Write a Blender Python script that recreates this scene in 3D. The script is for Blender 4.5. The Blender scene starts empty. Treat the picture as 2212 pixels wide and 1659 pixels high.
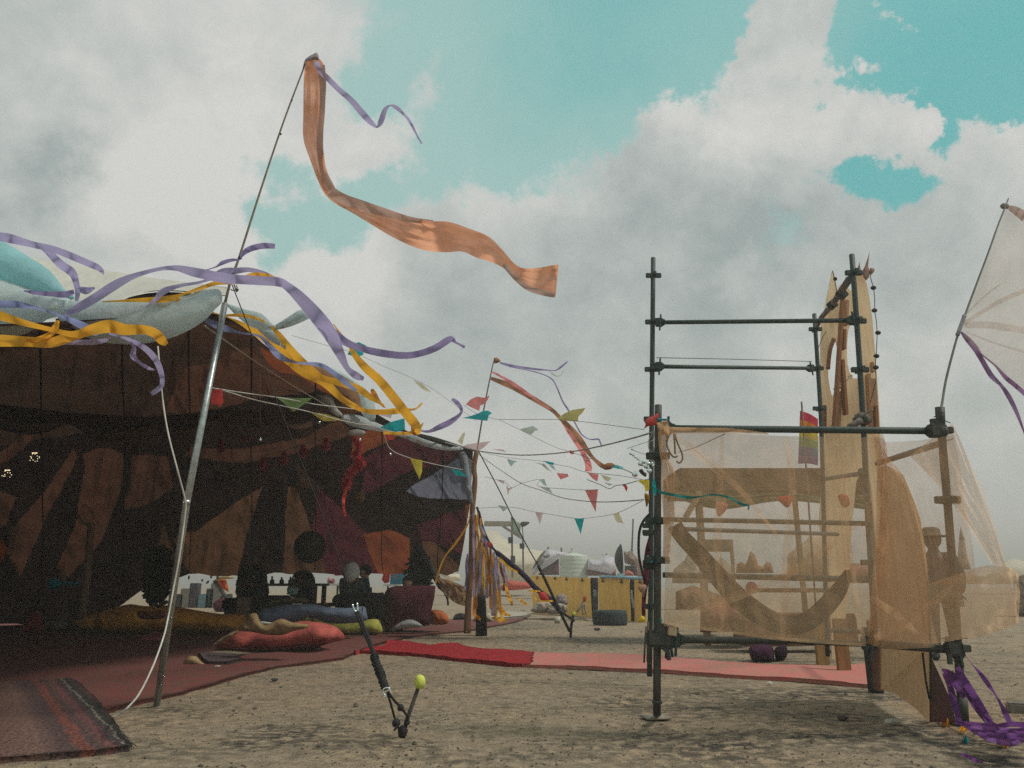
import bpy, bmesh, math, random
import numpy as np
from mathutils import Vector, Matrix
from mathutils.geometry import delaunay_2d_cdt
random.seed(7); rng = np.random.default_rng(7)
C = bpy.context.scene.collection
sc = bpy.context.scene

# ------------------------------------------------------------------ camera, sky, sun, exposure
PITCH = math.radians(14.76); FPX = 1637.0; CX, CY = 1106.0, 829.5; CAM = Vector((0, 0, 0.88))
cd = bpy.data.cameras.new('camera'); cam = bpy.data.objects.new('camera', cd); C.objects.link(cam)
cam.location = CAM; cam.rotation_euler = (math.radians(90) + PITCH, 0, 0)
cd.sensor_width = 36; cd.lens = 36 * FPX / 2212; cd.clip_end = 3000; cd.clip_start = 0.05
sc.camera = cam
sc.view_settings.view_transform = 'Standard'; sc.view_settings.look = 'None'
sc.view_settings.exposure = 0.28; sc.view_settings.gamma = 1
FWD = Vector((0, math.cos(PITCH), math.sin(PITCH))); UPV = Vector((0, -math.sin(PITCH), math.cos(PITCH)))

def ray(x, y):
    return FWD + Vector(((x - CX) / FPX, 0, 0)) + UPV * ((CY - y) / FPX)
def D(x, y, Y):
    d = ray(x, y); return CAM + d * (Y / d.y)
def G(x, y, z=0.0):
    d = ray(x, y); return CAM + d * ((z - CAM.z) / d.z)
def mpp(p):
    return (p - CAM).dot(FWD) / FPX

SUN_DIR = Vector((0.58, -0.12, 0.80)).normalized()      # towards the sun
sl = bpy.data.lights.new('sun', 'SUN'); sl.energy = 2.0; sl.angle = math.radians(12); sl.color = (1.0, 0.93, 0.82)
so = bpy.data.objects.new('sun', sl); C.objects.link(so)
so.rotation_euler = SUN_DIR.to_track_quat('Z', 'Y').to_euler()

W = bpy.data.worlds.new('World'); sc.world = W; W.use_nodes = True
nt = W.node_tree; N = nt.nodes; L = nt.links; N.clear()
def wn(t, **k):
    n = N.new(t)
    for a, b in k.items(): setattr(n, a, b)
    return n
def wmath(op, a, b=None, c=None, clamp=False):
    n = wn('ShaderNodeMath', operation=op, use_clamp=clamp)
    for i, v in enumerate((a, b, c)):
        if v is None: continue
        if isinstance(v, (int, float)): n.inputs[i].default_value = v
        else: L.new(v, n.inputs[i])
    return n.outputs[0]
def wmix(f, a, b):
    n = wn('ShaderNodeMix', data_type='RGBA')
    for s, v in ((0, f), (6, a), (7, b)):
        if isinstance(v, (int, float)): n.inputs[s].default_value = v
        elif isinstance(v, tuple): n.inputs[s].default_value = (*v, 1)
        else: L.new(v, n.inputs[s])
    return n.outputs[2]
tc = wn('ShaderNodeTexCoord'); DIRV = tc.outputs['Generated']
sky = wn('ShaderNodeTexSky', sky_type='NISHITA', sun_disc=False)
sky.sun_elevation = math.asin(SUN_DIR.z); sky.sun_rotation = math.atan2(SUN_DIR.x, SUN_DIR.y)
sep = wn('ShaderNodeSeparateXYZ'); L.new(DIRV, sep.inputs[0])
zz = wmath('ADD', wmath('MAXIMUM', sep.outputs[2], 0.0), 0.22)
comb = wn('ShaderNodeCombineXYZ')
L.new(wmath('DIVIDE', sep.outputs[0], zz), comb.inputs[0]); L.new(wmath('DIVIDE', sep.outputs[1], zz), comb.inputs[1])
PL = comb.outputs[0]                                   # the cloud layer seen as a ceiling
def wnoise(vec, scale, detail=8, rough=0.55, dist=0.0, off=(0, 0, 0)):
    m = wn('ShaderNodeMapping'); L.new(vec, m.inputs[0]); m.inputs['Location'].default_value = off
    n = wn('ShaderNodeTexNoise', noise_dimensions='3D'); L.new(m.outputs[0], n.inputs['Vector'])
    n.inputs['Scale'].default_value = scale; n.inputs['Detail'].default_value = detail
    n.inputs['Roughness'].default_value = rough; n.inputs['Distortion'].default_value = dist
    return n.outputs[0], n.outputs[1]
n1, _ = wnoise(PL, 1.5, 9, 0.60, 0.25, (3.1, 1.7, 0))
n2, _ = wnoise(DIRV, 5.5, 8, 0.58, 0.3, (1.1, 4.0, 2.0))
# warped direction, so that the cloud banks get ragged edges
_, wc = wnoise(DIRV, 5.5, 12, 0.66, 0.0, (0, 0, 0))
vs = wn('ShaderNodeVectorMath', operation='SUBTRACT'); L.new(wc, vs.inputs[0]); vs.inputs[1].default_value = (.5, .5, .5)
vm = wn('ShaderNodeVectorMath', operation='SCALE'); L.new(vs.outputs[0], vm.inputs[0]); vm.inputs['Scale'].default_value = 0.30
va = wn('ShaderNodeVectorMath', operation='ADD'); L.new(DIRV, va.inputs[0]); L.new(vm.outputs[0], va.inputs[1])
vnm = wn('ShaderNodeVectorMath', operation='NORMALIZE'); L.new(va.outputs[0], vnm.inputs[0])
WD = vnm.outputs[0]
def bank(total, blobs):
    for (px, py, r, a) in blobs:
        d = ray(px, py).normalized(); rr = r / FPX
        dn = wn('ShaderNodeVectorMath', operation='DOT_PRODUCT'); L.new(WD, dn.inputs[0]); dn.inputs[1].default_value = d
        e = wmath('EXPONENT', wmath('MULTIPLY_ADD', dn.outputs['Value'], 2 / rr ** 2, -2 / rr ** 2))
        total = wmath('MULTIPLY_ADD', e, a, total)
    return total
# openings in the cloud (negative) and thick banks (positive)
CLEAR = [(1340, 20, 230, -.75), (1150, 60, 190, -.65), (960, 40, 170, -.5), (1330, 200, 150, -.7), (1120, 290, 130, -.62),
         (960, 340, 90, -.55), (820, 410, 80, -.6), (700, 440, 90, -.65), (590, 430, 70, -.5), (570, 500, 60, -.4), (1480, 40, 90, -.4), (1560, 160, 60, -.3), (1700, 440, 50, -.3), (1690, 540, 50, -.3), (1030, 300, 80, -.4), (800, 110, 80, -.35),
         (2190, 40, 170, -.85), (2080, 80, 90, -.5), (2170, 180, 70, -.4), (1930, 30, 80, -.7), (1800, 100, 50, -.75), (2110, 165, 60, -.6), (2050, 215, 35, -.45), (2190, 190, 60, -.5), (1500, 70, 60, -.4), (1905, 360, 75, -.72), (1860, 400, 60, -.5),
         (1960, 330, 60, -.4), (1700, 500, 70, -.34), (1520, 60, 100, -.45), (1230, 395, 60, -.2), (850, 170, 60, -.25), (2200, 560, 60, -.3)]
THICK = [(300, 120, 420, .35), (200, 400, 300, .3), (690, 250, 90, .30), (960, 215, 75, .45), (830, 335, 60, .35),
         (1650, 70, 55, .75), (1610, 150, 55, .4), (1520, 60, 40, -.3), (1390, 270, 80, .35), (1480, 190, 60, .4), (2050, 140, 60, .25), (1500, 300, 150, .45), (1750, 260, 170, .4), (1900, 200, 95, .6), (1990, 240, 70, .6), (2130, 320, 90, .4), (1230, 60, 50, .22), (1050, 110, 50, .22), (1420, 100, 70, .3), (1180, 150, 60, .25), (1060, 250, 70, .3), (1200, 500, 240, .35), (1500, 620, 260, .35), (2080, 420, 130, .3),
         (1500, 900, 500, .4), (800, 900, 500, .4), (2000, 800, 400, .35), (1240, 8, 40, .5), (1370, 60, 22, .4), (1300, 150, 30, .35)]
cov = bank(wmath('MULTIPLY_ADD', wmath('SUBTRACT', n1, 0.5), 0.95, 0.60), CLEAR + THICK)
cov = wmath('MULTIPLY_ADD', wmath('SUBTRACT', n2, 0.5), 1.0, cov)
n3, _ = wnoise(DIRV, 17.0, 9, 0.62, 0.5, (5, 1, 3)); cov = wmath('MULTIPLY_ADD', wmath('SUBTRACT', n3, 0.5), 0.75, cov)
mr = wn('ShaderNodeMapRange', interpolation_type='SMOOTHSTEP'); L.new(cov, mr.inputs[0])
mr.inputs[1].default_value = 0.30; mr.inputs[2].default_value = 0.80
COV = mr.outputs[0]
# light and dark parts of the clouds: thick middles are grey, rims towards the sun bright
s1, _ = wnoise(PL, 1.3, 7, 0.55, 0.2, (7.3, 2.2, 0)); s2, _ = wnoise(DIRV, 8.0, 6, 0.6, 0.4, (2, 8, 5))
DARK = [(60, 400, 90, .55), (110, 330, 60, .3), (1650, 500, 170, .40), (1300, 640, 220, .30), (1400, 420, 120, .10), (2000, 520, 200, .12), (950, 660, 120, .26), (1560, 560, 130, .22), (1500, 740, 200, .2), (1900, 620, 200, .15),
        (300, 60, 200, -.15), (450, 350, 230, -.45), (700, 560, 160, -.30), (1640, 90, 100, .05), (1480, 200, 90, -.3), (1150, 380, 110, -.4), (1640, 230, 110, -.3), (1900, 190, 110, -.3),
        (1640, 590, 50, -.30), (1200, 1050, 400, -.30), (250, 500, 160, -.25), (700, 780, 200, -.1), (2050, 700, 150, -.2), (1850, 1150, 240, -.3), (1500, 930, 120, .14), (2150, 960, 120, .2)]
sh = bank(wmath('MULTIPLY_ADD', wmath('SUBTRACT', s1, 0.5), 1.3, 0.42), DARK)
sh = wmath('MULTIPLY_ADD', wmath('SUBTRACT', s2, 0.5), 0.9, sh)
sh = wmath('MULTIPLY_ADD', wmath('SUBTRACT', n3, 0.5), 0.7, sh); sh = wmath('MULTIPLY_ADD', wmath('SUBTRACT', n2, 0.5), -0.5, sh)
sh = wmath('MAXIMUM', wmath('MINIMUM', sh, 1.0), 0.0)
cloud = wmix(sh, (0.575, 0.572, 0.555), (0.262, 0.318, 0.318))
tint = wn('ShaderNodeVectorMath', operation='MULTIPLY'); L.new(sky.outputs[0], tint.inputs[0]); tint.inputs[1].default_value = (0.055, 0.085, 0.055)
TEAL = [(2200, 60, 420, 1.0), (1300, 0, 230, .6), (1900, 380, 110, .7)]
tl = wmath('MINIMUM', bank(wmath('ADD', 0.0, 0.0), TEAL), 1.0)
clear = wmix(tl, (0.36, 0.56, 0.53), (0.075, 0.42, 0.43))
clear = wmix(0.25, clear, tint.outputs[0])
col = wmix(COV, clear, cloud)
hz = wn('ShaderNodeMapRange', interpolation_type='SMOOTHSTEP'); L.new(sep.outputs[2], hz.inputs[0])
hz.inputs[1].default_value = -0.02; hz.inputs[2].default_value = 0.22; hz.inputs[3].default_value = 0.80; hz.inputs[4].default_value = 0.0
col = wmix(hz.outputs[0], col, (0.66, 0.66, 0.63))
bg = wn('ShaderNodeBackground'); L.new(col, bg.inputs[0]); bg.inputs[1].default_value = 1.0
out = wn('ShaderNodeOutputWorld'); L.new(bg.outputs[0], out.inputs[0])
W.cycles.sampling_method = 'MANUAL'; W.cycles.sample_map_resolution = 512
sc.render.engine = 'CYCLES'; sc.cycles.use_denoising = False
sc.cycles.max_bounces = 8; sc.cycles.transparent_max_bounces = 16; sc.cycles.diffuse_bounces = 4

# ------------------------------------------------------------------ helpers
def T(ox, oy, src, img):            # turns the coordinates of an enlarged crop into photo coordinates (2212 wide)
    k = src / img * 0.8848
    f = lambda x, y, *r: (ox * 0.8848 + x * k, oy * 0.8848 + y * k, *r)
    f.k = k; return f
zTL = T(0, 500, 650, 2157); zPT = T(500, 600, 700, 2111); zIN = T(0, 1000, 600, 2212); zBL = T(0, 1350, 600, 1896)
zMD = T(500, 1150, 500, 2074); zRT = T(800, 1200, 450, 2074); zFR = T(1100, 1200, 550, 2172); zBU = T(1100, 850, 550, 2212)
zS1 = T(1500, 1000, 500, 2074); zS2 = T(2000, 1000, 500, 2074); zS3 = T(1500, 1350, 500, 1843); zS4 = T(2000, 1400, 500, 1746)
zUP = T(1550, 600, 650, 2212); zSA = T(2200, 450, 300, 790); zBN = T(650, 100, 750, 1914); zST = T(750, 1400, 400, 1397)
zSP = T(1950, 620, 250, 943); zPE = T(780, 1300, 320, 2212); zFA = T(1280, 1280, 320, 1896); zCU = T(400, 1380, 500, 2212)
zTH = T(1600, 1250, 550, 2212); zB2 = T(1130, 1000, 270, 2212)
def M(f, pts): return [f(*p) for p in pts]
def MW(f, pts): return [(*f(p[0], p[1]), p[2] * f.k, *p[3:]) for p in pts]      # (x, y, width)

def wloc(o):
    v = Vector(o.location)
    while o.parent: o = o.parent; v += Vector(o.location) if o.type == 'EMPTY' or not o.parent else Vector((0, 0, 0))
    return v
def tag(o, label=None, cat=None, group=None, kind=None):
    for k, v in (('label', label), ('category', cat), ('group', group), ('kind', kind)):
        if v: o[k] = v
    return o
def obj(name, me, mat=None, parent=None, label=None, cat=None, group=None, kind=None, smooth=True):
    """links a mesh whose vertices are in world space"""
    o = bpy.data.objects.new(name, me); me.name = name; C.objects.link(o)
    if mat is not None:
        for m in (mat if isinstance(mat, (list, tuple)) else [mat]): me.materials.append(m)
    if smooth and len(me.polygons): me.polygons.foreach_set('use_smooth', [True] * len(me.polygons))
    if parent:
        top = parent
        while top.parent: top = top.parent
        o.parent = parent
        if parent == top: o.matrix_parent_inverse = Matrix.Translation(-Vector(top.location))
        # deeper levels: the parent part sits at world identity already
    elif kind is None:
        n = len(me.vertices); a = np.empty(n * 3); me.vertices.foreach_get('co', a); a = a.reshape(-1, 3)
        b = Vector(((a[:, 0].min() + a[:, 0].max()) / 2, (a[:, 1].min() + a[:, 1].max()) / 2, a[:, 2].min()))
        me.transform(Matrix.Translation(-b)); o.location = b
    tag(o, label, cat, group, kind)
    return o
def thing(name, label, cat, loc, group=None):
    o = bpy.data.objects.new(name, None); C.objects.link(o); o.location = loc; o.empty_display_size = .1
    return tag(o, label, cat, group)
def mesh(verts, faces, name='m'):
    me = bpy.data.meshes.new(name); me.from_pydata([tuple(v) for v in verts], [], faces); me.update(); return me
def bm2me(bm):
    me = bpy.data.meshes.new('m'); bm.to_mesh(me); bm.free(); return me
def join(meshes):
    bm = bmesh.new()
    for m in meshes: bm.from_mesh(m)
    return bm2me(bm)
def crom(P, n):
    """Catmull-Rom through rows of numbers, n samples"""
    P = np.array(P, float); k = len(P)
    if k == 2: t = np.linspace(0, 1, n)[:, None]; return P[0] * (1 - t) + P[1] * t
    Q = np.vstack([2 * P[0] - P[1], P, 2 * P[-1] - P[-2]])
    u = np.linspace(0, k - 1, n); i = np.minimum(u.astype(int), k - 2); t = (u - i)[:, None]
    a, b, c, d = Q[i], Q[i + 1], Q[i + 2], Q[i + 3]
    return .5 * ((2 * b) + (c - a) * t + (2 * a - 5 * b + 4 * c - d) * t ** 2 + (3 * b - a - 3 * c + d) * t ** 3)
def tube_me(pts, r, n=8, cap=True):
    """tube along world points; r a number or a list"""
    P = [Vector(p) for p in pts]; R = r if hasattr(r, '__len__') else [r] * len(P)
    vs, fs = [], []; nrm = None
    for i, p in enumerate(P):
        t = (P[min(i + 1, len(P) - 1)] - P[max(i - 1, 0)]).normalized()
        if nrm is None: nrm = t.orthogonal().normalized()
        nrm = (nrm - t * nrm.dot(t)).normalized(); b = t.cross(nrm)
        for k in range(n):
            a = 2 * math.pi * k / n; vs.append(p + (nrm * math.cos(a) + b * math.sin(a)) * R[i])
    for i in range(len(P) - 1):
        for k in range(n):
            fs.append((i * n + k, i * n + (k + 1) % n, (i + 1) * n + (k + 1) % n, (i + 1) * n + k))
    if cap:
        fs.append(tuple(range(n))[::-1]); fs.append(tuple(range((len(P) - 1) * n, len(P) * n)))
    return mesh(vs, fs)
def tube(name, pts, r, mat, parent=None, n=8, **k): return obj(name, tube_me(pts, r, n), mat, parent, **k)
def path(px, Y0, Y1=None, n=40):
    """smooth world path through photo points (x, y[, Y])"""
    Y1 = Y0 if Y1 is None else Y1; k = len(px)
    P = [(p[0], p[1], p[2] if len(p) > 2 else Y0 + (Y1 - Y0) * i / max(k - 1, 1)) for i, p in enumerate(px)]
    return [D(*q) for q in crom(P, n)]
def box_me(c, s, rot=None, bev=0.0):
    bm = bmesh.new(); bmesh.ops.create_cube(bm, size=1)
    for v in bm.verts: v.co = Vector((v.co.x * s[0], v.co.y * s[1], v.co.z * s[2]))
    if bev: bmesh.ops.bevel(bm, geom=bm.edges[:], offset=bev, segments=2, affect='EDGES')
    if rot is not None: bmesh.ops.transform(bm, matrix=rot.to_4x4(), verts=bm.verts)
    bmesh.ops.translate(bm, verts=bm.verts, vec=Vector(c)); return bm2me(bm)
def ball_me(c, r, seg=16, sq=(1, 1, 1), jit=0.0):
    bm = bmesh.new(); bmesh.ops.create_uvsphere(bm, u_segments=seg, v_segments=max(6, seg // 2), radius=1)
    for v in bm.verts:
        j = 1 + random.uniform(-jit, jit); v.co = Vector((v.co.x * r * sq[0] * j, v.co.y * r * sq[1] * j, v.co.z * r * sq[2] * j)) + Vector(c)
    return bm2me(bm)
def vnoise(x, y, seed=0):
    x = np.asarray(x, float); y = np.asarray(y, float)
    xi = np.floor(x).astype(np.int64); yi = np.floor(y).astype(np.int64); fx = x - xi; fy = y - yi
    fx = fx * fx * (3 - 2 * fx); fy = fy * fy * (3 - 2 * fy)
    def h(a, b):
        n = (a * 374761393 + b * 668265263 + seed * 1442695041) & 0x7fffffff
        n = ((n ^ (n >> 13)) * 1274126177) & 0x7fffffff
        return ((n ^ (n >> 16)) & 0xffff) / 65535.0
    return (h(xi, yi) * (1 - fx) + h(xi + 1, yi) * fx) * (1 - fy) + (h(xi, yi + 1) * (1 - fx) + h(xi + 1, yi + 1) * fx) * fy
def fbm(x, y, o=4, seed=0):
    s = 0; a = .5
    for k in range(o): s = s + a * (vnoise(x * 2 ** k, y * 2 ** k, seed + k) - .5); a *= .5
    return s
def hgt(x, y):
    """height of the ground"""
    x = np.asarray(x, float); y = np.asarray(y, float)
    fade = np.clip(1 - (y - 6) / 14, 0.15, 1)
    big = .05 * fbm(x / 1.9, y / 1.3, 3, 5)
    cl = fbm(x / .09, y / .07, 3, 11)
    rough = np.clip(fbm(x / .9, y / .5, 2, 21) * 3 + .55, .15, 1.3)
    return big * np.clip(y - 1.5, 0, 1) + fade * .028 * np.clip(cl, -.1, 1) * rough
def sheet(name, rows, mat, parent=None, nu=40, nv=30, wr=0.0, wf=3.0, seed=1, grow=None, **k):
    """cloth through a grid of photo points (x, y, Y); wr = depth of its wrinkles in metres"""
    A = np.array([crom(r, nu) for r in rows]); B = np.array([crom(A[:, j], nv) for j in range(nu)])   # nu x nv x 3
    vs = []
    for j in range(nu):
        for i in range(nv):
            x, y, Y = B[j, i]
            if wr: Y += wr * float(fbm(j / nu * wf * 2.2 + .4 * i / nv, i / nv * wf * .8 + .7 * j / nu, 4, seed)) * 2
            vs.append(D(x, y, Y))
    fs = [(j * nv + i, (j + 1) * nv + i, (j + 1) * nv + i + 1, j * nv + i + 1) for j in range(nu - 1) for i in range(nv - 1)]
    return obj(name, mesh(vs, fs), mat, parent, **k)
def ribbon_me(px, Y0, Y1=None, n=None, W=None, cup=0.12, twist=1.0, cross=5, seed=0, folds=0):
    """a strip of cloth through photo points (x, y, width in px[, Y])"""
    Y1 = Y0 if Y1 is None else Y1; k = len(px); n = n or max(14, 7 * k)
    P = [(p[0], p[1], p[2], p[3] if len(p) > 3 else Y0 + (Y1 - Y0) * i / max(k - 1, 1)) for i, p in enumerate(px)]
    S = crom(P, n); vs, fs = [], []; r = random.Random(seed * 31 + int(px[0][0]) + int(px[0][1]) * 7)
    ph, ph2 = r.uniform(0, 6.3), r.uniform(0, 6.3)
    for i in range(n):
        a, b = S[max(i - 1, 0)], S[min(i + 1, n - 1)]; tx, ty = b[0] - a[0], b[1] - a[1]; l = math.hypot(tx, ty) or 1
        nx, ny = -ty / l, tx / l; x, y, w, Y = S[i]; w = max(w, 1.0); c = D(x, y, Y); m = mpp(c) * w
        tilt = twist * .8 * m * math.sin(ph + i * 6.0 / n * (1 + k * .25)) + twist * .35 * m * math.sin(ph2 + i * 17.0 / n)
        for j in range(cross):
            u = j / (cross - 1) - .5; dy = u * tilt * 2 + cup * m * (1 - 4 * u * u) * math.sin(ph2 + i * 9.0 / n)
            if folds: dy += folds * m * (math.sin(u * 19 + ph + i * 5. / n) * .5 + math.sin(u * 33 + i * 8. / n) * .35) * (.6 + .4 * math.sin(i * 6. / n))
            vs.append(D(x + nx * w * u, y + ny * w * u, Y + dy))
    for i in range(n - 1):
        for j in range(cross - 1): q = i * cross + j; fs.append((q, q + 1, q + cross + 1, q + cross))
    return mesh(vs, fs)
def ribbon(name, px, Y0, Y1=None, mat=None, parent=None, label=None, cat=None, group=None, **k):
    return obj(name, ribbon_me(px, Y0, Y1, **k), mat, parent, label, cat, group)
def inside(poly, x, y):
    c = False; j = len(poly) - 1
    for i in range(len(poly)):
        xi, yi = poly[i][:2]; xj, yj = poly[j][:2]
        if (yi > y) != (yj > y) and x < (xj - xi) * (y - yi) / (yj - yi) + xi: c = not c
        j = i
    return c
def edge_dist(poly, x, y):
    b = 1e9; n = len(poly)
    for i in range(n):
        x0, y0 = poly[i][:2]; x1, y1 = poly[(i + 1) % n][:2]; dx, dy = x1 - x0, y1 - y0
        t = max(0, min(1, ((x - x0) * dx + (y - y0) * dy) / ((dx * dx + dy * dy) or 1)))
        b = min(b, math.hypot(x - x0 - t * dx, y - y0 - t * dy))
    return b
def tri_poly(poly, holes=(), step=None, inner=True):
    """triangulates a 2D outline with holes, adding inner points; returns points, faces"""
    pts = [Vector((p[0], p[1])) for p in poly]; n = len(pts); edges = [(i, (i + 1) % n) for i in range(n)]
    for h in holes:
        b = len(pts); pts += [Vector((p[0], p[1])) for p in h]; edges += [(b + i, b + (i + 1) % len(h)) for i in range(len(h))]
    if inner and step:
        xs = [p[0] for p in poly]; ys = [p[1] for p in poly]; rr = random.Random(3)
        x = min(xs)
        while x < max(xs):
            y = min(ys)
            while y < max(ys):
                qx, qy = x + rr.uniform(-.3, .3) * step, y + rr.uniform(-.3, .3) * step
                if inside(poly, qx, qy) and edge_dist(poly, qx, qy) > step * .4 and not any(inside(h, qx, qy) or edge_dist(h, qx, qy) < step * .4 for h in holes): pts.append(Vector((qx, qy)))
                y += step
            x += step
    r = delaunay_2d_cdt(pts, edges, [], 0, 1e-6); V, F = r[0], r[2]; out = []
    for f in F:
        cx = sum(V[i].x for i in f) / len(f); cy = sum(V[i].y for i in f) / len(f)
        if inside(poly, cx, cy) and not any(inside(h, cx, cy) for h in holes): out.append(tuple(f))
    return [(v.x, v.y) for v in V], out
def puff_me(poly, Y, bulge=.05, step=None, back=.3, wr=0.0, Yf=None):
    """a soft body with the photo outline poly, at depth Y, swelling by bulge towards and back*bulge away from the camera"""
    xs = [p[0] for p in poly]; ys = [p[1] for p in poly]; step = step or max(max(xs) - min(xs), max(ys) - min(ys)) / 16
    V, F = tri_poly(poly, step=step); dm = max(edge_dist(poly, *v) for v in V) or 1
    fr, bk = [], []
    for (x, y) in V:
        e = edge_dist(poly, x, y) / dm; h = math.sqrt(max(0, 1 - (1 - min(1, e)) ** 2)); Yc = Yf(x, y) if Yf else Y
        if wr: h += wr * float(fbm(x / step / 2.4, y / step / 2.4, 3, 4)) * 2 * min(1, e * 3)
        fr.append(D(x, y, Yc - bulge * h)); bk.append(D(x, y, Yc + .004 + bulge * back * h))
    n = len(V); vs = fr + bk; fs = [tuple(f) for f in F] + [tuple(i + n for i in f[::-1]) for f in F]
    m = len(poly); fs += [(i, i + n, (i + 1) % m + n, (i + 1) % m) for i in range(m)]
    return mesh(vs, fs)
def smooth_poly(poly, n=3):
    P = [tuple(p[:2]) for p in poly]; k = len(P); ext = [P[-1]] + P + P[:2]; A = crom(ext, (len(ext) - 1) * n + 1)
    return [tuple(a) for a in A[n:n + k * n]]
def puff(name, poly, Y, bulge, mat, parent=None, smooth_n=3, step=None, back=.3, wr=0.0, Yf=None, **k):
    return obj(name, puff_me(smooth_poly(poly, smooth_n) if smooth_n else poly, Y, bulge, step, back, wr, Yf), mat, parent, **k)
def board_me(poly, holes, Y, th, Yf=None, step=None):
    """flat board cut to a photo outline, th thick"""
    V, F = tri_poly(poly, holes, step, bool(step)); n = len(V)
    vs = [D(x, y, Yf(x, y) if Yf else Y) for x, y in V]; vs += [v + Vector((0, th, 0)) for v in vs]
    fs = list(F) + [tuple(i + n for i in f[::-1]) for f in F]; b = 0
    for lp in [poly] + list(holes):
        m = len(lp); fs += [(b + i, b + i + n, b + (i + 1) % m + n, b + (i + 1) % m) for i in range(m)]; b += m
    me = mesh(vs, fs); bm = bmesh.new(); bm.from_mesh(me); bmesh.ops.recalc_face_normals(bm, faces=bm.faces); return bm2me(bm)
def board(name, poly, Y, th, mat, parent=None, holes=(), Yf=None, step=None, **k): return obj(name, board_me(poly, holes, Y, th, Yf, step), mat, parent, smooth=False, **k)
def ground_patch(name, poly_px, off, mat, parent=None, step=.09, th=.012, wr=0.0, jag=0.0, **k):
    """carpet lying on the ground inside a photo outline"""
    P = [G(x, y) for x, y in poly_px]; Q = []
    for i in range(len(P)):
        a, b = P[i], P[(i + 1) % len(P)]; m = max(1, int((b - a).length / step))
        for j in range(m):
            q = a.lerp(b, j / m); Q.append((q.x + random.uniform(-jag, jag), q.y + random.uniform(-jag, jag)))
    V, F = tri_poly(Q, step=step); n = len(V); X = np.array(V)
    h = .05 * fbm(X[:, 0] / 1.9, X[:, 1] / 1.3, 3, 5) * np.clip(X[:, 1] - 1.5, 0, 1) + off + .012
    if wr: h = h + wr * np.clip(fbm(X[:, 0] / .5, X[:, 1] / .22, 3, 9) * 2 + .2, 0, 2)
    vs = [(V[i][0], V[i][1], h[i] + th) for i in range(n)] + [(V[i][0], V[i][1], h[i] - .03) for i in range(n)]
    m = len(Q); fs = [tuple(f) for f in F] + [(i, i + n, (i + 1) % m + n, (i + 1) % m) for i in range(m)]
    return obj(name, mesh(vs, fs), mat, parent, **k)
def skin_me(V, E, R, sub=2):
    me = bpy.data.meshes.new('s'); me.from_pydata([tuple(v) for v in V], E, []); o = bpy.data.objects.new('s', me); C.objects.link(o)
    o.modifiers.new('k', 'SKIN'); sv = me.skin_vertices[0].data
    for i, r in enumerate(R):
        r = r if hasattr(r, '__len__') else (r, r); sv[i].radius = r; sv[i].use_root = (i == 0)
    s = o.modifiers.new('u', 'SUBSURF'); s.levels = sub; s.render_levels = sub
    dg = bpy.context.evaluated_depsgraph_get(); m2 = bpy.data.meshes.new_from_object(o.evaluated_get(dg))
    bpy.data.objects.remove(o); return m2

# ------------------------------------------------------------------ materials
def mat_base(name):
    m = bpy.data.materials.new(name); m.use_nodes = True; n = m.node_tree.nodes; b = n['Principled BSDF']; return m, n, m.node_tree.links, b
def noise_col(m, n, l, b, c1, c2, scale=6, detail=6, lo=.35, hi=.65, coord='Object', sc3=(1, 1, 1), rot=(0, 0, 0)):
    t = n.new('ShaderNodeTexCoord'); mp = n.new('ShaderNodeMapping'); l.new(t.outputs[coord], mp.inputs[0]); mp.inputs['Scale'].default_value = sc3; mp.inputs['Rotation'].default_value = rot
    z = n.new('ShaderNodeTexNoise'); z.inputs['Scale'].default_value = scale; z.inputs['Detail'].default_value = detail; z.inputs['Roughness'].default_value = .6; l.new(mp.outputs[0], z.inputs[0])
    r = n.new('ShaderNodeMapRange'); r.inputs[1].default_value = lo; r.inputs[2].default_value = hi; l.new(z.outputs[0], r.inputs[0])
    x = n.new('ShaderNodeMix'); x.data_type = 'RGBA'; l.new(r.outputs[0], x.inputs[0]); x.inputs[6].default_value = (*c1, 1); x.inputs[7].default_value = (*c2, 1)
    return x.outputs[2], z.outputs[0], mp.outputs[0]
_mc = {}
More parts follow.
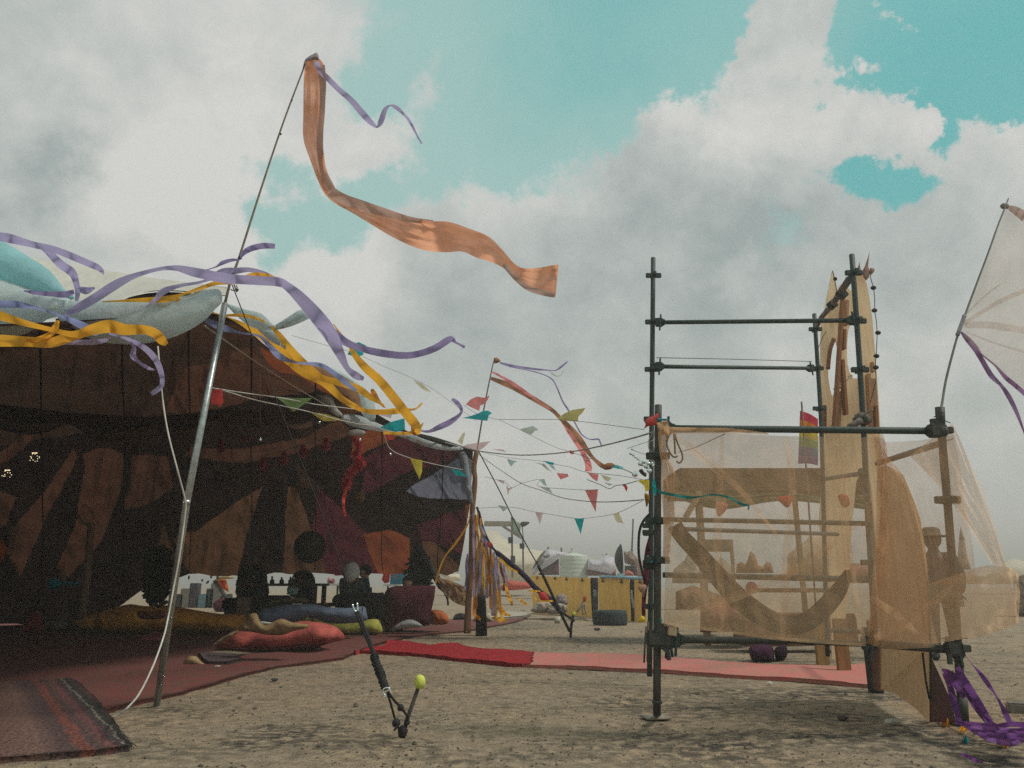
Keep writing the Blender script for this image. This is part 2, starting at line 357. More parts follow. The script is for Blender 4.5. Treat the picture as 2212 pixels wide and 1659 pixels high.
def fab(c, tr=.35, alpha=1.0, var=.25, rough=.92, weave=500, scale=7, bump=.25, stripes=None, key=None):
    """woven cloth: diffuse + translucent (+ see-through when it is a thin net)"""
    kk = ('f', c, tr, alpha, var, rough, weave, scale, bump, stripes)
    if kk in _mc: return _mc[kk]
    m, n, l, b = mat_base('fabric'); c2 = tuple(v * (1 - var) for v in c)
    col, nz, mp = noise_col(m, n, l, b, c, c2, scale)
    l.new(col, b.inputs['Base Color']); b.inputs['Roughness'].default_value = rough; b.inputs['Specular IOR Level'].default_value = .12
    bp = n.new('ShaderNodeBump'); bp.inputs['Strength'].default_value = bump; bp.inputs['Distance'].default_value = .02
    z2 = n.new('ShaderNodeTexNoise'); z2.inputs['Scale'].default_value = 14; z2.inputs['Detail'].default_value = 5; z2.inputs['Distortion'].default_value = .8; l.new(mp, z2.inputs[0])
    l.new(z2.outputs[0], bp.inputs['Height']); l.new(bp.outputs[0], b.inputs['Normal'])
    last = b.outputs[0]
    if tr:
        t = n.new('ShaderNodeBsdfTranslucent'); l.new(col, t.inputs[0]); l.new(bp.outputs[0], t.inputs['Normal'])
        x = n.new('ShaderNodeMixShader'); x.inputs[0].default_value = tr; l.new(last, x.inputs[1]); l.new(t.outputs[0], x.inputs[2]); last = x.outputs[0]
    if alpha < 1:
        t = n.new('ShaderNodeBsdfTransparent'); x = n.new('ShaderNodeMixShader')
        r = n.new('ShaderNodeMapRange'); r.inputs[1].default_value = .3; r.inputs[2].default_value = .7; r.inputs[3].default_value = alpha - .07; r.inputs[4].default_value = alpha + .07
        l.new(nz, r.inputs[0]); l.new(r.outputs[0], x.inputs[0]); l.new(t.outputs[0], x.inputs[1]); l.new(last, x.inputs[2]); last = x.outputs[0]
    l.new(last, n['Material Output'].inputs[0]); _mc[kk] = m; return m
def hard(c, rough=.6, metal=0.0, var=.3, scale=12, bump=.3, c2=None, sc3=(1, 1, 1), spec=.4, lo=.35, hi=.65):
    kk = ('h', c, rough, metal, var, scale, bump, c2, sc3, spec)
    if kk in _mc: return _mc[kk]
    m, n, l, b = mat_base('surface'); col, nz, mp = noise_col(m, n, l, b, c, c2 or tuple(v * (1 - var) for v in c), scale, 8, lo, hi, sc3=sc3)
    l.new(col, b.inputs['Base Color']); b.inputs['Roughness'].default_value = rough; b.inputs['Metallic'].default_value = metal; b.inputs['Specular IOR Level'].default_value = spec
    bp = n.new('ShaderNodeBump'); bp.inputs['Strength'].default_value = bump; bp.inputs['Distance'].default_value = .01; l.new(nz, bp.inputs['Height']); l.new(bp.outputs[0], b.inputs['Normal'])
    _mc[kk] = m; return m
def wood(c, c2, along='Z', scale=3, rough=.75, k=None):
    s = {'Z': (14, 14, 1), 'X': (1, 14, 14), 'Y': (14, 1, 14)}[along]
    return hard(c, rough, 0, .3, scale, .35, c2, s, .2)
def emit(c, s):
    m = bpy.data.materials.new('lamp'); m.use_nodes = True; n = m.node_tree.nodes; e = n.new('ShaderNodeEmission'); e.inputs[0].default_value = (*c, 1); e.inputs[1].default_value = s
    m.node_tree.links.new(e.outputs[0], n['Material Output'].inputs[0]); return m

PURPLE = fab((.46, .41, .66), .55, var=.15); PURPLE2 = fab((.34, .28, .52), .5, var=.2); VIOLET = fab((.15, .05, .21), .3); BLUEP = fab((.33, .38, .68), .5)
ORANGE = fab((.88, .46, .04), .50, var=.12); ORANGE2 = fab((.62, .24, .03), .35, var=.2)
TEALF = fab((.02, .50, .54), .4, var=.15); PINKF = fab((.88, .29, .29), .45, var=.15); REDF = fab((.75, .09, .08), .35, var=.2); YELF = fab((.90, .74, .10), .45, var=.15)
GREENF = fab((.25, .42, .16), .4, var=.15); PALEG = fab((.42, .52, .40), .55, .8, var=.15); PALEP = fab((.75, .45, .45), .55, .75, var=.15); PALEY = fab((.78, .70, .35), .55, .8, var=.15); PALEB = fab((.35, .58, .60), .55, .8, var=.15)
BLACKR = hard((.015, .015, .016), .8, 0, .2); CORD = hard((.55, .55, .52), .7); CORDD = hard((.09, .09, .085), .8)
STEEL = hard((.45, .48, .48), .38, .85, .35, 30, .2); CHROME = hard((.75, .85, .85), .15, 1.0, .1)
SCAF = hard((.018, .045, .045), .6, .1, .3, 14, .5, (.050, .060, .052), (3, 3, 1)); SCAFL = hard((.030, .040, .038), .6, .15, .3, 10, .5, (.075, .066, .055), (3, 3, 1))
TIMB = wood((.30, .15, .08), (.18, .09, .05)); TIMBL = wood((.42, .30, .19), (.28, .19, .11))
# ground
def ground_mat():
    m, n, l, b = mat_base('ground_dirt')
    t = n.new('ShaderNodeTexCoord')
    def nz(s, d, sc3=(1, 1, 1), dist=0., loc=(0, 0, 0)):
        mp = n.new('ShaderNodeMapping'); mp.inputs['Scale'].default_value = sc3; mp.inputs['Location'].default_value = loc; l.new(t.outputs['Object'], mp.inputs[0])
        z = n.new('ShaderNodeTexNoise'); z.inputs['Scale'].default_value = s; z.inputs['Detail'].default_value = d; z.inputs['Roughness'].default_value = .62; z.inputs['Distortion'].default_value = dist; l.new(mp.outputs[0], z.inputs[0]); return z.outputs[0]
    def rmp(v, a, c, lo=0., hi=1.):
        r = n.new('ShaderNodeMapRange'); r.inputs[1].default_value = a; r.inputs[2].default_value = c; r.inputs[3].default_value = lo; r.inputs[4].default_value = hi; l.new(v, r.inputs[0]); return r.outputs[0]
    def mx(f, a, c):
        x = n.new('ShaderNodeMix'); x.data_type = 'RGBA'; l.new(f, x.inputs[0])
        for s, v in ((6, a), (7, c)):
            if isinstance(v, tuple): x.inputs[s].default_value = (*v, 1)
            else: l.new(v, x.inputs[s])
        return x.outputs[2]
    A = nz(.55, 7, (1, 1.3, 1), .6); B = nz(11, 9, (1, 1.1, 1), .3); Cc = nz(60, 6, (1, 1.1, 1), .5); E = nz(1.5, 8, (1, 1.4, 1), .8, (4, 2, 0))
    at = n.new('ShaderNodeAttribute'); at.attribute_name = 'dark_patch'
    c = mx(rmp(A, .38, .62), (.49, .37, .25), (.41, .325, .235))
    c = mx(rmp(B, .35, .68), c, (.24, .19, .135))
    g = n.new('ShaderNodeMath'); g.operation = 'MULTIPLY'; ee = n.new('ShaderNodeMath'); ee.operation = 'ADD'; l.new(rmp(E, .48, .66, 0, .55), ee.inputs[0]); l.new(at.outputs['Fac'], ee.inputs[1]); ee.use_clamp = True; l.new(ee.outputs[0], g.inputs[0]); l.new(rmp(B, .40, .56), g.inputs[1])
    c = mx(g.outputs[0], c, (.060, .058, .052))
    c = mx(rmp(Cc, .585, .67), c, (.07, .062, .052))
    c = mx(rmp(nz(60, 3), .70, .76), c, (.38, .34, .28))
    l.new(c, b.inputs['Base Color']); b.inputs['Roughness'].default_value = .95; b.inputs['Specular IOR Level'].default_value = .1
    bp = n.new('ShaderNodeBump'); bp.inputs['Strength'].default_value = .9; bp.inputs['Distance'].default_value = .03
    s = n.new('ShaderNodeMath'); s.operation = 'ADD'; l.new(B, s.inputs[0]); l.new(Cc, s.inputs[1]); l.new(s.outputs[0], bp.inputs['Height']); l.new(bp.outputs[0], b.inputs['Normal'])
    return m
GROUND = ground_mat()
def stripe_rug_mat():
    m, n, l, b = mat_base('striped_rug'); t = n.new('ShaderNodeTexCoord'); mp = n.new('ShaderNodeMapping'); l.new(t.outputs['Object'], mp.inputs[0])
    a = RUG_ANGLE; mp.inputs['Rotation'].default_value = (0, 0, -a)
    sp = n.new('ShaderNodeSeparateXYZ'); l.new(mp.outputs[0], sp.inputs[0])
    z = n.new('ShaderNodeTexNoise'); z.inputs['Scale'].default_value = 9; z.inputs['Detail'].default_value = 6; l.new(t.outputs['Object'], z.inputs[0])
    ma = n.new('ShaderNodeMath'); ma.operation = 'MULTIPLY_ADD'; l.new(z.outputs[0], ma.inputs[0]); ma.inputs[1].default_value = .11; l.new(sp.outputs[1], ma.inputs[2])
    r = n.new('ShaderNodeMapRange'); r.inputs[1].default_value = RUG0; r.inputs[2].default_value = RUG1; l.new(ma.outputs[0], r.inputs[0])
    cr = n.new('ShaderNodeValToRGB'); cr.color_ramp.interpolation = 'LINEAR'; l.new(r.outputs[0], cr.inputs[0])
    S = [(0, (.12, .065, .055)), (.30, (.15, .09, .075)), (.42, (.095, .058, .055)), (.52, (.075, .05, .05)), (.56, (.15, .055, .045)), (.62, (.16, .06, .048)), (.645, (.075, .05, .05)), (.72, (.11, .06, .055)),
         (.76, (.15, .06, .06)), (.80, (.07, .045, .05)), (.855, (.05, .045, .04)), (.870, (.22, .19, .15)), (.885, (.05, .045, .04)), (.93, (.035, .035, .03)), (1, (.09, .05, .05))]
    el = cr.color_ramp.elements
    el[0].position = 0; el[0].color = (*S[0][1], 1); el[1].position = 1; el[1].color = (*S[-1][1], 1)
    for p, c in S[1:-1]: e = el.new(p); e.color = (*c, 1)
    z2 = n.new('ShaderNodeTexNoise'); z2.inputs['Scale'].default_value = 60; z2.inputs['Detail'].default_value = 4; l.new(t.outputs['Object'], z2.inputs[0])
    r2 = n.new('ShaderNodeMapRange'); r2.inputs[1].default_value = .3; r2.inputs[2].default_value = .7; r2.inputs[3].default_value = .25; r2.inputs[4].default_value = 1.75; l.new(z2.outputs[0], r2.inputs[0])
    v = n.new('ShaderNodeVectorMath'); v.operation = 'SCALE'; l.new(cr.outputs[0], v.inputs[0]); l.new(r2.outputs[0], v.inputs['Scale']); l.new(v.outputs[0], b.inputs['Base Color'])
    b.inputs['Roughness'].default_value = .95; b.inputs['Specular IOR Level'].default_value = .1
    bp = n.new('ShaderNodeBump'); bp.inputs['Strength'].default_value = .6; bp.inputs['Distance'].default_value = .01; l.new(z2.outputs[0], bp.inputs['Height']); l.new(bp.outputs[0], b.inputs['Normal']); return m

# ------------------------------------------------------------------ ground: one sheet to the horizon
ys = [-80, -30, -10, -4, -1.5, 0, .6] + list(np.exp(np.linspace(math.log(1.0), math.log(22), 380))) + list(np.exp(np.linspace(math.log(22.6), math.log(700), 80)))
ss = [-3, -2, -1.4] + list(np.linspace(-1.1, 1.1, 430)) + [1.4, 2, 3]
YY, SS = np.meshgrid(np.array(ys), np.array(ss), indexing='ij'); XX = (np.maximum(YY, 0) + 1.5) * SS; XX[:, 0] = -1100; XX[:, -1] = 1100; XX[:, 1] = -(np.maximum(YY[:, 1], 0) * 1.42 + 40); XX[:, -2] = -XX[:, 1]
ZZ = hgt(XX, YY) * (np.abs(XX) < 30) * (YY < 60)
vv = np.stack([XX, YY, ZZ], -1).reshape(-1, 3); nc = len(ss); nr = len(ys)
q = (np.arange(nr - 1)[:, None] * nc + np.arange(nc - 1)[None]).reshape(-1)
ff = np.stack([q, q + 1, q + nc + 1, q + nc], -1)
me = bpy.data.meshes.new('ground'); me.from_pydata(vv, [], ff.tolist()); me.update()
PATCHES = [(640, 1585, 120, 26, 1.), (760, 1600, 120, 16, .8), (360, 1532, 60, 10, .9), (905, 1605, 60, 10, .5), (1090, 1350, 120, 9, .9), (1160, 1378, 120, 8, .7), (1330, 1385, 160, 12, .6), (1480, 1530, 160, 22, .8), (1700, 1500, 220, 14, .8), (1600, 1600, 300, 24, .8), (1850, 1560, 220, 20, .7), (1980, 1610, 200, 26, .9), (2160, 1640, 120, 24, .9),
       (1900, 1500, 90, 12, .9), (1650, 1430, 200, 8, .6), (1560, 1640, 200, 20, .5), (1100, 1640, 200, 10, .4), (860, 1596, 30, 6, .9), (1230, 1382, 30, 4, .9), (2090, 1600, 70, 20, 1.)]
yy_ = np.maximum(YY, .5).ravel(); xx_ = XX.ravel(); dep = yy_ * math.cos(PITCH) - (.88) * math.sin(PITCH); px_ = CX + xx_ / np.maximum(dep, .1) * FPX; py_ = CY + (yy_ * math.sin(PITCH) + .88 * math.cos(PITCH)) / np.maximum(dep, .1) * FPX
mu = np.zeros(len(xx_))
for (bx_, by_, rx_, ry_, a_) in PATCHES:      # dark patches on the dirt, some of them mulchy, each with its own centre and size on the ground
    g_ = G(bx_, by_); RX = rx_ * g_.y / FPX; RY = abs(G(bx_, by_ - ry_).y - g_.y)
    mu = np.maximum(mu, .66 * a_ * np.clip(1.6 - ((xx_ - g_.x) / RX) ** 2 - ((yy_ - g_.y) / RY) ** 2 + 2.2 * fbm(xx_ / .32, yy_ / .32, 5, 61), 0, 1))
at_ = me.attributes.new('dark_patch', 'FLOAT', 'POINT'); at_.data.foreach_set('value', mu.astype(np.float32))
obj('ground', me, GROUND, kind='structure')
# loose clods and stones: nobody could count them
bm = bmesh.new()
for i in range(9000):
    y = 2.3 * (16 / 2.3) ** (random.random() ** 1.15); x = random.uniform(-.75, .75) * y
    if fbm(x / .8, y / .45, 3, 77) < -.02 and random.random() < .8: continue
    r = random.uniform(.002, .009) * (1 + .05 * y) * (2.2 if random.random() < .03 else 1)
    c = Vector((x, y, float(hgt(x, y)) + r * .2)); vsb = [bm.verts.new(c + Vector((random.uniform(.6, 1.3) * a, random.uniform(.6, 1.3) * b_, random.uniform(.3, .8) * d)) * r) for a, b_, d in ((1, 0, 0), (-1, 0, 0), (0, 1, 0), (0, -1, 0), (0, 0, 1))]
    for t3 in ((0, 2, 4), (2, 1, 4), (1, 3, 4), (3, 0, 4)): bm.faces.new([vsb[k] for k in t3])
obj('loose_clods', bm2me(bm), hard((.13, .105, .08), .95, 0, .5, 3, .1, (.05, .047, .04), spec=.1), label='loose clods and stones scattered over the dusty ground', cat='gravel', kind='stuff', smooth=False)

# ------------------------------------------------------------------ the stretch tent
tent = thing('stretch_tent', 'large patchwork stretch tent with dark brown underside and pale blue rolled edge', 'tent', (-3.0, 8.0, 0))
cols = [-600, -250, 0, 200, 350, 486, 620, 760, 900, 1022]
r0y = [700, 700, 700, 690, 680, 684, 782, 862, 940, 970]; r0Y = [4.6, 4.6, 4.7, 4.9, 5.1, 5.35, 7.2, 9.3, 11.6, 13.5]
rby = [1352, 1352, 1348, 1338, 1252, 1244, 1240, 1240, 1236, 1238]; rbY = [14, 15, 17, 18, 19, 20, 20, 20, 19, 16.5]
rbx = [-900, -300, 0, 200, 350, 486, 620, 760, 900, 990]
rows = []
for s in (0, .18, .38, .6, .8, 1.0):
    rr = []
    for i in range(10):
        x = cols[i] * (1 - s) + rbx[i] * s; y = r0y[i] * (1 - s) + rby[i] * s; Y = r0Y[i] + (rbY[i] - r0Y[i]) * s ** .85
        if i == 9: y += [0, 60, 50, 40, 20, 0][int(s * 5 + .5)]
        rr.append((x, y, Y))
    rows.append(rr)
nu, nv = 520, 260
A = np.array([crom(r, nu) for r in rows]); B = np.array([crom(A[:, j], nv) for j in range(nu)])
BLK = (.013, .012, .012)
tm = [fab((.052, .027, .023), .16, var=.5, scale=1.5, bump=.6), fab((.125, .052, .032), .36, var=.4, scale=1.5, bump=.6), fab((.105, .024, .030), .40, var=.4, scale=1.5, bump=.6), fab((.24, .062, .026), .5, var=.4, scale=1.5, bump=.6), fab((.145, .066, .034), .42, var=.4, scale=1.5, bump=.6), fab((.085, .042, .028), .28, var=.4, scale=1.5, bump=.6), fab((.17, .17, .22), .55)]
PAN = []      # sewn panels of the tent skin: (material, outline)
def pan(i, f, pts): PAN.append((i, M(f, pts) if f else pts))
pan(5, None, [(-700, 600), (600, 700), (620, 790), (470, 870), (200, 930), (0, 960), (-700, 980)])
pan(1, zPT, [(-150, 900), (0, 880), (330, 740), (470, 800), (640, 900), (860, 1050), (760, 1090), (480, 1110), (100, 1190), (-200, 1240), (-300, 1200)])
pan(3, zPT, [(400, 740), (480, 780), (640, 850), (900, 1000), (960, 1100), (880, 1080), (700, 960), (560, 930), (450, 860)])
pan(1, zPT, [(-100, 1480), (300, 1500), (700, 1410), (1000, 1290), (1100, 1380), (1000, 1430), (700, 1510), (300, 1600), (-150, 1560)])
pan(3, zPT, [(1130, 1370), (1300, 1340), (1420, 1400), (1330, 1450), (1170, 1520), (1080, 1560), (1090, 1440)])
pan(2, zPT, [(1170, 1560), (1380, 1430), (1560, 1400), (1880, 1490), (1870, 1560), (1560, 1640), (1330, 1760), (1150, 1850), (1180, 1660)])
pan(6, None, [(880, 1062), (935, 1020), (1000, 985), (1030, 1000), (1020, 1080), (960, 1076), (900, 1074)])
pan(4, zMD, [(590, 150), (300, 330), (0, 550), (-200, 620), (-320, 700), (-260, 850), (-200, 960), (-80, 1100), (30, 1150), (320, 1080), (400, 720), (470, 520)])
pan(4, zMD, [(830, 150), (920, 150), (1080, 600), (1200, 880), (1260, 1120), (800, 1120), (810, 700)])
pan(2, zMD, [(1150, 180), (1430, 420), (1620, 600), (1760, 800), (1880, 1120), (1250, 1120), (1200, 880), (1080, 600)])
pan(3, zRT, [(400, 490), (560, 460), (700, 440), (920, 520), (930, 1000), (600, 1000), (480, 700)])
pan(4, zRT, [(1060, 560), (1240, 600), (1400, 760), (1500, 880), (1450, 980), (1250, 980), (1120, 760)])
pan(2, zRT, [(1000, 380), (1200, 300), (1400, 220), (1610, 150), (1640, 820), (1560, 860), (1500, 700), (1240, 600), (1060, 540)])
pan(3, zRT, [(1540, 160), (1640, 130), (1640, 760), (1580, 700), (1570, 400)])
pan(1, zIN, [(320, 120), (220, 200), (0, 380), (-300, 560), (-300, 640), (0, 500), (200, 350), (310, 230)])
pan(1, zIN, [(660, 340), (480, 620), (280, 880), (100, 1100), (60, 1300), (180, 1500), (300, 1250), (420, 950), (560, 700), (690, 420)])
pan(1, zIN, [(760, 500), (740, 400), (880, 330), (930, 330), (1100, 380), (1120, 560), (1060, 800), (900, 1200), (560, 1560), (520, 1400), (700, 950)])
pan(1, zIN, [(1180, 400), (1500, 420), (1560, 700), (1300, 850), (1100, 900), (1180, 640)])
pan(4, zIN, [(1465, 1020), (1540, 1200), (1600, 1480), (1400, 1500), (1420, 1250)])
pan(1, zIN, [(0, 740), (160, 800), (60, 1040), (-200, 1200), (-250, 900)])
pan(5, None, [(640, 1000), (700, 1060), (640, 1050)])
JJ, II = np.meshgrid(np.arange(nu), np.arange(nv), indexing='ij'); FN1 = fbm(JJ / 38., II / 104., 3, 3); FN2 = fbm(JJ / 12. + II * .012, II / 70., 3, 8); FN3 = fbm(JJ / 20., II / 52., 3, 2); FN4 = 2 * fbm(JJ / 26. - II * .02, II / 160., 3, 33)
vs = []
for j in range(nu):
    for i in range(nv):
        x, y, Y = B[j, i]; s = i / (nv - 1); e = min(1, s * 8) * min(1, (nu - 1 - j) / 8)
        Y += e * (1.5 * FN1[j, i] + .9 * FN2[j, i] - .5 * np.abs(FN4[j, i]))
        y += 7 * FN3[j, i] * s + 8 * FN3[j, 0] * max(0, s - .8) * 5 + e * 8 * FN3[j, i]; x += e * 10 * FN3[j, i]
        vs.append(D(x, y, Y))
fs, mi = [], []
for j in range(nu - 1):
    for i in range(nv - 1):
        fs.append((j * nv + i, j * nv + i + 1, (j + 1) * nv + i + 1, (j + 1) * nv + i))
Cc_ = (B[:-1, :-1] + B[1:, :-1] + B[:-1, 1:] + B[1:, 1:]) / 4; cx_, cy_ = Cc_[..., 0].ravel(), Cc_[..., 1].ravel(); mi = np.zeros(len(cx_), int)
cx_ = cx_ + 5 * fbm(cx_ / 30, cy_ / 30, 3, 51); cy_ = cy_ + 5 * fbm(cx_ / 30, cy_ / 30, 3, 52)
for (mm, pl) in PAN:
    ins = np.zeros(len(cx_), bool); q_ = len(pl)
    for a_ in range(q_):
        (xa, ya), (xb, yb) = pl[a_][:2], pl[a_ - 1][:2]
        if ya != yb: ins ^= ((ya > cy_) != (yb > cy_)) & (cx_ < (xb - xa) * (cy_ - ya) / (yb - ya) + xa)
    mi[ins] = mm
mi = mi.tolist()
me = mesh(vs, fs); ro = obj('roof_skin', me, tm, tent); me.polygons.foreach_set('material_index', mi)
for jj in range(24, nu - 10, 58):      # sewn seams running from the front edge to the back
    tube('seam', [vs[jj * nv + ii] - Vector((0, .03, .012)) for ii in range(6, nv - 3, 3)], .011, fab((.02, .014, .013), 0), tent, n=5)
# left side wall beyond the frame keeps the inside dark
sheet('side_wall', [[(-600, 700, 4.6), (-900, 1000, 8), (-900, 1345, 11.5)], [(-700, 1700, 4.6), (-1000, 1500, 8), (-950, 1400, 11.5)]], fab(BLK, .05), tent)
# outer roof seen over the lip
SKIN_W = fab((.80, .77, .70), .25, var=.12); SKIN_B = fab((.78, .88, .89), .6, var=.22, scale=2.2, bump=.6); SKIN_B2 = fab((.70, .76, .78), .55, var=.2, scale=3)
sheet('outer_roof', [[(-500, 470, 6.5), (-100, 500, 6.3), (0, 527, 6.2), (70, 556, 6.1), (180, 575, 6.0), (330, 600, 5.7), (490, 620, 5.5)],
                     [(-500, 560, 5.6), (-100, 600, 5.6), (0, 620, 5.5), (90, 655, 5.5), (190, 655, 5.4), (330, 622, 5.45), (490, 633, 5.42)],
                     [(-500, 690, 5.2), (-100, 690, 5.2), (0, 690, 5.2), (110, 690, 5.2), (190, 670, 5.2), (330, 632, 5.3), (488, 640, 5.4)]], SKIN_W, tent, wr=.05)
sheet('roof_gap_shade', [[(120, 672, 5.3), (230, 660, 5.3), (330, 628, 5.35), (480, 634, 5.42)], [(120, 720, 5.25), (230, 690, 5.2), (330, 664, 5.2), (470, 655, 5.3)]], fab((.02, .018, .018), 0), tent)  # near-black sheet, stands in for the shade inside the slit over the roll
def lip(name, f, pts, Y, b, m, Yf=None, wr=.35, step=13): return puff(name, M(f, pts) if f else pts, Y, b, m, tent, Yf=Yf, wr=wr, step=step, back=.2)
lip('edge_roll', zTL, [(-300, 180), (0, 290), (100, 340), (200, 400), (400, 530), (520, 680), (600, 740), (560, 770), (300, 720), (0, 620), (-300, 560)], 4.98, .10, fab((.50, .80, .84), .6, var=.22, scale=2.2, bump=.6), wr=.06)
lip('edge_roll', zTL, [(-300, 540), (0, 600), (300, 700), (560, 760), (560, 800), (480, 900), (380, 930), (200, 1050), (0, 1060), (-300, 1080)], 4.93, .14, SKIN_B, wr=.10)
lip('edge_roll', zTL, [(520, 800), (620, 775), (820, 770), (1100, 770), (1450, 750), (1600, 700), (1700, 680), (1780, 690), (1800, 780), (1740, 850), (1640, 950), (1440, 1060), (1200, 1120), (1000, 1130), (760, 1100), (600, 1000), (470, 920)], 5.1, .13, SKIN_B, wr=.10)
lip('edge_flap', zPT, [(160, 430), (300, 470), (420, 500), (500, 580), (540, 570), (620, 520), (710, 470), (780, 510), (740, 550), (580, 610), (430, 620), (330, 590), (250, 530)], 5.6, .06, SKIN_B)
lip('edge_flap', zPT, [(380, 600), (480, 610), (560, 640), (600, 760), (560, 740), (480, 700)], 6.0, .05, SKIN_B2)
lip('edge_flap', zPT, [(760, 880), (880, 880), (1000, 930), (1130, 1010), (1210, 1090), (1250, 1150), (1250, 1300), (1150, 1230), (1140, 1130), (1060, 1040), (900, 950)], 9.6, .2, SKIN_B)
lip('edge_panel', zPT, [(580, 870), (700, 870), (830, 890), (1000, 950), (1110, 1040), (1150, 1160), (1140, 1230), (1000, 1240), (960, 1200), (900, 1090), (700, 950)], 9.3, .10, fab((.42, .23, .12), .5, var=.3))
lip('edge_flap', zPT, [(790, 1060), (860, 1080), (930, 1100), (970, 1190), (1020, 1250), (960, 1250), (890, 1180)], 9.1, .12, fab((.52, .54, .55), .3))
lip('edge_roll', zPT, [(1000, 1270), (1050, 1240), (1150, 1250), (1260, 1300), (1330, 1330), (1400, 1360), (1560, 1385), (1700, 1440), (1880, 1480), (1890, 1505), (1750, 1505), (1600, 1470), (1450, 1410), (1300, 1370), (1180, 1350), (1060, 1320)], 10.5, .18, SKIN_B2, Yf=lambda x, y: 9.6 + (x - 760) / 260 * 3.6)
lip('edge_curtain', zRT, [(870, -350), (930, -330), (1000, -180), (1040, -60), (1060, 100), (1080, 180)], 13, .05, SKIN_B2, wr=.2) if False else None
puff('edge_curtain', [(988, 975), (1006, 978), (1014, 1010), (1020, 1060), (1022, 1092), (1012, 1082), (1003, 1050), (996, 1010)], 13.3, .12, fab((.40, .45, .50), .4), tent, wr=.4, step=7)
lip('edge_seam', zPT, [(330, 740), (400, 740), (470, 775), (470, 810), (420, 800), (370, 770)], 7.3, .05, fab((.5, .42, .36), .3), step=6)
lip('roof_band', zPT, [(1560, 1380), (1700, 1410), (1900, 1475), (1990, 1500), (1990, 1515), (1880, 1500), (1700, 1450), (1570, 1405)], 12, .06, fab((.03, .025, .025), 0), Yf=lambda x, y: 11.2 + (x - 900) / 120 * 2.2, step=6)

# poles
pole = thing('tent_pole', 'leaning shiny aluminium tent pole standing at the carpet edge', 'pole', G(338, 1520))
tube('shaft', [G(338, 1523) - Vector((0, 0, .05)), D(403, 1085, 5.15), D(486, 655, 5.2)], [.0245, .0245, .022], STEEL, pole, n=20)
tube('collar', [D(402, 1090, 5.15), D(403.4, 1080, 5.15)], .0265, STEEL, pole, n=20)
obj('pole_hook', join([tube_me(path(M(zPT, [(190, 320), (205, 328), (225, 325), (238, 310), (232, 290)]), 5.2, n=14), .004, 6), tube_me(path(M(zPT, [(215, 285), (235, 340)]), 5.2, n=4), .006, 6), ball_me(D(*zPT(238, 325), 5.2), .012, 8)]), hard((.15, .11, .07), .6), pole)
mast = thing('banner_mast', 'thin dark bamboo mast rising above the aluminium pole and carrying the orange banner', 'mast', D(486, 655, 5.2))
tube('shaft', path([(486, 655), (500, 600), (517, 555), (560, 420), (610, 270), (655, 150), (662, 128)], 5.22, 5.3, 30), [.011 - .006 * i / 29 for i in range(30)], hard((.13, .11, .09), .8, c2=(.25, .2, .15), scale=20), mast, n=8)
obj('binding', join([ball_me(D(*zBN(90, 580), 5.26), .009, 8), ball_me(D(*zBN(158, 370), 5.28), .009, 8), ball_me(D(*zTL(1945, 430), 5.2), .014, 8)]), BLACKR, mast)
wpole = thing('wooden_pole', 'rough reddish wooden pole holding up the rear corner of the tent', 'pole', G(1009, 1366))
tube('shaft', path([(1009, 1368), (1012, 1300), (1018, 1200), (1020, 1110), (1026, 1040), (1024, 1010), (1030, 972)], 13.4, 13.4, 30), [.062, .06, .058, .057, .056, .055, .053, .052, .052, .05] + [.048] * 10 + [.045] * 10, TIMB, wpole, n=12)
obj('binding', join([tube_me([D(1012 - 2, 1117, 13.33), D(1040, 1117, 13.33)], .006, 5), tube_me(path([(1022, 1000), (1012, 992), (1004, 985), (998, 975)], 13.35, n=8), .012, 6)]), hard((.3, .2, .14), .8), wpole)
fmast = thing('streamer_mast', 'thin mast on the wooden pole flying the small rust and violet streamers', 'mast', D(1030, 972, 13.4))
tube('shaft', path([(1030, 975), (1046, 880), (1062, 800), (1068, 775)], 13.4, 13.4, 16), [.016 - .007 * i / 15 for i in range(16)], hard((.16, .13, .1), .8), fmast, n=6)
puff('knot', M(zBU, [(425, 100), (455, 92), (485, 115), (485, 135), (440, 150), (425, 140)]), 13.35, .04, fab((.45, .24, .13), .3), fmast, step=4)
ip = thing('inner_pole', 'dim timber pole standing inside the tent behind the low seats', 'pole', Vector((D(178, 1330, 14.5).x, 14.5, 0)))
tube('shaft', [Vector((D(176, 1350, 14.5).x, 14.5, 0)), D(188, 1250, 14.5), D(200, 1100, 14.2), D(208, 960, 13.5)], .065, hard((.30, .20, .12), .8), ip, n=10)

# white cable hanging along the pole
tube('white_cable', path(zTL and [(341, 748, 4.95), (350, 850, 4.95), (362, 930, 4.95), (382, 1010, 4.95), (400, 1080, 5.05), (400, 1110, 5.08), (388, 1200, 5.08), (375, 1270, 5.08), (362, 1340, 5.02), (352, 1380, 4.9), (330, 1440, 4.7), (300, 1500, 4.6), (270, 1535, 4.55)], 5, n=60) + [G(245, 1548, .02), G(212, 1557, .03)], .0055, hard((.62, .60, .54), .5), label='white cable hanging past the aluminium pole down to the striped rug', cat='cable')

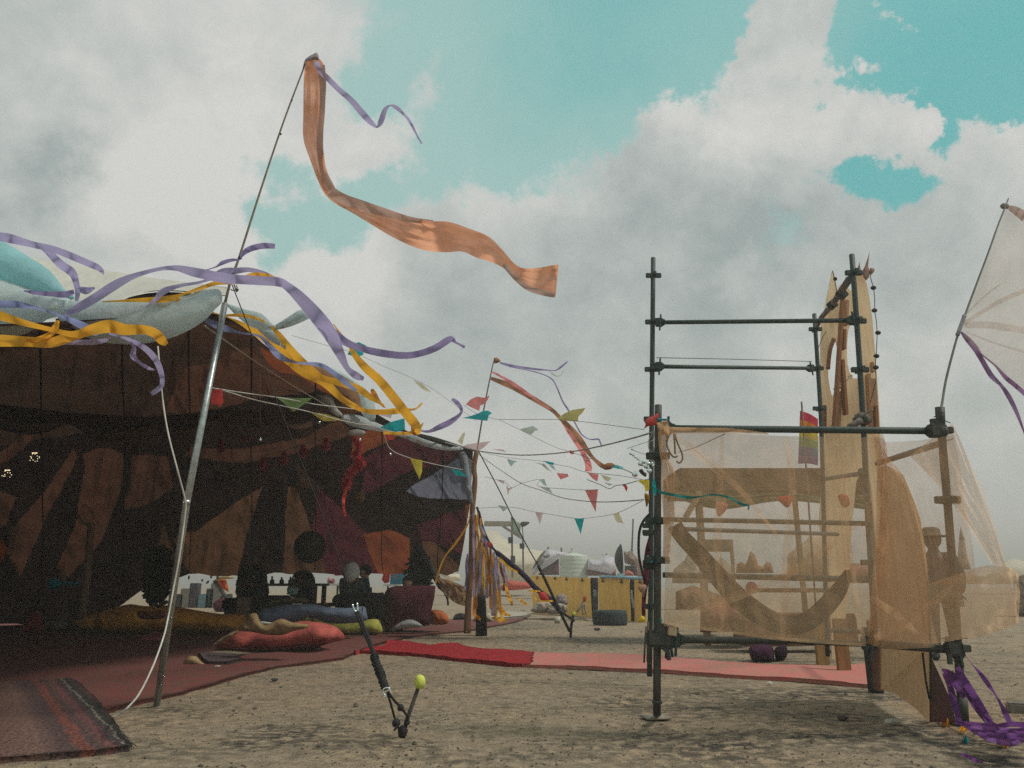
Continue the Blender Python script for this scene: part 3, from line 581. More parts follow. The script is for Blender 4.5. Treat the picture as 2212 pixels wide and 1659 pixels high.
# ------------------------------------------------------------------ big orange banner and its violet ribbon
BAN = fab((.94, .45, .27), .68, .97, var=.16, scale=5, bump=.3)
banner = ribbon('long_banner', MW(zBN, [(285, 118, 85), (300, 170, 125), (302, 260, 138), (298, 450, 134), (292, 600, 122), (315, 720, 92), (350, 850, 66), (392, 930, 70), (455, 982, 78), (560, 1032, 92), (690, 1095, 120), (850, 1165, 160), (1000, 1212, 185), (1130, 1222, 190), (1240, 1240, 150), (1350, 1285, 150), (1440, 1340, 100), (1520, 1405, 62), (1575, 1445, 72), (1640, 1470, 110), (1720, 1485, 155), (1790, 1490, 190), (1812, 1492, 200)]), 5.3, 5.6, BAN,
                label='long rust orange cloth banner streaming from the top of the tall mast', cat='banner', n=150, cross=22, cup=.22, twist=.45, folds=.09)
for v in banner.data.vertices: pass
BANW = fab((.55, .37, .31), .45, .97, var=.2, scale=5)
def edge_fold(pts, lab): ribbon('banner_hem', MW(zBN, pts), 5.22, 5.4, BANW, banner, n=40, cup=.3, twist=.4)
def sub(parent, o):      # child of a top-level mesh: keep world place
    return o
banner_kids = [[(345, 150, 42), (352, 280, 42), (348, 420, 34), (335, 600, 40), (340, 720, 40), (358, 820, 44), (400, 930, 66)], [(400, 935, 60), (480, 985, 66), (600, 1025, 62), (760, 1075, 50), (900, 1112, 34), (1040, 1130, 26)], [(1480, 1390, 30), (1560, 1480, 34), (1640, 1545, 30), (1740, 1570, 40), (1800, 1585, 30)]]
for bk in banner_kids: edge_fold(bk, '')
ribbon('violet_ribbon', MW(zBN, [(310, 130, 30), (335, 185, 34), (380, 230, 34), (450, 300, 34), (530, 370, 36), (590, 440, 40), (650, 505, 34), (690, 535, 14), (715, 500, 34), (740, 430, 28), (770, 402, 10), (810, 415, 26), (860, 460, 16), (890, 495, 18), (915, 540, 16), (945, 600, 10), (970, 640, 16)]), 5.2, 5.6, PURPLE, label='long violet ribbon zigzagging from the top of the tall mast beside the orange banner', cat='ribbon', n=100)
puff('mast_head_knot', M(zBN, [(225, 180), (240, 120), (260, 100), (285, 85), (315, 72), (328, 100), (325, 122), (290, 118), (240, 150)]), 5.28, .03, fab((.45, .38, .42), .3), mast, step=4)

# ------------------------------------------------------------------ streamers of the tent edge
GP = 'streamers blowing along the front edge of the tent'
def streamer(m, pts, Y0, Y1, label, f=None, **k): return ribbon('ribbon', MW(f, pts) if f else pts, Y0, Y1, m, label=label, cat='ribbon', group=GP, **k)
streamer(PURPLE, [(-40, 506, 18), (0, 511, 19), (25, 516, 20), (70, 528, 14), (120, 540, 15), (170, 560, 15), (205, 575, 14), (218, 583, 10), (224, 593, 4)], 4.5, 4.8, 'uppermost violet ribbon entering at the far left above the blue tent edge')
streamer(PURPLE, [(80, 527, 6), (105, 545, 14), (130, 570, 18), (155, 588, 18), (163, 606, 14), (168, 630, 12), (165, 650, 8)], 4.7, 4.9, 'violet ribbon dropping from the uppermost one and folding over the blue tent edge')
streamer(PURPLE2, [(52, 628, 3), (75, 632, 9), (110, 635, 11), (140, 636, 14), (160, 630, 10)], 4.65, 4.7, 'short dark violet ribbon pointing left across the blue tent edge')
streamer(PURPLE, [(168, 622, 8), (185, 628, 16), (205, 622, 4)], 4.75, 4.8, 'tiny violet ribbon end fluttering on the pale outer roof')
streamer(BLUEP, [(-30, 655, 14), (0, 657, 16), (40, 658, 15), (90, 668, 5), (130, 682, 6), (160, 695, 14), (195, 712, 18), (212, 722, 12)], 4.6, 4.75, 'blue violet ribbon running from the left frame edge down to the orange ribbon')
streamer(PURPLE, [(140, 680, 10), (165, 667, 18), (200, 647, 20), (250, 615, 20), (290, 596, 12), (340, 582, 8), (380, 579, 12), (420, 588, 20), (480, 600, 22), (520, 604, 20), (560, 606, 20), (600, 609, 20), (620, 618, 18), (650, 645, 26), (690, 690, 32), (715, 725, 30), (735, 765, 20), (750, 795, 12), (770, 812, 16), (786, 818, 8)], 4.75, 5.4, 'broad violet ribbon arching over the aluminium pole from the blue edge to the right', n=150)
streamer(PURPLE, [(315, 664, 3), (335, 648, 9), (352, 630, 14), (385, 618, 8), (430, 610, 6), (455, 602, 8), (480, 590, 20), (510, 585, 14), (540, 583, 10), (575, 592, 8), (610, 615, 10), (655, 655, 14), (700, 700, 14), (740, 738, 12), (790, 758, 9), (810, 765, 4)], 4.9, 5.6, 'thin violet ribbon winding behind the broad one over the pole top', n=100)
streamer(PURPLE2, [(519, 558, 3), (528, 545, 11), (545, 536, 13), (570, 531, 13), (594, 532, 11)], 5.15, 5.2, 'short violet ribbon blowing right from the knot above the pole top')
streamer(PURPLE2, [(517, 561, 4), (500, 562, 7), (480, 568, 9), (465, 577, 3), (430, 588, 3)], 5.15, 5.1, 'short violet ribbon blowing left from the knot above the pole top')
streamer(PURPLE2, [(700, 690, 4), (745, 735, 12), (780, 752, 14), (820, 762, 16), (870, 768, 15), (905, 764, 14), (940, 752, 15), (972, 733, 14), (985, 740, 5), (1004, 750, 6)], 5.3, 6.0, 'long violet ribbon tail whose tip kinks up in the open sky')
streamer(BLUEP, [(428, 680, 3), (450, 694, 12), (480, 707, 16), (515, 718, 5), (560, 726, 5), (580, 745, 10), (605, 770, 14), (640, 783, 5), (690, 788, 9), (720, 805, 10), (745, 825, 12), (770, 845, 6)], 5.05, 7.0, 'blue violet ribbon crossing behind the aluminium pole along the roof edge', n=90)
streamer(PURPLE, [(282, 738, 3), (290, 752, 9), (287, 768, 13), (300, 782, 7), (320, 795, 8), (335, 799, 2)], 4.9, 4.95, 'short curly violet ribbon hanging against the dark tent opening')
streamer(PURPLE, [(235, 720, 4), (275, 732, 7), (310, 750, 12), (335, 775, 14), (348, 805, 12), (350, 830, 10), (340, 842, 11), (327, 851, 9)], 4.9, 4.9, 'longer violet ribbon curling down in front of the white cable')
streamer(PURPLE2, [(898, 928, 3), (925, 932, 6), (950, 922, 12), (975, 910, 12), (995, 893, 6), (995, 880, 8), (985, 868, 9), (976, 862, 6)], 9, 9.4, 'violet ribbon hooking upward beyond the orange knot at the roof edge')
streamer(PURPLE, [(0, 738, 8), (60, 740, 10), (140, 740, 10), (210, 738, 12), (240, 730, 4)], 4.68, 4.7, 'violet ribbon showing under the orange ribbons at the far left')
streamer(ORANGE, [(-40, 672, 22), (0, 682, 20), (50, 697, 14), (110, 712, 10), (160, 722, 14), (200, 712, 24), (235, 705, 28), (270, 712, 24), (310, 712, 20), (335, 720, 20), (350, 735, 20), (360, 744, 10)], 4.45, 4.8, 'broad orange ribbon waving across the far left with its end drooping by the cable', n=90)
streamer(ORANGE, [(-40, 738, 24), (0, 736, 26), (60, 738, 22), (110, 740, 22), (150, 728, 22), (190, 718, 16), (220, 715, 8)], 4.5, 4.7, 'lowest orange ribbon at the far left under the blue tent edge')
streamer(ORANGE, [(125, 692, 8), (120, 706, 14), (108, 722, 12), (80, 732, 8), (50, 738, 6)], 4.65, 4.55, 'short orange ribbon looping up in front of the blue tent edge')
streamer(ORANGE, [(220, 652, 2), (260, 650, 5), (310, 648, 10), (350, 647, 14), (375, 643, 12), (400, 634, 6), (435, 622, 8), (465, 612, 9), (500, 610, 8)], 4.9, 5.15, 'orange ribbon tied round the top of the aluminium pole and blowing left')
streamer(ORANGE, [(372, 642, 6), (395, 655, 12), (430, 670, 13), (470, 685, 15), (520, 703, 17), (560, 722, 18), (590, 745, 20), (625, 775, 26), (660, 800, 30), (700, 825, 20), (735, 858, 14), (765, 877, 12), (800, 890, 9), (850, 890, 10), (866, 886, 14)], 4.9, 8.5, 'long orange ribbon slanting down across the aluminium pole and the roof edge', n=120)
streamer(ORANGE, [(585, 704, 3), (600, 720, 11), (620, 745, 14), (645, 775, 18), (672, 800, 18), (700, 818, 14), (740, 828, 15), (775, 840, 15), (800, 858, 12), (830, 876, 3)], 5.4, 8.2, 'orange ribbon starting below the blue flap and joining the long slanting one')
streamer(ORANGE, [(720, 700, 2), (752, 742, 6), (765, 765, 12), (788, 793, 17), (820, 822, 19), (850, 858, 20), (875, 890, 20), (893, 912, 21), (903, 925, 15), (900, 938, 12)], 6.0, 9.0, 'wide orange ribbon running down through the sky to the knot at the roof edge', n=90)
streamer(ORANGE, [(902, 930, 8), (880, 936, 7), (850, 936, 6), (828, 934, 8)], 9.0, 8.9, 'thin orange ribbon trailing left from the knot at the roof edge')
streamer(ORANGE, [(530, 598, 8), (550, 595, 13), (580, 598, 12), (612, 608, 3)], 5.15, 5.3, 'small orange ribbon just right of the pole top under the violet one')
streamer(ORANGE, [(470, 683, 2), (500, 681, 6), (530, 682, 8), (560, 690, 5), (575, 698, 3)], 5.2, 5.5, 'thin orange ribbon flicking right from behind the pole over the blue flap')
streamer(ORANGE, [(770, 884, 5), (820, 889, 9), (862, 885, 9), (895, 884, 4), (912, 871, 4)], 8.6, 9.2, 'thin orange ribbon lying level along the rolled roof edge')
streamer(ORANGE2, [(857, 840, 6), (866, 853, 14), (870, 868, 12), (890, 880, 4)] if False else MW(zPT, [(1230, 1055, 22), (1245, 1090, 40), (1270, 1130, 30), (1310, 1180, 14), (1330, 1190, 6)]), 9.3, 9.4, 'short rust coloured ribbon end sticking up from the rolled roof edge')
puff('ribbon_knot', M(zPT, [(1520, 1330), (1570, 1330), (1610, 1300), (1600, 1330), (1575, 1360), (1560, 1395), (1530, 1390)]), 9.0, .05, ORANGE, step=5, label='orange knot where the wide ribbon is tied to the roof edge', cat='knot')

# rear mast streamers
GR = 'streamers flying from the rear mast'
def rs(m, pts, label, **k): return ribbon('streamer', MW(zBU, pts), 13.3, 12.0, m, label=label, cat='streamer', group=GR, **k)
rs(PURPLE2, [(485, 140, 12), (600, 170, 20), (700, 188, 20), (820, 205, 22), (940, 215, 14), (1030, 218, 10), (1090, 180, 22), (1150, 130, 12)], 'violet streamer on the rear mast whose end turns up')
rs(PURPLE2, [(485, 148, 8), (600, 185, 10), (750, 215, 10), (900, 255, 10), (1000, 310, 12), (1050, 400, 14), (1100, 520, 16), (1160, 615, 18), (1230, 750, 14), (1290, 850, 14), (1370, 895, 10), (1450, 895, 18), (1470, 930, 14), (1485, 970, 10)], 'long thin violet streamer sweeping down from the rear mast to the cord', n=100)
rs(PALEG, [(970, 225, 4), (1010, 260, 12), (1050, 275, 8), (1090, 255, 8), (1108, 215, 8)], 'tiny pale curl of ribbon under the violet streamer end')
rs(fab((.42, .20, .11), .4), [(395, 295, 32), (500, 335, 50), (620, 385, 56), (750, 460, 50), (870, 530, 48), (1000, 610, 38), (1080, 690, 40), (1180, 790, 52), (1270, 900, 60), (1330, 990, 50), (1400, 1080, 34), (1480, 1150, 46), (1540, 1175, 40)], 'long rust streamer drooping from the rear mast to the right', n=110, folds=.1, cross=9)
rs(PINKF, [(410, 235, 20), (480, 270, 22), (600, 340, 34), (720, 420, 30), (850, 510, 14), (980, 600, 8)], 'pink streamer lying along the top of the rust one')
rs(PINKF, [(1110, 720, 50), (1180, 830, 56), (1250, 940, 52), (1310, 1050, 48), (1350, 1130, 62), (1355, 1210, 66)], 'pink streamer tail hanging below the yellow pennant')
puff('streamer_knot', M(zBU, [(1495, 1160), (1520, 1135), (1560, 1125), (1600, 1135), (1590, 1180), (1540, 1195), (1505, 1190)]), 11.9, .05, fab((.42, .18, .08), .3), step=4, label='rust coloured knot at the end of the long drooping streamer', cat='knot')
ribbon('streamer_tip', MW(zBU, [(1570, 1150, 30), (1620, 1162, 34), (1690, 1180, 28)]), 11.9, 11.9, TEALF, label='teal cloth tip tied beyond the rust knot', cat='ribbon')
tube('thread', path(M(zBU, [(1690, 1182), (1760, 1210), (1800, 1235)]), 11.9, 8, 8), .003, CORDD, label='thin thread from the teal tip to the mirror balls', cat='thread')

# ------------------------------------------------------------------ bunting
def bunting(label, cord, Y0, Y1, pens, r=.004, cm=CORDD, n=40, f=zBU):
    P = path(M(f, cord), Y0, Y1, n); b = thing('bunting', label, 'bunting', P[0], 'bunting strings between the tent and the scaffold')
    tube('cord', P, r, cm, b, n=5)
    x0, x1 = f(*cord[0])[0], f(*cord[-1])[0]
    for (m, poly, lab) in pens:
        q = M(f, poly); cx = sum(p[0] for p in q) / len(q); Y = Y0 + (Y1 - Y0) * max(0, min(1, (cx - x0) / ((x1 - x0) or 1)))
        w = max(p[0] for p in q) - min(p[0] for p in q); mm = mpp(D(cx, q[0][1], Y)); ph = random.uniform(0, 6)
        V, F = tri_poly(q, step=max(2.5, w / 6)); vs = [D(x, y, Y - .02 + mm * w * .10 * math.sin(ph + (x - cx) / w * 6 + (y - q[0][1]) / w * 2)) for x, y in V]
        obj('pennant', mesh(vs, F), m, b, label=lab)
    return b
bunting('heavy cord sagging from the wooden pole to the scaffold, pink pennant at its tent end', [(0, 940), (280, 1010), (700, 1050), (1150, 1020), (1480, 960), (1800, 880), (2000, 820)], 13.3, 6.9,
        [(PALEP, [(110, 970), (160, 945), (395, 912), (330, 975), (270, 1010), (180, 985)], 'pale pink pennant'), (PALEP, [(390, 988), (520, 995), (545, 1020), (480, 1010)], 'pale pink pennant')], r=.009, cm=hard((.30, .29, .27), .7))
bunting('upper level string with pink, teal and large yellow pennants crossing the sky', [(130, 560), (250, 640), (380, 680), (500, 700), (1050, 700), (1300, 722), (1900, 800)], 12.5, 7,
        [(PINKF, [(150, 550), (200, 500), (260, 475), (330, 487), (385, 465), (345, 540), (290, 565), (282, 616), (200, 580)], 'pink pennant'),
         (TEALF, [(115, 685), (200, 665), (270, 640), (320, 615), (370, 613), (408, 640), (375, 660), (362, 714)], 'teal pennant'),
         (fab((.72, .62, .24), .5), [(1055, 685), (1120, 640), (1200, 605), (1325, 588), (1290, 640), (1255, 670), (1250, 722), (1090, 710)], 'large yellow pennant')], r=.003)
bunting('faint string slanting down from the teal pennant with one pale green pennant', [(480, 705), (700, 810), (1000, 960), (1150, 1010), (1300, 1060), (1450, 1110)], 12.8, 9,
        [(PALEG, [(680, 795), (810, 765), (865, 800), (830, 815), (790, 850), (740, 830)], 'pale green pennant'), (PINKF, [(1150, 1015), (1180, 1000), (1225, 1035), (1190, 1045)], 'small pink pennant')], r=.003)
bunting('string of faded pennants sloping from the wooden pole through the sky', [(300, 1020), (560, 1075), (900, 1110), (1030, 1140), (1180, 1170), (1340, 1220), (1650, 1250), (1880, 1290)], 13, 8,
        [(PALEB, [(555, 1085), (655, 1112), (620, 1130), (595, 1165), (570, 1130)], 'pale blue pennant'), (TEALF, [(905, 1103), (1015, 1125), (1010, 1150), (960, 1140)], 'teal pennant'), (PALEB, [(960, 1145), (1010, 1155), (1035, 1205), (1000, 1180)], 'pale teal pennant'),
         (PALEG, [(815, 1122), (920, 1135), (1000, 1222), (940, 1190), (890, 1145)], 'grey green pennant'), (PINKF, [(1040, 1225), (1150, 1235), (1160, 1260), (1080, 1290), (1065, 1265)], 'pink pennant'),
         (PINKF, [(1340, 1220), (1455, 1240), (1440, 1310), (1400, 1285)], 'pink pennant'), (PALEY, [(1470, 1240), (1585, 1275), (1545, 1310), (1510, 1290)], 'yellow pennant')], r=.003)
bunting('long sagging string from the wooden pole with grey green pennants, running to the scaffold foot', [(270, 1040), (480, 1190), (700, 1330), (900, 1400), (1100, 1470), (1300, 1500), (1450, 1510), (1650, 1507), (1900, 1488)], 13.3, 7,
        [(PALEG, [(865, 1357), (970, 1370), (1005, 1430), (940, 1400)], 'grey green pennant')], r=.005)
bunting('low string with a big pink pennant pointing down', [(680, 1330), (870, 1290), (860, 1357), (1100, 1380), (1320, 1392), (1450, 1388)], 12.5, 9.5,
        [(PALEB, [(873, 1290), (920, 1283), (945, 1355), (915, 1345)], 'pale teal pennant'), (PINKF, [(1320, 1395), (1448, 1388), (1435, 1500), (1425, 1610), (1370, 1500)], 'big pink pennant')], r=.003)
bunting('string at the scaffold side with small red and yellow pennants', [(1340, 1290), (1480, 1345), (1560, 1380), (1620, 1350), (1720, 1335), (1850, 1300), (1950, 1290)], 9, 6.6,
        [(REDF, [(1685, 1345), (1720, 1332), (1740, 1370), (1728, 1412), (1705, 1365)], 'small red pennant'), (YELF, [(1835, 1300), (1950, 1285), (1952, 1390), (1915, 1415), (1900, 1350)], 'yellow pennant'), (PALEG, [(1500, 1318), (1600, 1335), (1560, 1350)], 'pale pennant')], r=.004)
bunting('left low string tied to the wooden pole with pale pink pennants', [(330, 1262), (450, 1290), (540, 1320), (600, 1370), (690, 1330)], 13.2, 12,
        [(PALEP, [(445, 1288), (530, 1300), (520, 1335)], 'pale pink pennant'), (fab((.72, .5, .35), .5, .8), [(545, 1340), (570, 1375), (610, 1370), (575, 1400), (565, 1445), (553, 1390)], 'pale orange pennant')], r=.003)
bunting('lowest string in front of the far tents with pink, teal and yellow pennants', [(100, 170), (560, 150), (800, 195), (900, 210), (1200, 258), (1290, 258), (1480, 235), (1640, 195), (1850, 90)], 13.4, 9,
        [(PALEP, [(815, 196), (893, 204), (862, 315)], 'pale pink pennant'), (TEALF, [(1195, 260), (1288, 258), (1255, 412)], 'teal pennant'), (PALEY, [(1565, 225), (1620, 195), (1668, 310), (1600, 290)], 'pale yellow pennant'), (PALEG, [(455, 130), (560, 150), (510, 195)], 'pale green pennant')], r=.003, f=zFR)
bunting('white string from the aluminium pole along the roof edge with red, green and yellow pennants', [(40, 1045), (150, 1070), (350, 1130), (600, 1185), (780, 1225), (980, 1280), (1120, 1310), (1290, 1345), (1360, 1490), (1500, 1560), (1700, 1610), (1900, 1650)], 5.2, 11,
        [(REDF, [(60, 1050), (130, 1055), (138, 1150), (115, 1182), (45, 1160), (50, 1090)], 'red pennant'), (GREENF, [(525, 1112), (650, 1120), (790, 1122), (655, 1222)], 'green pennant'), (fab((.70, .58, .12), .45), [(775, 1225), (900, 1240), (1000, 1275), (960, 1292), (870, 1290)], 'yellow pennant'),
         (YELF, [(1510, 1562), (1602, 1580), (1600, 1660), (1580, 1720)], 'yellow pennant'), (TEALF, [(1810, 1640), (1880, 1655), (1940, 1700), (1850, 1690)], 'teal pennant')], r=.0055, cm=CORD, f=zPT, n=70)
bunting('second white string running from the pole over the roof edge past the teal pennant', [(60, 1048), (300, 1085), (560, 1120), (800, 1165), (1000, 1190), (1200, 1215), (1400, 1240)], 5.2, 9.6,
        [(TEALF, [(1290, 1340), (1360, 1300), (1470, 1270), (1475, 1350), (1410, 1372)], 'teal pennant'), (REDF, [(1310, 1365), (1350, 1385), (1400, 1430), (1330, 1425)], 'red pennant'), (PALEP, [(1230, 1215), (1380, 1235), (1370, 1270), (1280, 1245)], 'pink pennant')], r=.0055, cm=CORD, f=zPT)
bunting('faint thread high over the roof edge with a teal scrap and a yellow scrap', [(640, 660), (850, 720), (1100, 790), (1300, 880), (1540, 980), (1700, 1070), (2000, 1290)], 7.5, 11,
        [(TEALF, [(1050, 800), (1090, 730), (1130, 708), (1190, 735), (1160, 760), (1170, 800), (1120, 822)], 'teal pennant'), (PALEY, [(1530, 985), (1600, 1015), (1668, 1078), (1630, 1070), (1590, 1045)], 'yellow pennant'), (PALEY, [(1820, 1440), (1880, 1400), (1915, 1375), (1890, 1470)] if False else [(1860, 1440), (1900, 1378), (1918, 1375), (1895, 1468)], 'yellow pennant')], r=.002, f=zPT)
tube('guy_line', path(M(zPT, [(0, 590), (240, 760), (460, 910), (800, 1120), (1100, 1275), (1350, 1350), (1700, 1430), (2000, 1510)]), 5.2, 13.2, 40), .006, CORD, label='straight white line running from the aluminium pole down to the rear corner of the tent', cat='rope')
# dim red bunting under the roof
ib = thing('bunting', 'dim string of dark red pennants hanging under the tent roof', 'bunting', D(540, 1000, 10))
P = path(M(zPT, [(60, 1400), (290, 1340), (450, 1260), (640, 1190), (760, 1040)]), 9.5, 9, 20); tube('cord', P, .004, CORDD, ib, n=4)
tube('cord', path(M(zPT, [(60, 1640), (300, 1580), (580, 1510), (720, 1460), (900, 1420)]), 10, 9.5, 20), .004, CORDD, ib, n=4)
DR = fab((.40, .04, .06), .5)
for (x, y) in ((115, 1470), (290, 1390), (450, 1300), (620, 1215), (430, 1600), (580, 1560), (720, 1510), (890, 1460), (770, 1060)):
    q = M(zPT, [(x - 10, y - 50), (x + 18, y - 45), (x + 40, y + 30), (x + 5, y + 60), (x - 35, y + 25)]); V, F = tri_poly(q, step=4)
    obj('pennant', mesh([D(a, b, 9.4 + .1 * math.sin(a)) for a, b in V], F), DR, ib)
# hanging baubles
for i, (x, y, x0, y0, Y, lab) in enumerate(((408, 1428, 410, 740, 6.5, 'silver bauble on a long thread right of the aluminium pole'), (840, 1300, 838, 1240, 9.0, 'silver bauble hanging near the yellow pennant'), (1140, 1430, 1135, 1380, 9.3, 'silver bauble below the rolled roof edge'), (1365, 1535, 1362, 1490, 10, 'pair of silver baubles hanging above the yellow pennant'))):
    a, b = zPT(x, y); c, d = zPT(x0, y0); r = 11 * .2934 * mpp(D(a, b, Y)) * 1.05
    hb = thing('bauble', lab, 'bauble', D(a, b, Y) - Vector((0, 0, r)), 'silver baubles hanging under the roof edge')
    tube('thread', [D(c, d, Y), D(a, b, Y)], .002, CORDD, hb, n=4); obj('ball', ball_me(D(a, b, Y), r, 16), CHROME, hb)
# silver disc under the roof edge
obj('oval_disc', ball_me(D(*zPT(1118, 1378), 9.4), .11, 20, (1.0, .25, .42)), hard((.35, .33, .31), .5), label='grey oval disc hanging at the rolled roof edge', cat='ornament')
# red feather boa
bm = bmesh.new(); pb = path([(765, 945), (775, 965), (768, 985), (780, 1000), (762, 1015), (752, 1035), (748, 1050)], 9.8, 9.8, 60); rb = random.Random(5)
for p in pb:
    for _ in range(26):
        d = Vector((rb.gauss(0, 1), rb.gauss(0, 1), rb.gauss(0, 1))).normalized(); l_ = rb.uniform(.05, .10); s_ = d.orthogonal().normalized() * .008
        bm.faces.new([bm.verts.new(p - s_), bm.verts.new(p + s_), bm.verts.new(p + d * l_)])
boa = thing('feather_boa', 'fluffy red feather boa hanging from the roof edge into the tent', 'boa', pb[-1])
obj('feathers', bm2me(bm), fab((.50, .05, .07), .3, var=.3), boa, smooth=False); tube('core', pb, .014, REDF, boa, n=6)
ribbon('boa_tail', [(748, 1048, 10), (742, 1085, 6), (746, 1115, 6)], 9.8, 9.8, REDF, boa)
# dark paper ball lantern
bx, by = zMD(1065, 770)
ln = thing('ball_lantern', 'dark round paper lantern hanging above the low table', 'lantern', D(bx, by + 32, 15)); 
bmm = bmesh.new(); bmesh.ops.create_uvsphere(bmm, u_segments=40, v_segments=24, radius=1); rr_ = 34 * mpp(D(bx, by, 15))
for v in bmm.verts: k_ = rr_ * (1 + .015 * math.cos(math.asin(max(-1, min(1, v.co.z))) * 22)); v.co = v.co * k_ + D(bx, by, 15)
obj('shade', bm2me(bmm), fab((.075, .060, .030), .3), ln); tube('thread', [D(bx, by - 30, 15), D(bx, by - 170, 15)], .004, BLACKR, ln, n=4)
sl2 = thing('small_lantern', 'small dull yellow lantern glowing faintly near the roof edge inside the tent', 'lantern', D(*zRT(360, 110), 13)); obj('shade', ball_me(D(*zRT(360, 60), 13), .10, 14), fab((.28, .19, .07), .4), sl2); tube('thread', [D(*zRT(360, 40), 13), D(*zRT(358, -150), 13)], .004, BLACKR, sl2, n=4)
# little chandeliers
LAMP = emit((1, .80, .50), 1.2)
for (f, x, y, lab) in ((zIN, 310, 420, 'glittering small chandelier, the upper right of the two at far left'), (zIN, 65, 575, 'glittering small chandelier at the far left edge, the lower of the two')):
    a, b = f(x, y); ch = thing('chandelier', lab, 'chandelier', D(a, b + 12, 10.5), 'little chandeliers inside the tent')
    rg = random.Random(int(x)); ms = []
    for k in range(13):
        t_ = k / 13 * 6.28; ms.append(ball_me(D(a + 13 * math.cos(t_) * rg.uniform(.4, 1.15), b + 3 + 8 * math.sin(t_) * rg.uniform(.3, 1.2), 10.5 + .1 * math.sin(t_)), .0055, 8))
    for k in range(4): ms.append(ball_me(D(a - 4 + k * 3, b - 7, 10.5), .008, 8))
    obj('bulbs', join(ms), LAMP, ch); obj('frame', join([tube_me([D(a + 13 * math.cos(t_), b + 3 + 7 * math.sin(t_), 10.5 + .1 * math.sin(t_)) for t_ in np.linspace(0, 6.28, 20)], .006, 5), tube_me([D(a, b - 7, 10.5), D(a, b - 60, 10.5)], .004, 4)]), hard((.03, .025, .02), .6), ch)

# ------------------------------------------------------------------ carpets and rugs
MAROON = hard((.185, .058, .056), .95, 0, .3, 5, .8, (.13, .068, .055), spec=.1)
ground_patch('maroon_carpet', [(-500, 1640), (-500, 1345), (0, 1345), (300, 1338), (700, 1336), (1000, 1340), (1140, 1338), (1085, 1352), (1000, 1366), (880, 1378), (790, 1405), (740, 1424), (600, 1443), (470, 1478), (385, 1502), (300, 1522), (210, 1548), (60, 1560), (0, 1560), (-200, 1590)], .0, MAROON, wr=.012, jag=.008, label='large maroon carpet covering the floor of the tent', cat='carpet')
a_, b_ = G(118, 1475), G(262, 1632); dv = (b_ - a_); RUG_ANGLE = math.atan2(dv.y, dv.x)
nrm = Vector((-math.sin(RUG_ANGLE), math.cos(RUG_ANGLE)))
e1 = Vector((G(165, 1478).x, G(165, 1478).y)).dot(nrm); RUG1 = e1 + .03; RUG0 = e1 - .66 if e1 > Vector((G(0, 1560).x, G(0, 1560).y)).dot(nrm) else e1 + .66
rug_poly = [(-420, 1545), (0, 1484), (80, 1478), (150, 1474), (165, 1480), (200, 1510), (240, 1560), (272, 1605), (285, 1622), (200, 1634), (100, 1642), (0, 1652), (-420, 1690)]
rug = ground_patch('striped_rug', rug_poly, .014, None, wr=.012, step=.05, th=.004, jag=.006, label='woven rug with brown, red and pale stripes at the bottom left corner', cat='rug')
fr = []; ra = random.Random(8)
for k in range(70):
    t_ = k / 69; q = G(165 + (278 - 165) * t_, 1480 + (1612 - 1480) * t_ ** .95, .03); d = Vector((ra.uniform(.5, 1), ra.uniform(.1, .6), 0)).normalized() * ra.uniform(.02, .05)
    fr.append(tube_me([q - d * .2, q + d * .6 + Vector((0, 0, .005)), q + d + Vector((0, 0, -.012))], .0022, 4))
rl = rug.location.copy()
fo = obj('fringe', join(fr), hard((.06, .05, .045), .9), rug)
sft = rug.location.x * nrm.x + rug.location.y * nrm.y; RUG0 -= sft; RUG1 -= sft; rug.data.materials.clear(); rug.data.materials.append(stripe_rug_mat())
RED = hard((.40, .022, .03), .95, 0, .3, 26, 1.0, (.17, .018, .02), spec=.1)
rr0 = ground_patch('red_shaggy_rug', M(zST, [(400, 700), (560, 655), (660, 635), (690, 600), (720, 600), (900, 620), (1050, 640), (1230, 615), (1397, 655)]) + [(1152, 1415), (1148, 1440), (1100, 1438), (1000, 1428), (900, 1418), (820, 1414), (766, 1412)], .012, RED, wr=.022, step=.05, th=.014, jag=.02, label='bright red shaggy rug lying on the bare ground in front of the tent', cat='rug')
PMAT = hard((.54, .16, .15), .95, 0, .3, 7, .7, (.38, .20, .155), spec=.1)
ground_patch('pink_runner', [(1150, 1414), (1420, 1423), (1500, 1430), (1600, 1440), (1680, 1441), (1800, 1447), (1890, 1440), (1893, 1488), (1700, 1472), (1500, 1460), (1330, 1450), (1150, 1441), (1120, 1438)], .016, PMAT, wr=.018, step=.05, jag=.006, th=.006, label='long pink runner mat leading from the red rug under the scaffold', cat='mat')
ground_patch('pale_mat', [(1050, 1332), (1100, 1326), (1150, 1330), (1135, 1337), (1090, 1341), (1060, 1340)], .05, fab((.42, .38, .32), 0), step=.12, label='pale mat at the foot of the wooden pole', cat='mat')

# ------------------------------------------------------------------ cushions and seats
def cushion(name, label, cat, poly, Y, depth, mat, f=zCU, wr=.35, step=None, group=None):
    """soft body with that outline; without a given depth its lowest point rests on the ground"""
    q_ = M(f, poly) if f else poly
    if Y is None: lo = max(q_, key=lambda p: p[1]); Y = G(lo[0], lo[1]).y + depth * .12
    return puff(name, M(f, poly) if f else poly, Y, depth * .5, mat, step=step, back=1.0, wr=wr, label=label, cat=cat, group=group)
cushion('mattress', 'long ochre floor mattress slumped across the middle of the tent', 'mattress', [(450, 1590), (560, 1500) if False else (700, 480), (860, 430), (1000, 395), (1120, 410), (1300, 405), (1450, 430), (1700, 470), (1890, 480), (1890, 600), (1720, 630), (1400, 620), (1000, 625), (800, 615), (650, 590), (580, 540)][1:], None, 1.4, fab((.80, .38, .06), .0, var=.35, scale=4), zBL, wr=.2)
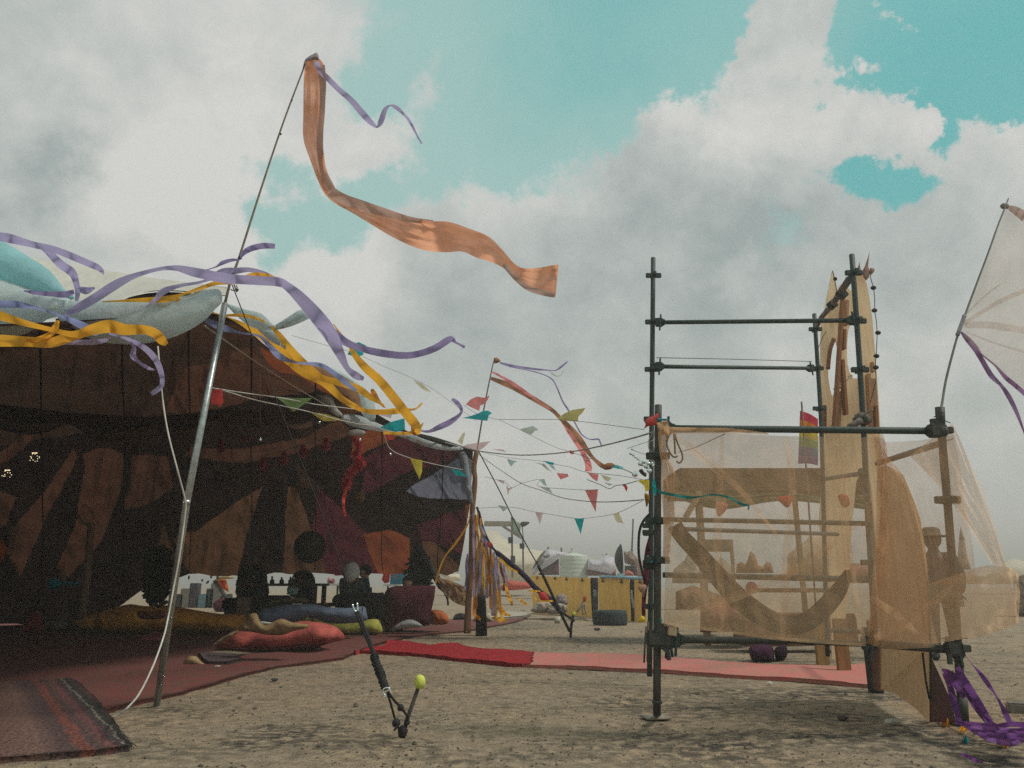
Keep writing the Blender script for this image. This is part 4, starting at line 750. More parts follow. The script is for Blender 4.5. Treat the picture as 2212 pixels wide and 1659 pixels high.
def piping(par, f, pts, Y, m, r=.012): tube('piping', path(M(f, pts), Y, Y, 40), r, m, par, n=6)
cushion('bolster', 'blue grey bolster cushion lying on top of the yellow mattress', 'cushion', [(1000, 600), (1030, 500), (1150, 460), (1330, 425), (1600, 420), (1760, 450), (2000, 462), (2160, 445), (2190, 520), (2180, 600), (1950, 630), (1750, 620), (1600, 560), (1500, 585), (1400, 610), (1200, 625), (1080, 640)], 13.0, .5, fab((.075, .10, .17), 0, var=.5, scale=2, c2=None) if False else fab((.21, .27, .38), 0, var=.45, scale=2))
cushion('mattress', 'yellow green foam mattress under the blue grey bolster', 'mattress', [(1480, 600), (1600, 570), (1780, 610), (2000, 622), (2180, 590), (2300, 580), (2340, 620), (2352, 740), (2100, 755), (1900, 760), (1700, 700)], None, .7, fab((.55, .55, .12), 0, var=.25), wr=.1)
cushion('bean_cushion', 'large red floor cushion with the beige blanket on it', 'cushion', [(560, 880), (700, 760), (820, 710), (1000, 700), (1250, 660), (1480, 605), (1700, 620), (1850, 660), (1930, 730), (1945, 800), (1800, 840), (1600, 900), (1300, 935), (1000, 940), (700, 920)], None, .9, fab((.50, .12, .10), 0, var=.4, scale=5))
cushion('blanket', 'crumpled beige blanket thrown over the red floor cushion', 'blanket', [(810, 700), (880, 600), (930, 530), (1000, 520), (1040, 600), (1100, 650), (1220, 590), (1290, 580), (1400, 620), (1560, 640), (1540, 680), (1400, 710), (1280, 755), (1100, 750), (950, 720)], 9.30, .28, fab((.37, .25, .13), .1, var=.4, scale=9), wr=.35, step=5)
cushion('blanket_edge', 'beige blanket corner trailing from the red cushion to the carpet', 'blanket', [(510, 880), (600, 800), (700, 740), (800, 700), (780, 740), (680, 800), (560, 870)], 9.45, .1, fab((.33, .23, .13), .1), step=5)
cushion('cloth', 'white cloth lying behind the beige blanket', 'cloth', [(1030, 620), (1060, 605), (1140, 615), (1200, 620), (1190, 640), (1110, 650), (1050, 650)], 10.2, .1, fab((.5, .5, .48), 0), step=5)
cushion('cloth', 'rumpled tan cloth draped behind the blue grey bolster', 'cloth', [(1060, 455), (1150, 390), (1300, 360), (1480, 350), (1540, 370), (1560, 400), (1490, 415), (1350, 420), (1200, 430)], 13.8, .4, fab((.20, .15, .085), 0, var=.4), step=6)
cushion('cushion', 'pale wrinkled throw between the red cushion and the carpet edge', 'cloth', [(390, 955), (560, 930), (700, 925), (900, 945), (940, 955), (800, 985), (650, 1000), (560, 980)], None, .05, fab((.27, .22, .16), 0), step=6)
cushion('rag', 'small tan rag lying alone on the maroon carpet', 'rag', [(215, 1045), (270, 985), (350, 985), (400, 1040), (450, 1085), (340, 1095), (230, 1080)], None, .12, fab((.40, .28, .15), 0, var=.3), step=6)
ground_patch('grey_cloth', M(zCU, [(370, 985), (600, 1000), (760, 1010), (850, 1060), (700, 1100), (480, 1095), (420, 1050)]), .035, fab((.10, .075, .085), 0), step=.06, label='flat grey cloth on the carpet beside the tan rag', cat='cloth')
cushion('orange_pouffe', 'orange pouffe beside the maroon sofa', 'pouffe', [(1160, 1340), (1280, 1340), (1350, 1400), (1355, 1480), (1250, 1500), (1150, 1480)], 14.7, .5, fab((.42, .12, .04), 0), zRT, wr=.1)
cushion('silver_dome', 'pale grey half round cushion leaning on the maroon sofa', 'cushion', [(705, 1565), (760, 1510), (850, 1455), (930, 1440), (1000, 1460), (1075, 1515), (1000, 1530), (850, 1550)], 13.3, .35, fab((.36, .36, .36), 0, var=.15), zRT, wr=.05)
cushion('sandbag', 'tan sack lying at the foot of the wooden pole', 'sack', [(1650, 1470), (1670, 1390), (1740, 1360), (1800, 1380), (1860, 1440), (1850, 1475)], None, .4, fab((.30, .24, .14), 0), zRT)
cushion('dark_bundle', 'black bundle on the ground left of the wooden pole', 'bundle', [(1410, 1440), (1440, 1380), (1530, 1370), (1550, 1440), (1480, 1450)], None, .4, fab((.03, .03, .03), 0), zRT)
cushion('red_cushion', 'small red pyramid cushion at the far left of the tent', 'cushion', [(150, 610), (210, 530), (280, 440), (320, 500), (330, 580), (300, 620)], None, .4, fab((.33, .05, .05), 0), zBL, wr=.1)
cushion('cloth', 'pale spotted cloth heap beside the small red cushion', 'cloth', [(330, 560), (400, 520), (480, 525), (525, 550), (480, 600), (390, 608)], None, .3, fab((.40, .36, .36), 0, var=.5, scale=30), zBL, wr=.6, step=4)
cushion('cloth', 'dark khaki cushion behind the pale spotted cloth', 'cushion', [(325, 490), (420, 485), (430, 510), (350, 530)], 14.0, .2, fab((.13, .12, .09), 0), zBL, step=5)
cushion('sack', 'tan square cushion at the left end of the ochre mattress', 'cushion', [(530, 500), (640, 495), (700, 520), (690, 570), (590, 595), (530, 560)], None, .4, fab((.22, .15, .06), 0), zBL, step=6)
ground_patch('pink_cloth', M(zBL, [(1080, 685), (1180, 640), (1380, 615), (1370, 635), (1240, 680)]), .05, fab((.42, .10, .10), 0), step=.06, label='small pink cloth on the carpet beside the aluminium pole', cat='cloth')
cushion('floral_heap', 'dark crimson pompom heap behind the ochre mattress', 'cushion', [(530, 420), (560, 385), (620, 360), (700, 365), (750, 395), (760, 460), (700, 500), (560, 500)], None, .4, fab((.10, .015, .035), 0, var=.6, scale=30), zCU, wr=.8, step=5)
for o_ in list(C.objects):
    if o_.name == 'bean_cushion': piping(o_, zCU, [(640, 885), (800, 900), (1000, 905), (1300, 895), (1550, 860), (1750, 815), (1900, 770)], o_.location.y - .30, hard((.25, .05, .045), .9))
    if o_.name == 'bolster': piping(o_, zCU, [(2150, 450), (2140, 520), (2150, 605)], o_.location.y - .16, hard((.10, .13, .18), .9))
# guitar on the mattress
gt = thing('ukulele', 'small wooden guitar resting on the ochre mattress behind the aluminium pole', 'guitar', D(*zBL(1170, 510), 12.6))
puff('guitar_body', M(zBL, [(1060, 460), (1100, 445), (1170, 450), (1240, 440), (1275, 460), (1270, 500), (1200, 512), (1120, 512), (1070, 500)]), 12.5, .09, hard((.22, .055, .02), .35), gt, step=6, wr=0)
tube('guitar_neck', path(M(zBL, [(1215, 415), (1290, 375)]), 12.6, 12.6, 4), .03, hard((.05, .03, .02), .5), gt)
# maroon sofa
SOFA = fab((.085, .020, .026), 0, var=.3, scale=5)
sofa = thing('sofa', 'dark maroon sofa seen from behind with people sitting beyond it', 'sofa', G(885, 1352))
puff('back', M(zRT, [(640, 1140), (680, 1085), (760, 1062), (1000, 1060), (1190, 1056), (1215, 1066), (1200, 1200), (1165, 1350), (1150, 1505), (1000, 1525), (800, 1545), (650, 1560), (640, 1300)]), 14.1, .16, SOFA, sofa, wr=.05, smooth_n=0)
obj('seat', box_me((D(868, 1310, 15).x, 14.8, .28), (1.1, .8, .3), bev=.06), SOFA, sofa)
puff('drape', M(zRT, [(80, 1170), (300, 1130), (560, 1140), (640, 1160), (650, 1450), (400, 1420), (80, 1300)]), 14.6, .3, fab((.018, .016, .017), 0), sofa, wr=.2)
# low table and clutter
TBL = wood((.10, .055, .035), (.05, .03, .02), 'X')
tb = thing('low_table', 'dark low table crowded with things behind the ochre mattress', 'table', G(590, 1318))
X = [D(510, 1262, 15.2), D(690, 1262, 15.2)]
obj('table_top', box_me(((X[0].x + X[1].x) / 2, 15.6, .86), (X[1].x - X[0].x, .9, .05), bev=.01), TBL, tb, smooth=False)
for x_ in (X[0].x + .08, X[1].x - .08):
    for y_ in (15.2, 15.95): obj('leg', box_me((x_, y_, .42), (.08, .08, .83), bev=.008), TBL, tb, smooth=False)
obj('dark_chest', box_me(((D(560, 1290, 15).x), 15.3, .36), (.95, .5, .6), bev=.03), hard((.02, .018, .018), .7), label='black chest under the low table', cat='chest')
obj('pale_box', box_me(D(596, 1298, 11.2), (.26, .2, .3), bev=.01), hard((.24, .17, .11), .8), label='pale wooden box in front of the low table', cat='box', smooth=False) if False else None
obj('wooden_box', box_me(Vector((D(*zCU(865, 390), 14.6).x, 14.6, .32)), (.19, .2, .64), bev=.01), hard((.22, .16, .11), .8), label='upright pale wooden box in front of the low table', cat='box', smooth=False)
obj('snow_globe', join([ball_me(D(*zMD(890, 1200), 15.4), .085 * 1.3, 20, (1, 1, .95)), box_me(D(*zMD(890, 1240), 15.4), (.20, .14, .04), bev=.01)]), hard((.10, .45, .48), .25, 0, .3, 40, c2=(.6, .65, .62)), label='shiny teal and white globe ornament on the low table', cat='ornament')
# dark chairs and people silhouettes behind the table: one armchair back, and a black drape built as another
def armchair(label, x, y0, y1, w, Y, m):
    t = thing('armchair', label, 'armchair', Vector((D(x, y1, Y).x, Y, 0))); p = D(x, y0, Y); q = D(x, y1, Y); W_ = w * mpp(p)
    wx = w / 2; yb_ = y1; puff('back', [(x - wx, yb_), (x - wx * 1.02, (y0 + yb_) / 2), (x - wx * .92, y0 + 14), (x - wx * .6, y0 + 3), (x, y0), (x + wx * .6, y0 + 3), (x + wx * .92, y0 + 14), (x + wx * 1.02, (y0 + yb_) / 2), (x + wx, yb_)], Y, .16, m, t, wr=.05, back=1); obj('seat', box_me((p.x, Y - .3, .36), (W_ * .95, .6, .22), bev=.06), m, t)
    for s_ in (-1, 1): obj('armrest', box_me((p.x + s_ * W_ * .46, Y - .28, .5), (.12, .62, .22), bev=.04), m, t)
    for s_ in (-1, 1):
        for yy in (-.5, .05): obj('leg', box_me((p.x + s_ * W_ * .4, Y + yy, .12), (.05, .05, .24)), BLACKR, t, smooth=False)
    return t
armchair('black drape built as a round backed armchair left of the ball lantern', 545, 1218, 1290, 64, 15.8, fab((.022, .016, .016), 0))
armchair('brown rounded armchair behind the low table under the ball lantern', 655, 1232, 1290, 52, 16.2, fab((.045, .028, .024), 0))
# potted dark trees inside
def tree(label, x, yb, yt, w, Y, trunk_r=.035):
    base = Vector((D(x, yb, Y).x, Y, 0)); t = thing('small_tree', label, 'tree', base); top = D(x, yt, base.y); h = top.z; Yb = base.y; rt = random.Random(x)
    tube('trunk', [base, Vector((base.x + .02, Yb, h * .45)), Vector((base.x - .02, Yb, h * .8))], [trunk_r, trunk_r * .8, trunk_r * .4], hard((.04, .03, .025), .9), t, n=8)
    bm = bmesh.new(); R_ = w * mpp(top) / 2
    for k in range(2600):
        u = Vector((rt.gauss(0, .42), rt.gauss(0, .42), rt.gauss(0, .5))); 
        if u.length > 1.25: continue
        c = Vector((base.x, Yb, h * .70)) + Vector((u.x * R_, u.y * R_, u.z * h * .30)); d = Vector((rt.gauss(0, 1), rt.gauss(0, 1), rt.gauss(0, 1))).normalized() * .12; s_ = d.orthogonal().normalized() * .045
        bm.faces.new([bm.verts.new(c), bm.verts.new(c + d * .5 + s_), bm.verts.new(c + d), bm.verts.new(c + d * .5 - s_)])
    obj('crown', bm2me(bm), fab((.03, .035, .02), .3), t, smooth=False)
tree('small dark tree with thin trunk standing behind the ochre mattress', 334, 1312, 1192, 46, 14.8)
tree('bushy dark tree behind the maroon sofa', 902, 1325, 1200, 42, 16)

# ------------------------------------------------------------------ people
SKINM = hard((.48, .28, .19), .6, 0, .15); SKIND = hard((.16, .09, .06), .6, 0, .15)
def head_me(c, r, face=Vector((0, -1, 0))):
    """head with brow, nose, lips, chin and ears; c the centre, r half its height"""
    bm = bmesh.new(); bmesh.ops.create_uvsphere(bm, u_segments=28, v_segments=20, radius=1)
    for v in bm.verts:
        x, y, z = v.co; w = .76 - .13 * max(0, -z) ** 1.5; d = .86
        if z < -.35 and y < 0: d *= 1 + .05
        n_ = 0
        if y < -.5:
            n_ = .22 * math.exp(-(x / .13) ** 2) * math.exp(-((z + .12) / .16) ** 2) + .05 * math.exp(-((z - .22) / .09) ** 2) - .07 * math.exp(-((abs(x) - .33) / .12) ** 2) * math.exp(-((z - .06) / .09) ** 2) + .06 * math.exp(-(x / .2) ** 2) * math.exp(-((z + .45) / .07) ** 2) + .07 * math.exp(-(x / .25) ** 2) * math.exp(-((z + .8) / .15) ** 2)
        e_ = .10 * math.exp(-((abs(x) - 1) / .12) ** 2) * math.exp(-((z) / .22) ** 2) * math.exp(-((y) / .18) ** 2)
        v.co = Vector((x * (w + e_), y * d - n_, z))
    a = math.atan2(face.x, -face.y); R_ = Matrix.Rotation(a, 3, 'Z')
    for v in bm.verts: v.co = R_ @ v.co * r + c
    return bm2me(bm)
def hand_me(w, d, side, s=1.0):
    """palm, four bent fingers of different length and a thumb from the palm's side"""
    d = Vector(d).normalized(); up = Vector((0, 0, 1)); sd = d.cross(up).normalized() * side; dn = sd.cross(d).normalized(); dn = dn if dn.z < 0 else -dn
    ms = [skin_me([w, w + d * .05 * s, w + d * .09 * s], [(0, 1), (1, 2)], [(.022 * s, .016 * s), (.038 * s, .015 * s), (.036 * s, .013 * s)], 1)]
    for k, l in enumerate((.066, .074, .070, .055)):
        b = w + d * .085 * s + sd * ((k - 1.5) * .019 * s); ms.append(skin_me([b, b + (d * .45 * l + dn * .01) * s, b + (d * .75 * l + dn * .028) * s, b + (d * .9 * l + dn * .045) * s], [(0, 1), (1, 2), (2, 3)], [.0095 * s, .009 * s, .008 * s, .006 * s], 1))
    b = w + d * .03 * s - sd * .03 * s; ms.append(skin_me([b, b + (d * .03 - sd * .025) * s, b + (d * .055 - sd * .028 + dn * .012) * s], [(0, 1), (1, 2)], [.013 * s, .011 * s, .008 * s], 1)); return join(ms)
def person(label, J, face, skin, top_m, leg_m, shoe_m, hair=None, hood=None, hat=None, hair_len=0):
    """J: joints in world space"""
    j = {k: Vector(v) for k, v in J.items()}; t = thing('person', label, 'person', Vector((j['pel'].x, j['pel'].y, min(j['fl'].z, j['fr'].z) - .03)))
    ks = ['pel', 'belly', 'chest', 'neck', 'head', 'sl', 'el', 'wl', 'sr', 'er', 'wr', 'hl', 'kl', 'fl', 'hr', 'kr', 'fr', 'tl', 'tr']
    j['tl'] = j['fl'] + Vector((face.x * .14, face.y * .14, -.03)); j['tr'] = j['fr'] + Vector((face.x * .14, face.y * .14, -.03))
    E = [('pel', 'belly'), ('belly', 'chest'), ('chest', 'neck'), ('neck', 'head'), ('chest', 'sl'), ('sl', 'el'), ('el', 'wl'), ('chest', 'sr'), ('sr', 'er'), ('er', 'wr'), ('pel', 'hl'), ('hl', 'kl'), ('kl', 'fl'), ('pel', 'hr'), ('hr', 'kr'), ('kr', 'fr'), ('fl', 'tl'), ('fr', 'tr')]
    R_ = dict(pel=(.15, .11), belly=(.13, .095), chest=(.16, .11), neck=.06, head=.055, sl=.06, el=.042, wl=.028, sr=.06, er=.042, wr=.028, hl=.09, kl=.062, fl=.04, hr=.09, kr=.062, fr=.04, tl=.035, tr=.035)
    def sk(keys, add, sub=2):
        idx = {k: i for i, k in enumerate(keys)}; return skin_me([j[k] for k in keys], [(idx[a], idx[b]) for a, b in E if a in idx and b in idx], [tuple(q + add for q in (R_[k] if hasattr(R_[k], '__len__') else (R_[k], R_[k]))) for k in keys], sub)
    hc = j['head'] + Vector((face.x * .02, face.y * .02, .035)); body = [sk(ks, 0), head_me(hc, .118, face)]
    for s_, e_, w_ in ((1, 'el', 'wl'), (-1, 'er', 'wr')): body.append(hand_me(j[w_], j[w_] - j[e_], s_))
    obj('body', join(body), skin, t)
    obj('jacket', sk(['belly', 'chest', 'sl', 'el', 'wl', 'sr', 'er', 'wr', 'pel'][::-1] if False else ['belly', 'pel', 'chest', 'sl', 'el', 'wl', 'sr', 'er', 'wr'], .022), top_m, t)
    obj('trousers', sk(['pel', 'hl', 'kl', 'fl', 'hr', 'kr', 'fr'], .018), leg_m, t)
    for a, b in (('fl', 'tl'), ('fr', 'tr')): obj('shoe', skin_me([j[a] + Vector((0, 0, -.0)), j[b]], [(0, 1)], [(.052, .05), (.045, .035)], 2), shoe_m, t)
    if hair:
        bm = bmesh.new(); bmesh.ops.create_uvsphere(bm, u_segments=24, v_segments=16, radius=1); a = math.atan2(face.x, -face.y); RR = Matrix.Rotation(a, 3, 'Z')
        for v in bm.verts:
            x, y, z = v.co; 
            cut = z < .15 and y < -.25
            v.co = Vector((x * .86 * (.8 if cut else 1), y * .98 * (.72 if cut else 1), z * 1.06 if z > 0 else z * (.7 + hair_len))); v.co *= 1 + random.uniform(-.03, .03); v.co = RR @ v.co * .122 + hc + Vector((-face.x * .015, -face.y * .015, .008))
        obj('hair', bm2me(bm), hair, t)
    if hood:
        bm = bmesh.new(); bmesh.ops.create_uvsphere(bm, u_segments=24, v_segments=18, radius=1)
        for v in bm.verts: x, y, z = v.co; v.co = Vector((x * .155, y * .17, z * .19 if z > 0 else z * .22)) + hc + Vector((-face.x * .03, -face.y * .03, .0))
        obj('hood', bm2me(bm), hood, t)
    if hat:
        rim = [(math.cos(k / 24 * 6.283), math.sin(k / 24 * 6.283)) for k in range(24)]; vs = []; prof = [(.20, .05), (.21, .06), (.11, .075), (.105, .14), (.07, .17), (.0, .175)]
        for (r_, z_) in prof: vs += [hc + Vector((a * r_ * (1 if r_ > 0 else 0), b * r_, z_)) for a, b in rim]
        fs = [(p * 24 + k, p * 24 + (k + 1) % 24, (p + 1) * 24 + (k + 1) % 24, (p + 1) * 24 + k) for p in range(5) for k in range(24)]
        obj('hat', mesh(vs, fs), hat, t)
    return t
def seated(x, yhead, Y, face, lean=.0):
    h = D(x, yhead, Y); f = face.normalized(); s = Vector((-f.y, f.x, 0)); pz = h.z - .66; p = Vector((h.x, Y, pz)) - f * lean
    kn = p + f * .42 + Vector((0, 0, .02)); ft = Vector((kn.x + f.x * .05, kn.y + f.y * .05, 0.08))
    return dict(pel=p, belly=p + Vector((0, 0, .2)) + f * lean * .3, chest=p + Vector((0, 0, .42)) + f * lean * .7, neck=p + Vector((0, 0, .56)) + f * lean, head=h + Vector((0, 0, -.07)),
                sl=p + s * .18 + Vector((0, 0, .46)) + f * lean * .7, sr=p - s * .18 + Vector((0, 0, .46)) + f * lean * .7, el=p + s * .24 + Vector((0, 0, .2)) + f * .12, er=p - s * .24 + Vector((0, 0, .2)) + f * .12,
                wl=p + s * .12 + Vector((0, 0, .14)) + f * .34, wr=p - s * .10 + Vector((0, 0, .14)) + f * .36, hl=p + s * .09, hr=p - s * .09, kl=kn + s * .12, kr=kn - s * .12, fl=ft + s * .12, fr=ft - s * .12)
def standing(x, yhead, Y, face, gap=.1):
    h = D(x, yhead, Y); f = face.normalized(); s = Vector((-f.y, f.x, 0)); k = (h.z) / 1.62; b = Vector((h.x, Y, 0)); z = lambda v: Vector((0, 0, v * k))
    return dict(pel=b + z(.93), belly=b + z(1.1), chest=b + z(1.3), neck=b + z(1.46), head=b + z(1.56), sl=b + s * .19 + z(1.38), sr=b - s * .19 + z(1.38), el=b + s * .26 + z(1.1), er=b - s * .26 + z(1.1), wl=b + s * .24 + z(.88) + f * .1, wr=b - s * .22 + z(.92) + f * .16,
                hl=b + s * .09 + z(.9), hr=b - s * .09 + z(.9), kl=b + s * .11 + z(.49) + f * .03, kr=b - s * .11 + z(.49), fl=b + s * gap + z(.07), fr=b - s * gap + z(.07) + f * .12)
obj('bench', join([box_me((D(775, 1300, 14.8).x, 14.8, .50), (1.5, .5, .06), bev=.01)] + [box_me((D(775, 1300, 14.8).x + a, 14.8, .24), (.08, .34, .48)) for a in (-.6, .6)]), TBL, label='dark bench the two people beside the sofa sit on', cat='bench', smooth=False)
x_, y_ = zPE(545, 600)
person('person sitting with a raised grey hood seen from behind left of the sofa', seated(x_, y_ + 4, 14.6, Vector((.35, 1, 0))), Vector((.35, 1, 0)).normalized(), SKIND, fab((.065, .09, .08), 0, var=.6, scale=20), fab((.02, .02, .022), 0), BLACKR, hood=fab((.55, .56, .54), 0, var=.1))
x_, y_ = zPE(780, 600)
person('person with short dark hair and navy jacket sitting in profile beside the hooded one', seated(x_, y_ + 4, 15.0, Vector((-.9, -.25, 0))), Vector((-.9, -.25, 0)).normalized(), SKINM, fab((.02, .06, .11), 0), fab((.03, .02, .02), 0), BLACKR, hair=hard((.01, .009, .008), .9), hair_len=.1)
x_, y_ = zPE(1490, 780)
person('person with curly dark hair looking over the back of the maroon sofa', seated(x_, y_ + 4, 15.1, Vector((-.3, -1, 0))), Vector((-.3, -1, 0)).normalized(), SKINM, fab((.10, .03, .05), 0), fab((.03, .02, .02), 0), BLACKR, hair=hard((.03, .015, .01), .95), hair_len=.6)

# ------------------------------------------------------------------ guy ropes and stakes
def stake_set(lab_s, lab_r, lab_b, base, top, ballr, r, hooks=None):
    pass
S0, S1 = G(866, 1592), None
Ys = S0.y; S1 = D(903, 1487, Ys)
st = thing('ground_stake', 'dark iron stake leaning in the foreground with a yellow green tennis ball on its tip', 'stake', S0)
tube('stake_rod', [S0 - Vector((0, 0, .08)), S0.lerp(S1, .3), S1], [.0125, .0125, .0115], hard((.07, .05, .04), .8, c2=(.03, .028, .026), scale=40), st, n=12)
tc_ = D(907, 1473, Ys); obj('ball_cap', ball_me(tc_, .0335, 24, (1, 1, 1.25)), fab((.62, .66, .13), 0, var=.15, scale=60, bump=.5), st)
rp = thing('guy_rope', 'black guy rope with twin straps and shiny hooks running to the foreground stake', 'rope', D(840, 1560, Ys))
tube('line', path([(500, 612, 5.2), (542, 719, 5.15), (574, 795, 5.1), (600, 871, 5.05), (700, 1120, 4.9), (765, 1300, 4.75)], 5, n=20), .0042, BLACKR, rp, n=6)
for dx in (0, 1):
    a = [(M(zST, [(385, 262)])[0]), (M(zST, [(425, 248)])[0])][dx]; pts = [a, M(zST, [((402, 310), (432, 300))[dx]])[0], M(zST, [((420, 330), (432, 330))[dx]])[0]]
    tube('hook', path([(p[0], p[1]) for p in pts], 4.74, 4.74, 8), .0052, CHROME, rp, n=8)
    tube('strap', path(M(zST, [((415, 325), (432, 325))[dx], ((475, 480), (492, 470))[dx], ((545, 640), (556, 635))[dx], ((570, 710), (575, 700))[dx]]), 4.74, 4.55, 16), .0088, BLACKR, rp, n=8)
kp = path(M(zST, [(568, 690), (585, 760), (620, 840), (640, 900), (668, 985)]), 4.55, 4.45, 60); rk = random.Random(4)
tube('knotted_strap', kp, [.017 + .008 * abs(math.sin(i * .75)) + rk.uniform(-.002, .003) for i in range(60)], BLACKR, rp, n=10)
obj('knot_ends', join([tube_me(path(M(zST, q), 4.5, 4.5, 6), .007, 6) for q in ([(585, 740), (560, 770), (575, 785)], [(620, 830), (585, 850), (600, 870)], [(630, 840), (668, 878), (640, 885)], [(640, 915), (612, 925), (630, 940)])]), BLACKR, rp)
tube('shackle', path(M(zST, [(655, 1052), (672, 1050), (650, 1020), (652, 985), (690, 975), (712, 1010), (715, 1025)]), 4.42, 4.42, 30), .0045, CHROME, rp, n=8)
tube('lower_rope', path(M(zST, [(684, 1020), (715, 1120), (745, 1230), (760, 1270), (790, 1350)]), 4.42, Ys, 30), .0068, BLACKR, rp, n=8)
tube('lower_rope', path(M(zST, [(690, 1015), (740, 1080), (795, 1140), (850, 1210), (862, 1240)]), 4.42, Ys - .02, 30), .0072, BLACKR, rp, n=8)
obj('knot', join([ball_me(D(*zST(758, 1275), 4.35), .021, 12, jit=.15), ball_me(D(*zST(798, 1145), 4.35), .019, 12, jit=.15), ball_me(D(*zST(815, 1350), Ys - .02), .026, 14, (1.1, 1, 1.4), jit=.18), ball_me(D(*zST(850, 1270), Ys - .02), .018, 12, jit=.15), tube_me(path(M(zST, [(770, 1300), (740, 1340)]), 4.33, 4.33, 5), .006, 6)]), BLACKR, rp)
B0 = G(1232, 1378); Yb = B0.y; B1 = D(1238, 1330, Yb)
st2 = thing('ground_stake', 'small far stake with a yellow green tennis ball, in front of the plywood wall', 'stake', B0)
tube('stake_rod', [B0 - Vector((0, 0, .05)), B0.lerp(D(1234, 1352, Yb), 1), B1], .022, BLACKR, st2, n=8); obj('ball_cap', ball_me(D(1239.5, 1326.5, Yb), .036, 16), fab((.62, .66, .13), 0, var=.15, scale=60, bump=.5), st2)
r2 = thing('guy_rope', 'black guy rope running from the wooden pole to the far stake', 'rope', D(1200, 1290, 12.8))
tube('line', path(M(zFR, [(330, -500), (500, 0), (700, 440), (840, 710)]) if False else [(1034, 975, 13.4), (1080, 1062, 13.2), (1128, 1160, 13.1), (1162, 1221, 13.0)], 13, n=12), .010, BLACKR, r2, n=6)
tube('strap', path(M(zFR, [(845, 715), (930, 890), (1000, 1040), (1060, 1170), (1150, 1350)]), 13.0, Yb, 20), .024, BLACKR, r2, n=8)
tube('strap', path(M(zFR, [(1050, 1150), (1110, 1190), (1190, 1245)]), 12.8, Yb, 8), .022, BLACKR, r2, n=8)
r3 = tube('ribbon_line', path([(1030, 1095)] + M(zFR, [(270, 200), (330, 400), (420, 560), (560, 680), (700, 800), (830, 940), (960, 1040), (1050, 1140)]), 13.3, Yb, 40), [.02] * 16 + [.045] * 24, fab((.035, .025, .05), 0), label='dark strap carrying the hanging orange and violet ribbons down to the far stake', cat='strap')
# ribbons hanging on that strap
rc = random.Random(12); GC = 'ribbons hanging from the rear strap'
def hang(m, pts, kind, **k): ribbon('hanging_ribbon', MW(zRT, pts), 13.2 + rc.uniform(-.2, .2), 13.2 + rc.uniform(-.3, .3), m, label=kind, cat='ribbon', group=GC, **k)
OL = 'orange ribbon in the cluster hanging right of the wooden pole'; PL_ = 'violet ribbon in the cluster hanging right of the wooden pole'
for i, (x0, y0, x1, y1, w) in enumerate([(1660, 260, 1650, 1400, 40), (1690, 240, 1700, 760, 30), (1720, 300, 1745, 1060, 26), (1800, 640, 1850, 1340, 36), (1850, 700, 1900, 1440, 44), (1890, 740, 1960, 1440, 34), (1640, 900, 1660, 1420, 36), (1760, 620, 1770, 1080, 24), (1920, 760, 2010, 1100, 22), (1930, 780, 2060, 1260, 26)]):
    b = (rc.uniform(-14, 14), rc.uniform(-10, 24)); e = (x1 + (60 if y1 > 1300 else 10), y1 + 25)
    hang(ORANGE if i % 3 else ORANGE2, [(x0, y0, w * .6), (x0 * .7 + x1 * .3 + b[0], y0 * .7 + y1 * .3, w), (x0 * .4 + x1 * .6 + b[1], y0 * .35 + y1 * .65, w * .8), (x1 + b[0], y1 - 40, w), (e[0], e[1], w * .8)], OL, n=30)
hang(ORANGE, [(1935, 1270, 30), (1960, 1330, 44), (2000, 1380, 40), (2060, 1395, 14)], 'orange ribbon end curling on the pale mat right of the cluster')
for i, (x0, y0, x1, y1, w) in enumerate([(1640, 240, 1640, 1180, 30), (1700, 220, 1745, 700, 50), (1740, 420, 1700, 1150, 36), (1790, 560, 1800, 1200, 40), (1830, 620, 1820, 1180, 34), (1870, 680, 1860, 1400, 44), (1900, 720, 1930, 1340, 36), (1950, 800, 1990, 1120, 26), (1980, 820, 2020, 1080, 24), (1580, 700, 1560, 1100, 40)]):
    b = (rc.uniform(-14, 14), rc.uniform(-10, 24))
    hang([PURPLE, fab((.16, .06, .13), .3), fab((.40, .38, .60), .45)][i % 3], [(x0, y0, w * .6), (x0 * .7 + x1 * .3 + b[0], y0 * .7 + y1 * .3, w), (x0 * .4 + x1 * .6 + b[1], y0 * .35 + y1 * .65, w * .8), (x1 + b[0], y1, w)], PL_, n=30)
hang(fab((.45, .43, .60), .45), [(1720, 380, 30), (1760, 520, 60), (1775, 640, 56), (1750, 720, 10)], 'pale lilac cloth scrap in the ribbon cluster beside the wooden pole')
hang(REDF, [(1800, 570, 40), (1830, 610, 60), (1860, 650, 10)], 'small red scrap at the top of the strap right of the wooden pole')
hang(ORANGE, [(1610, 260, 10), (1560, 400, 20), (1440, 580, 26), (1330, 720, 16), (1270, 840, 18), (1230, 960, 24), (1215, 1030, 14)], 'long orange ribbon stretched left from the wooden pole across the tan hanging cloth', n=60)
for (x0, y0, x1, y1) in ((640, 820, 700, 1000), (700, 900, 760, 1000)): pass
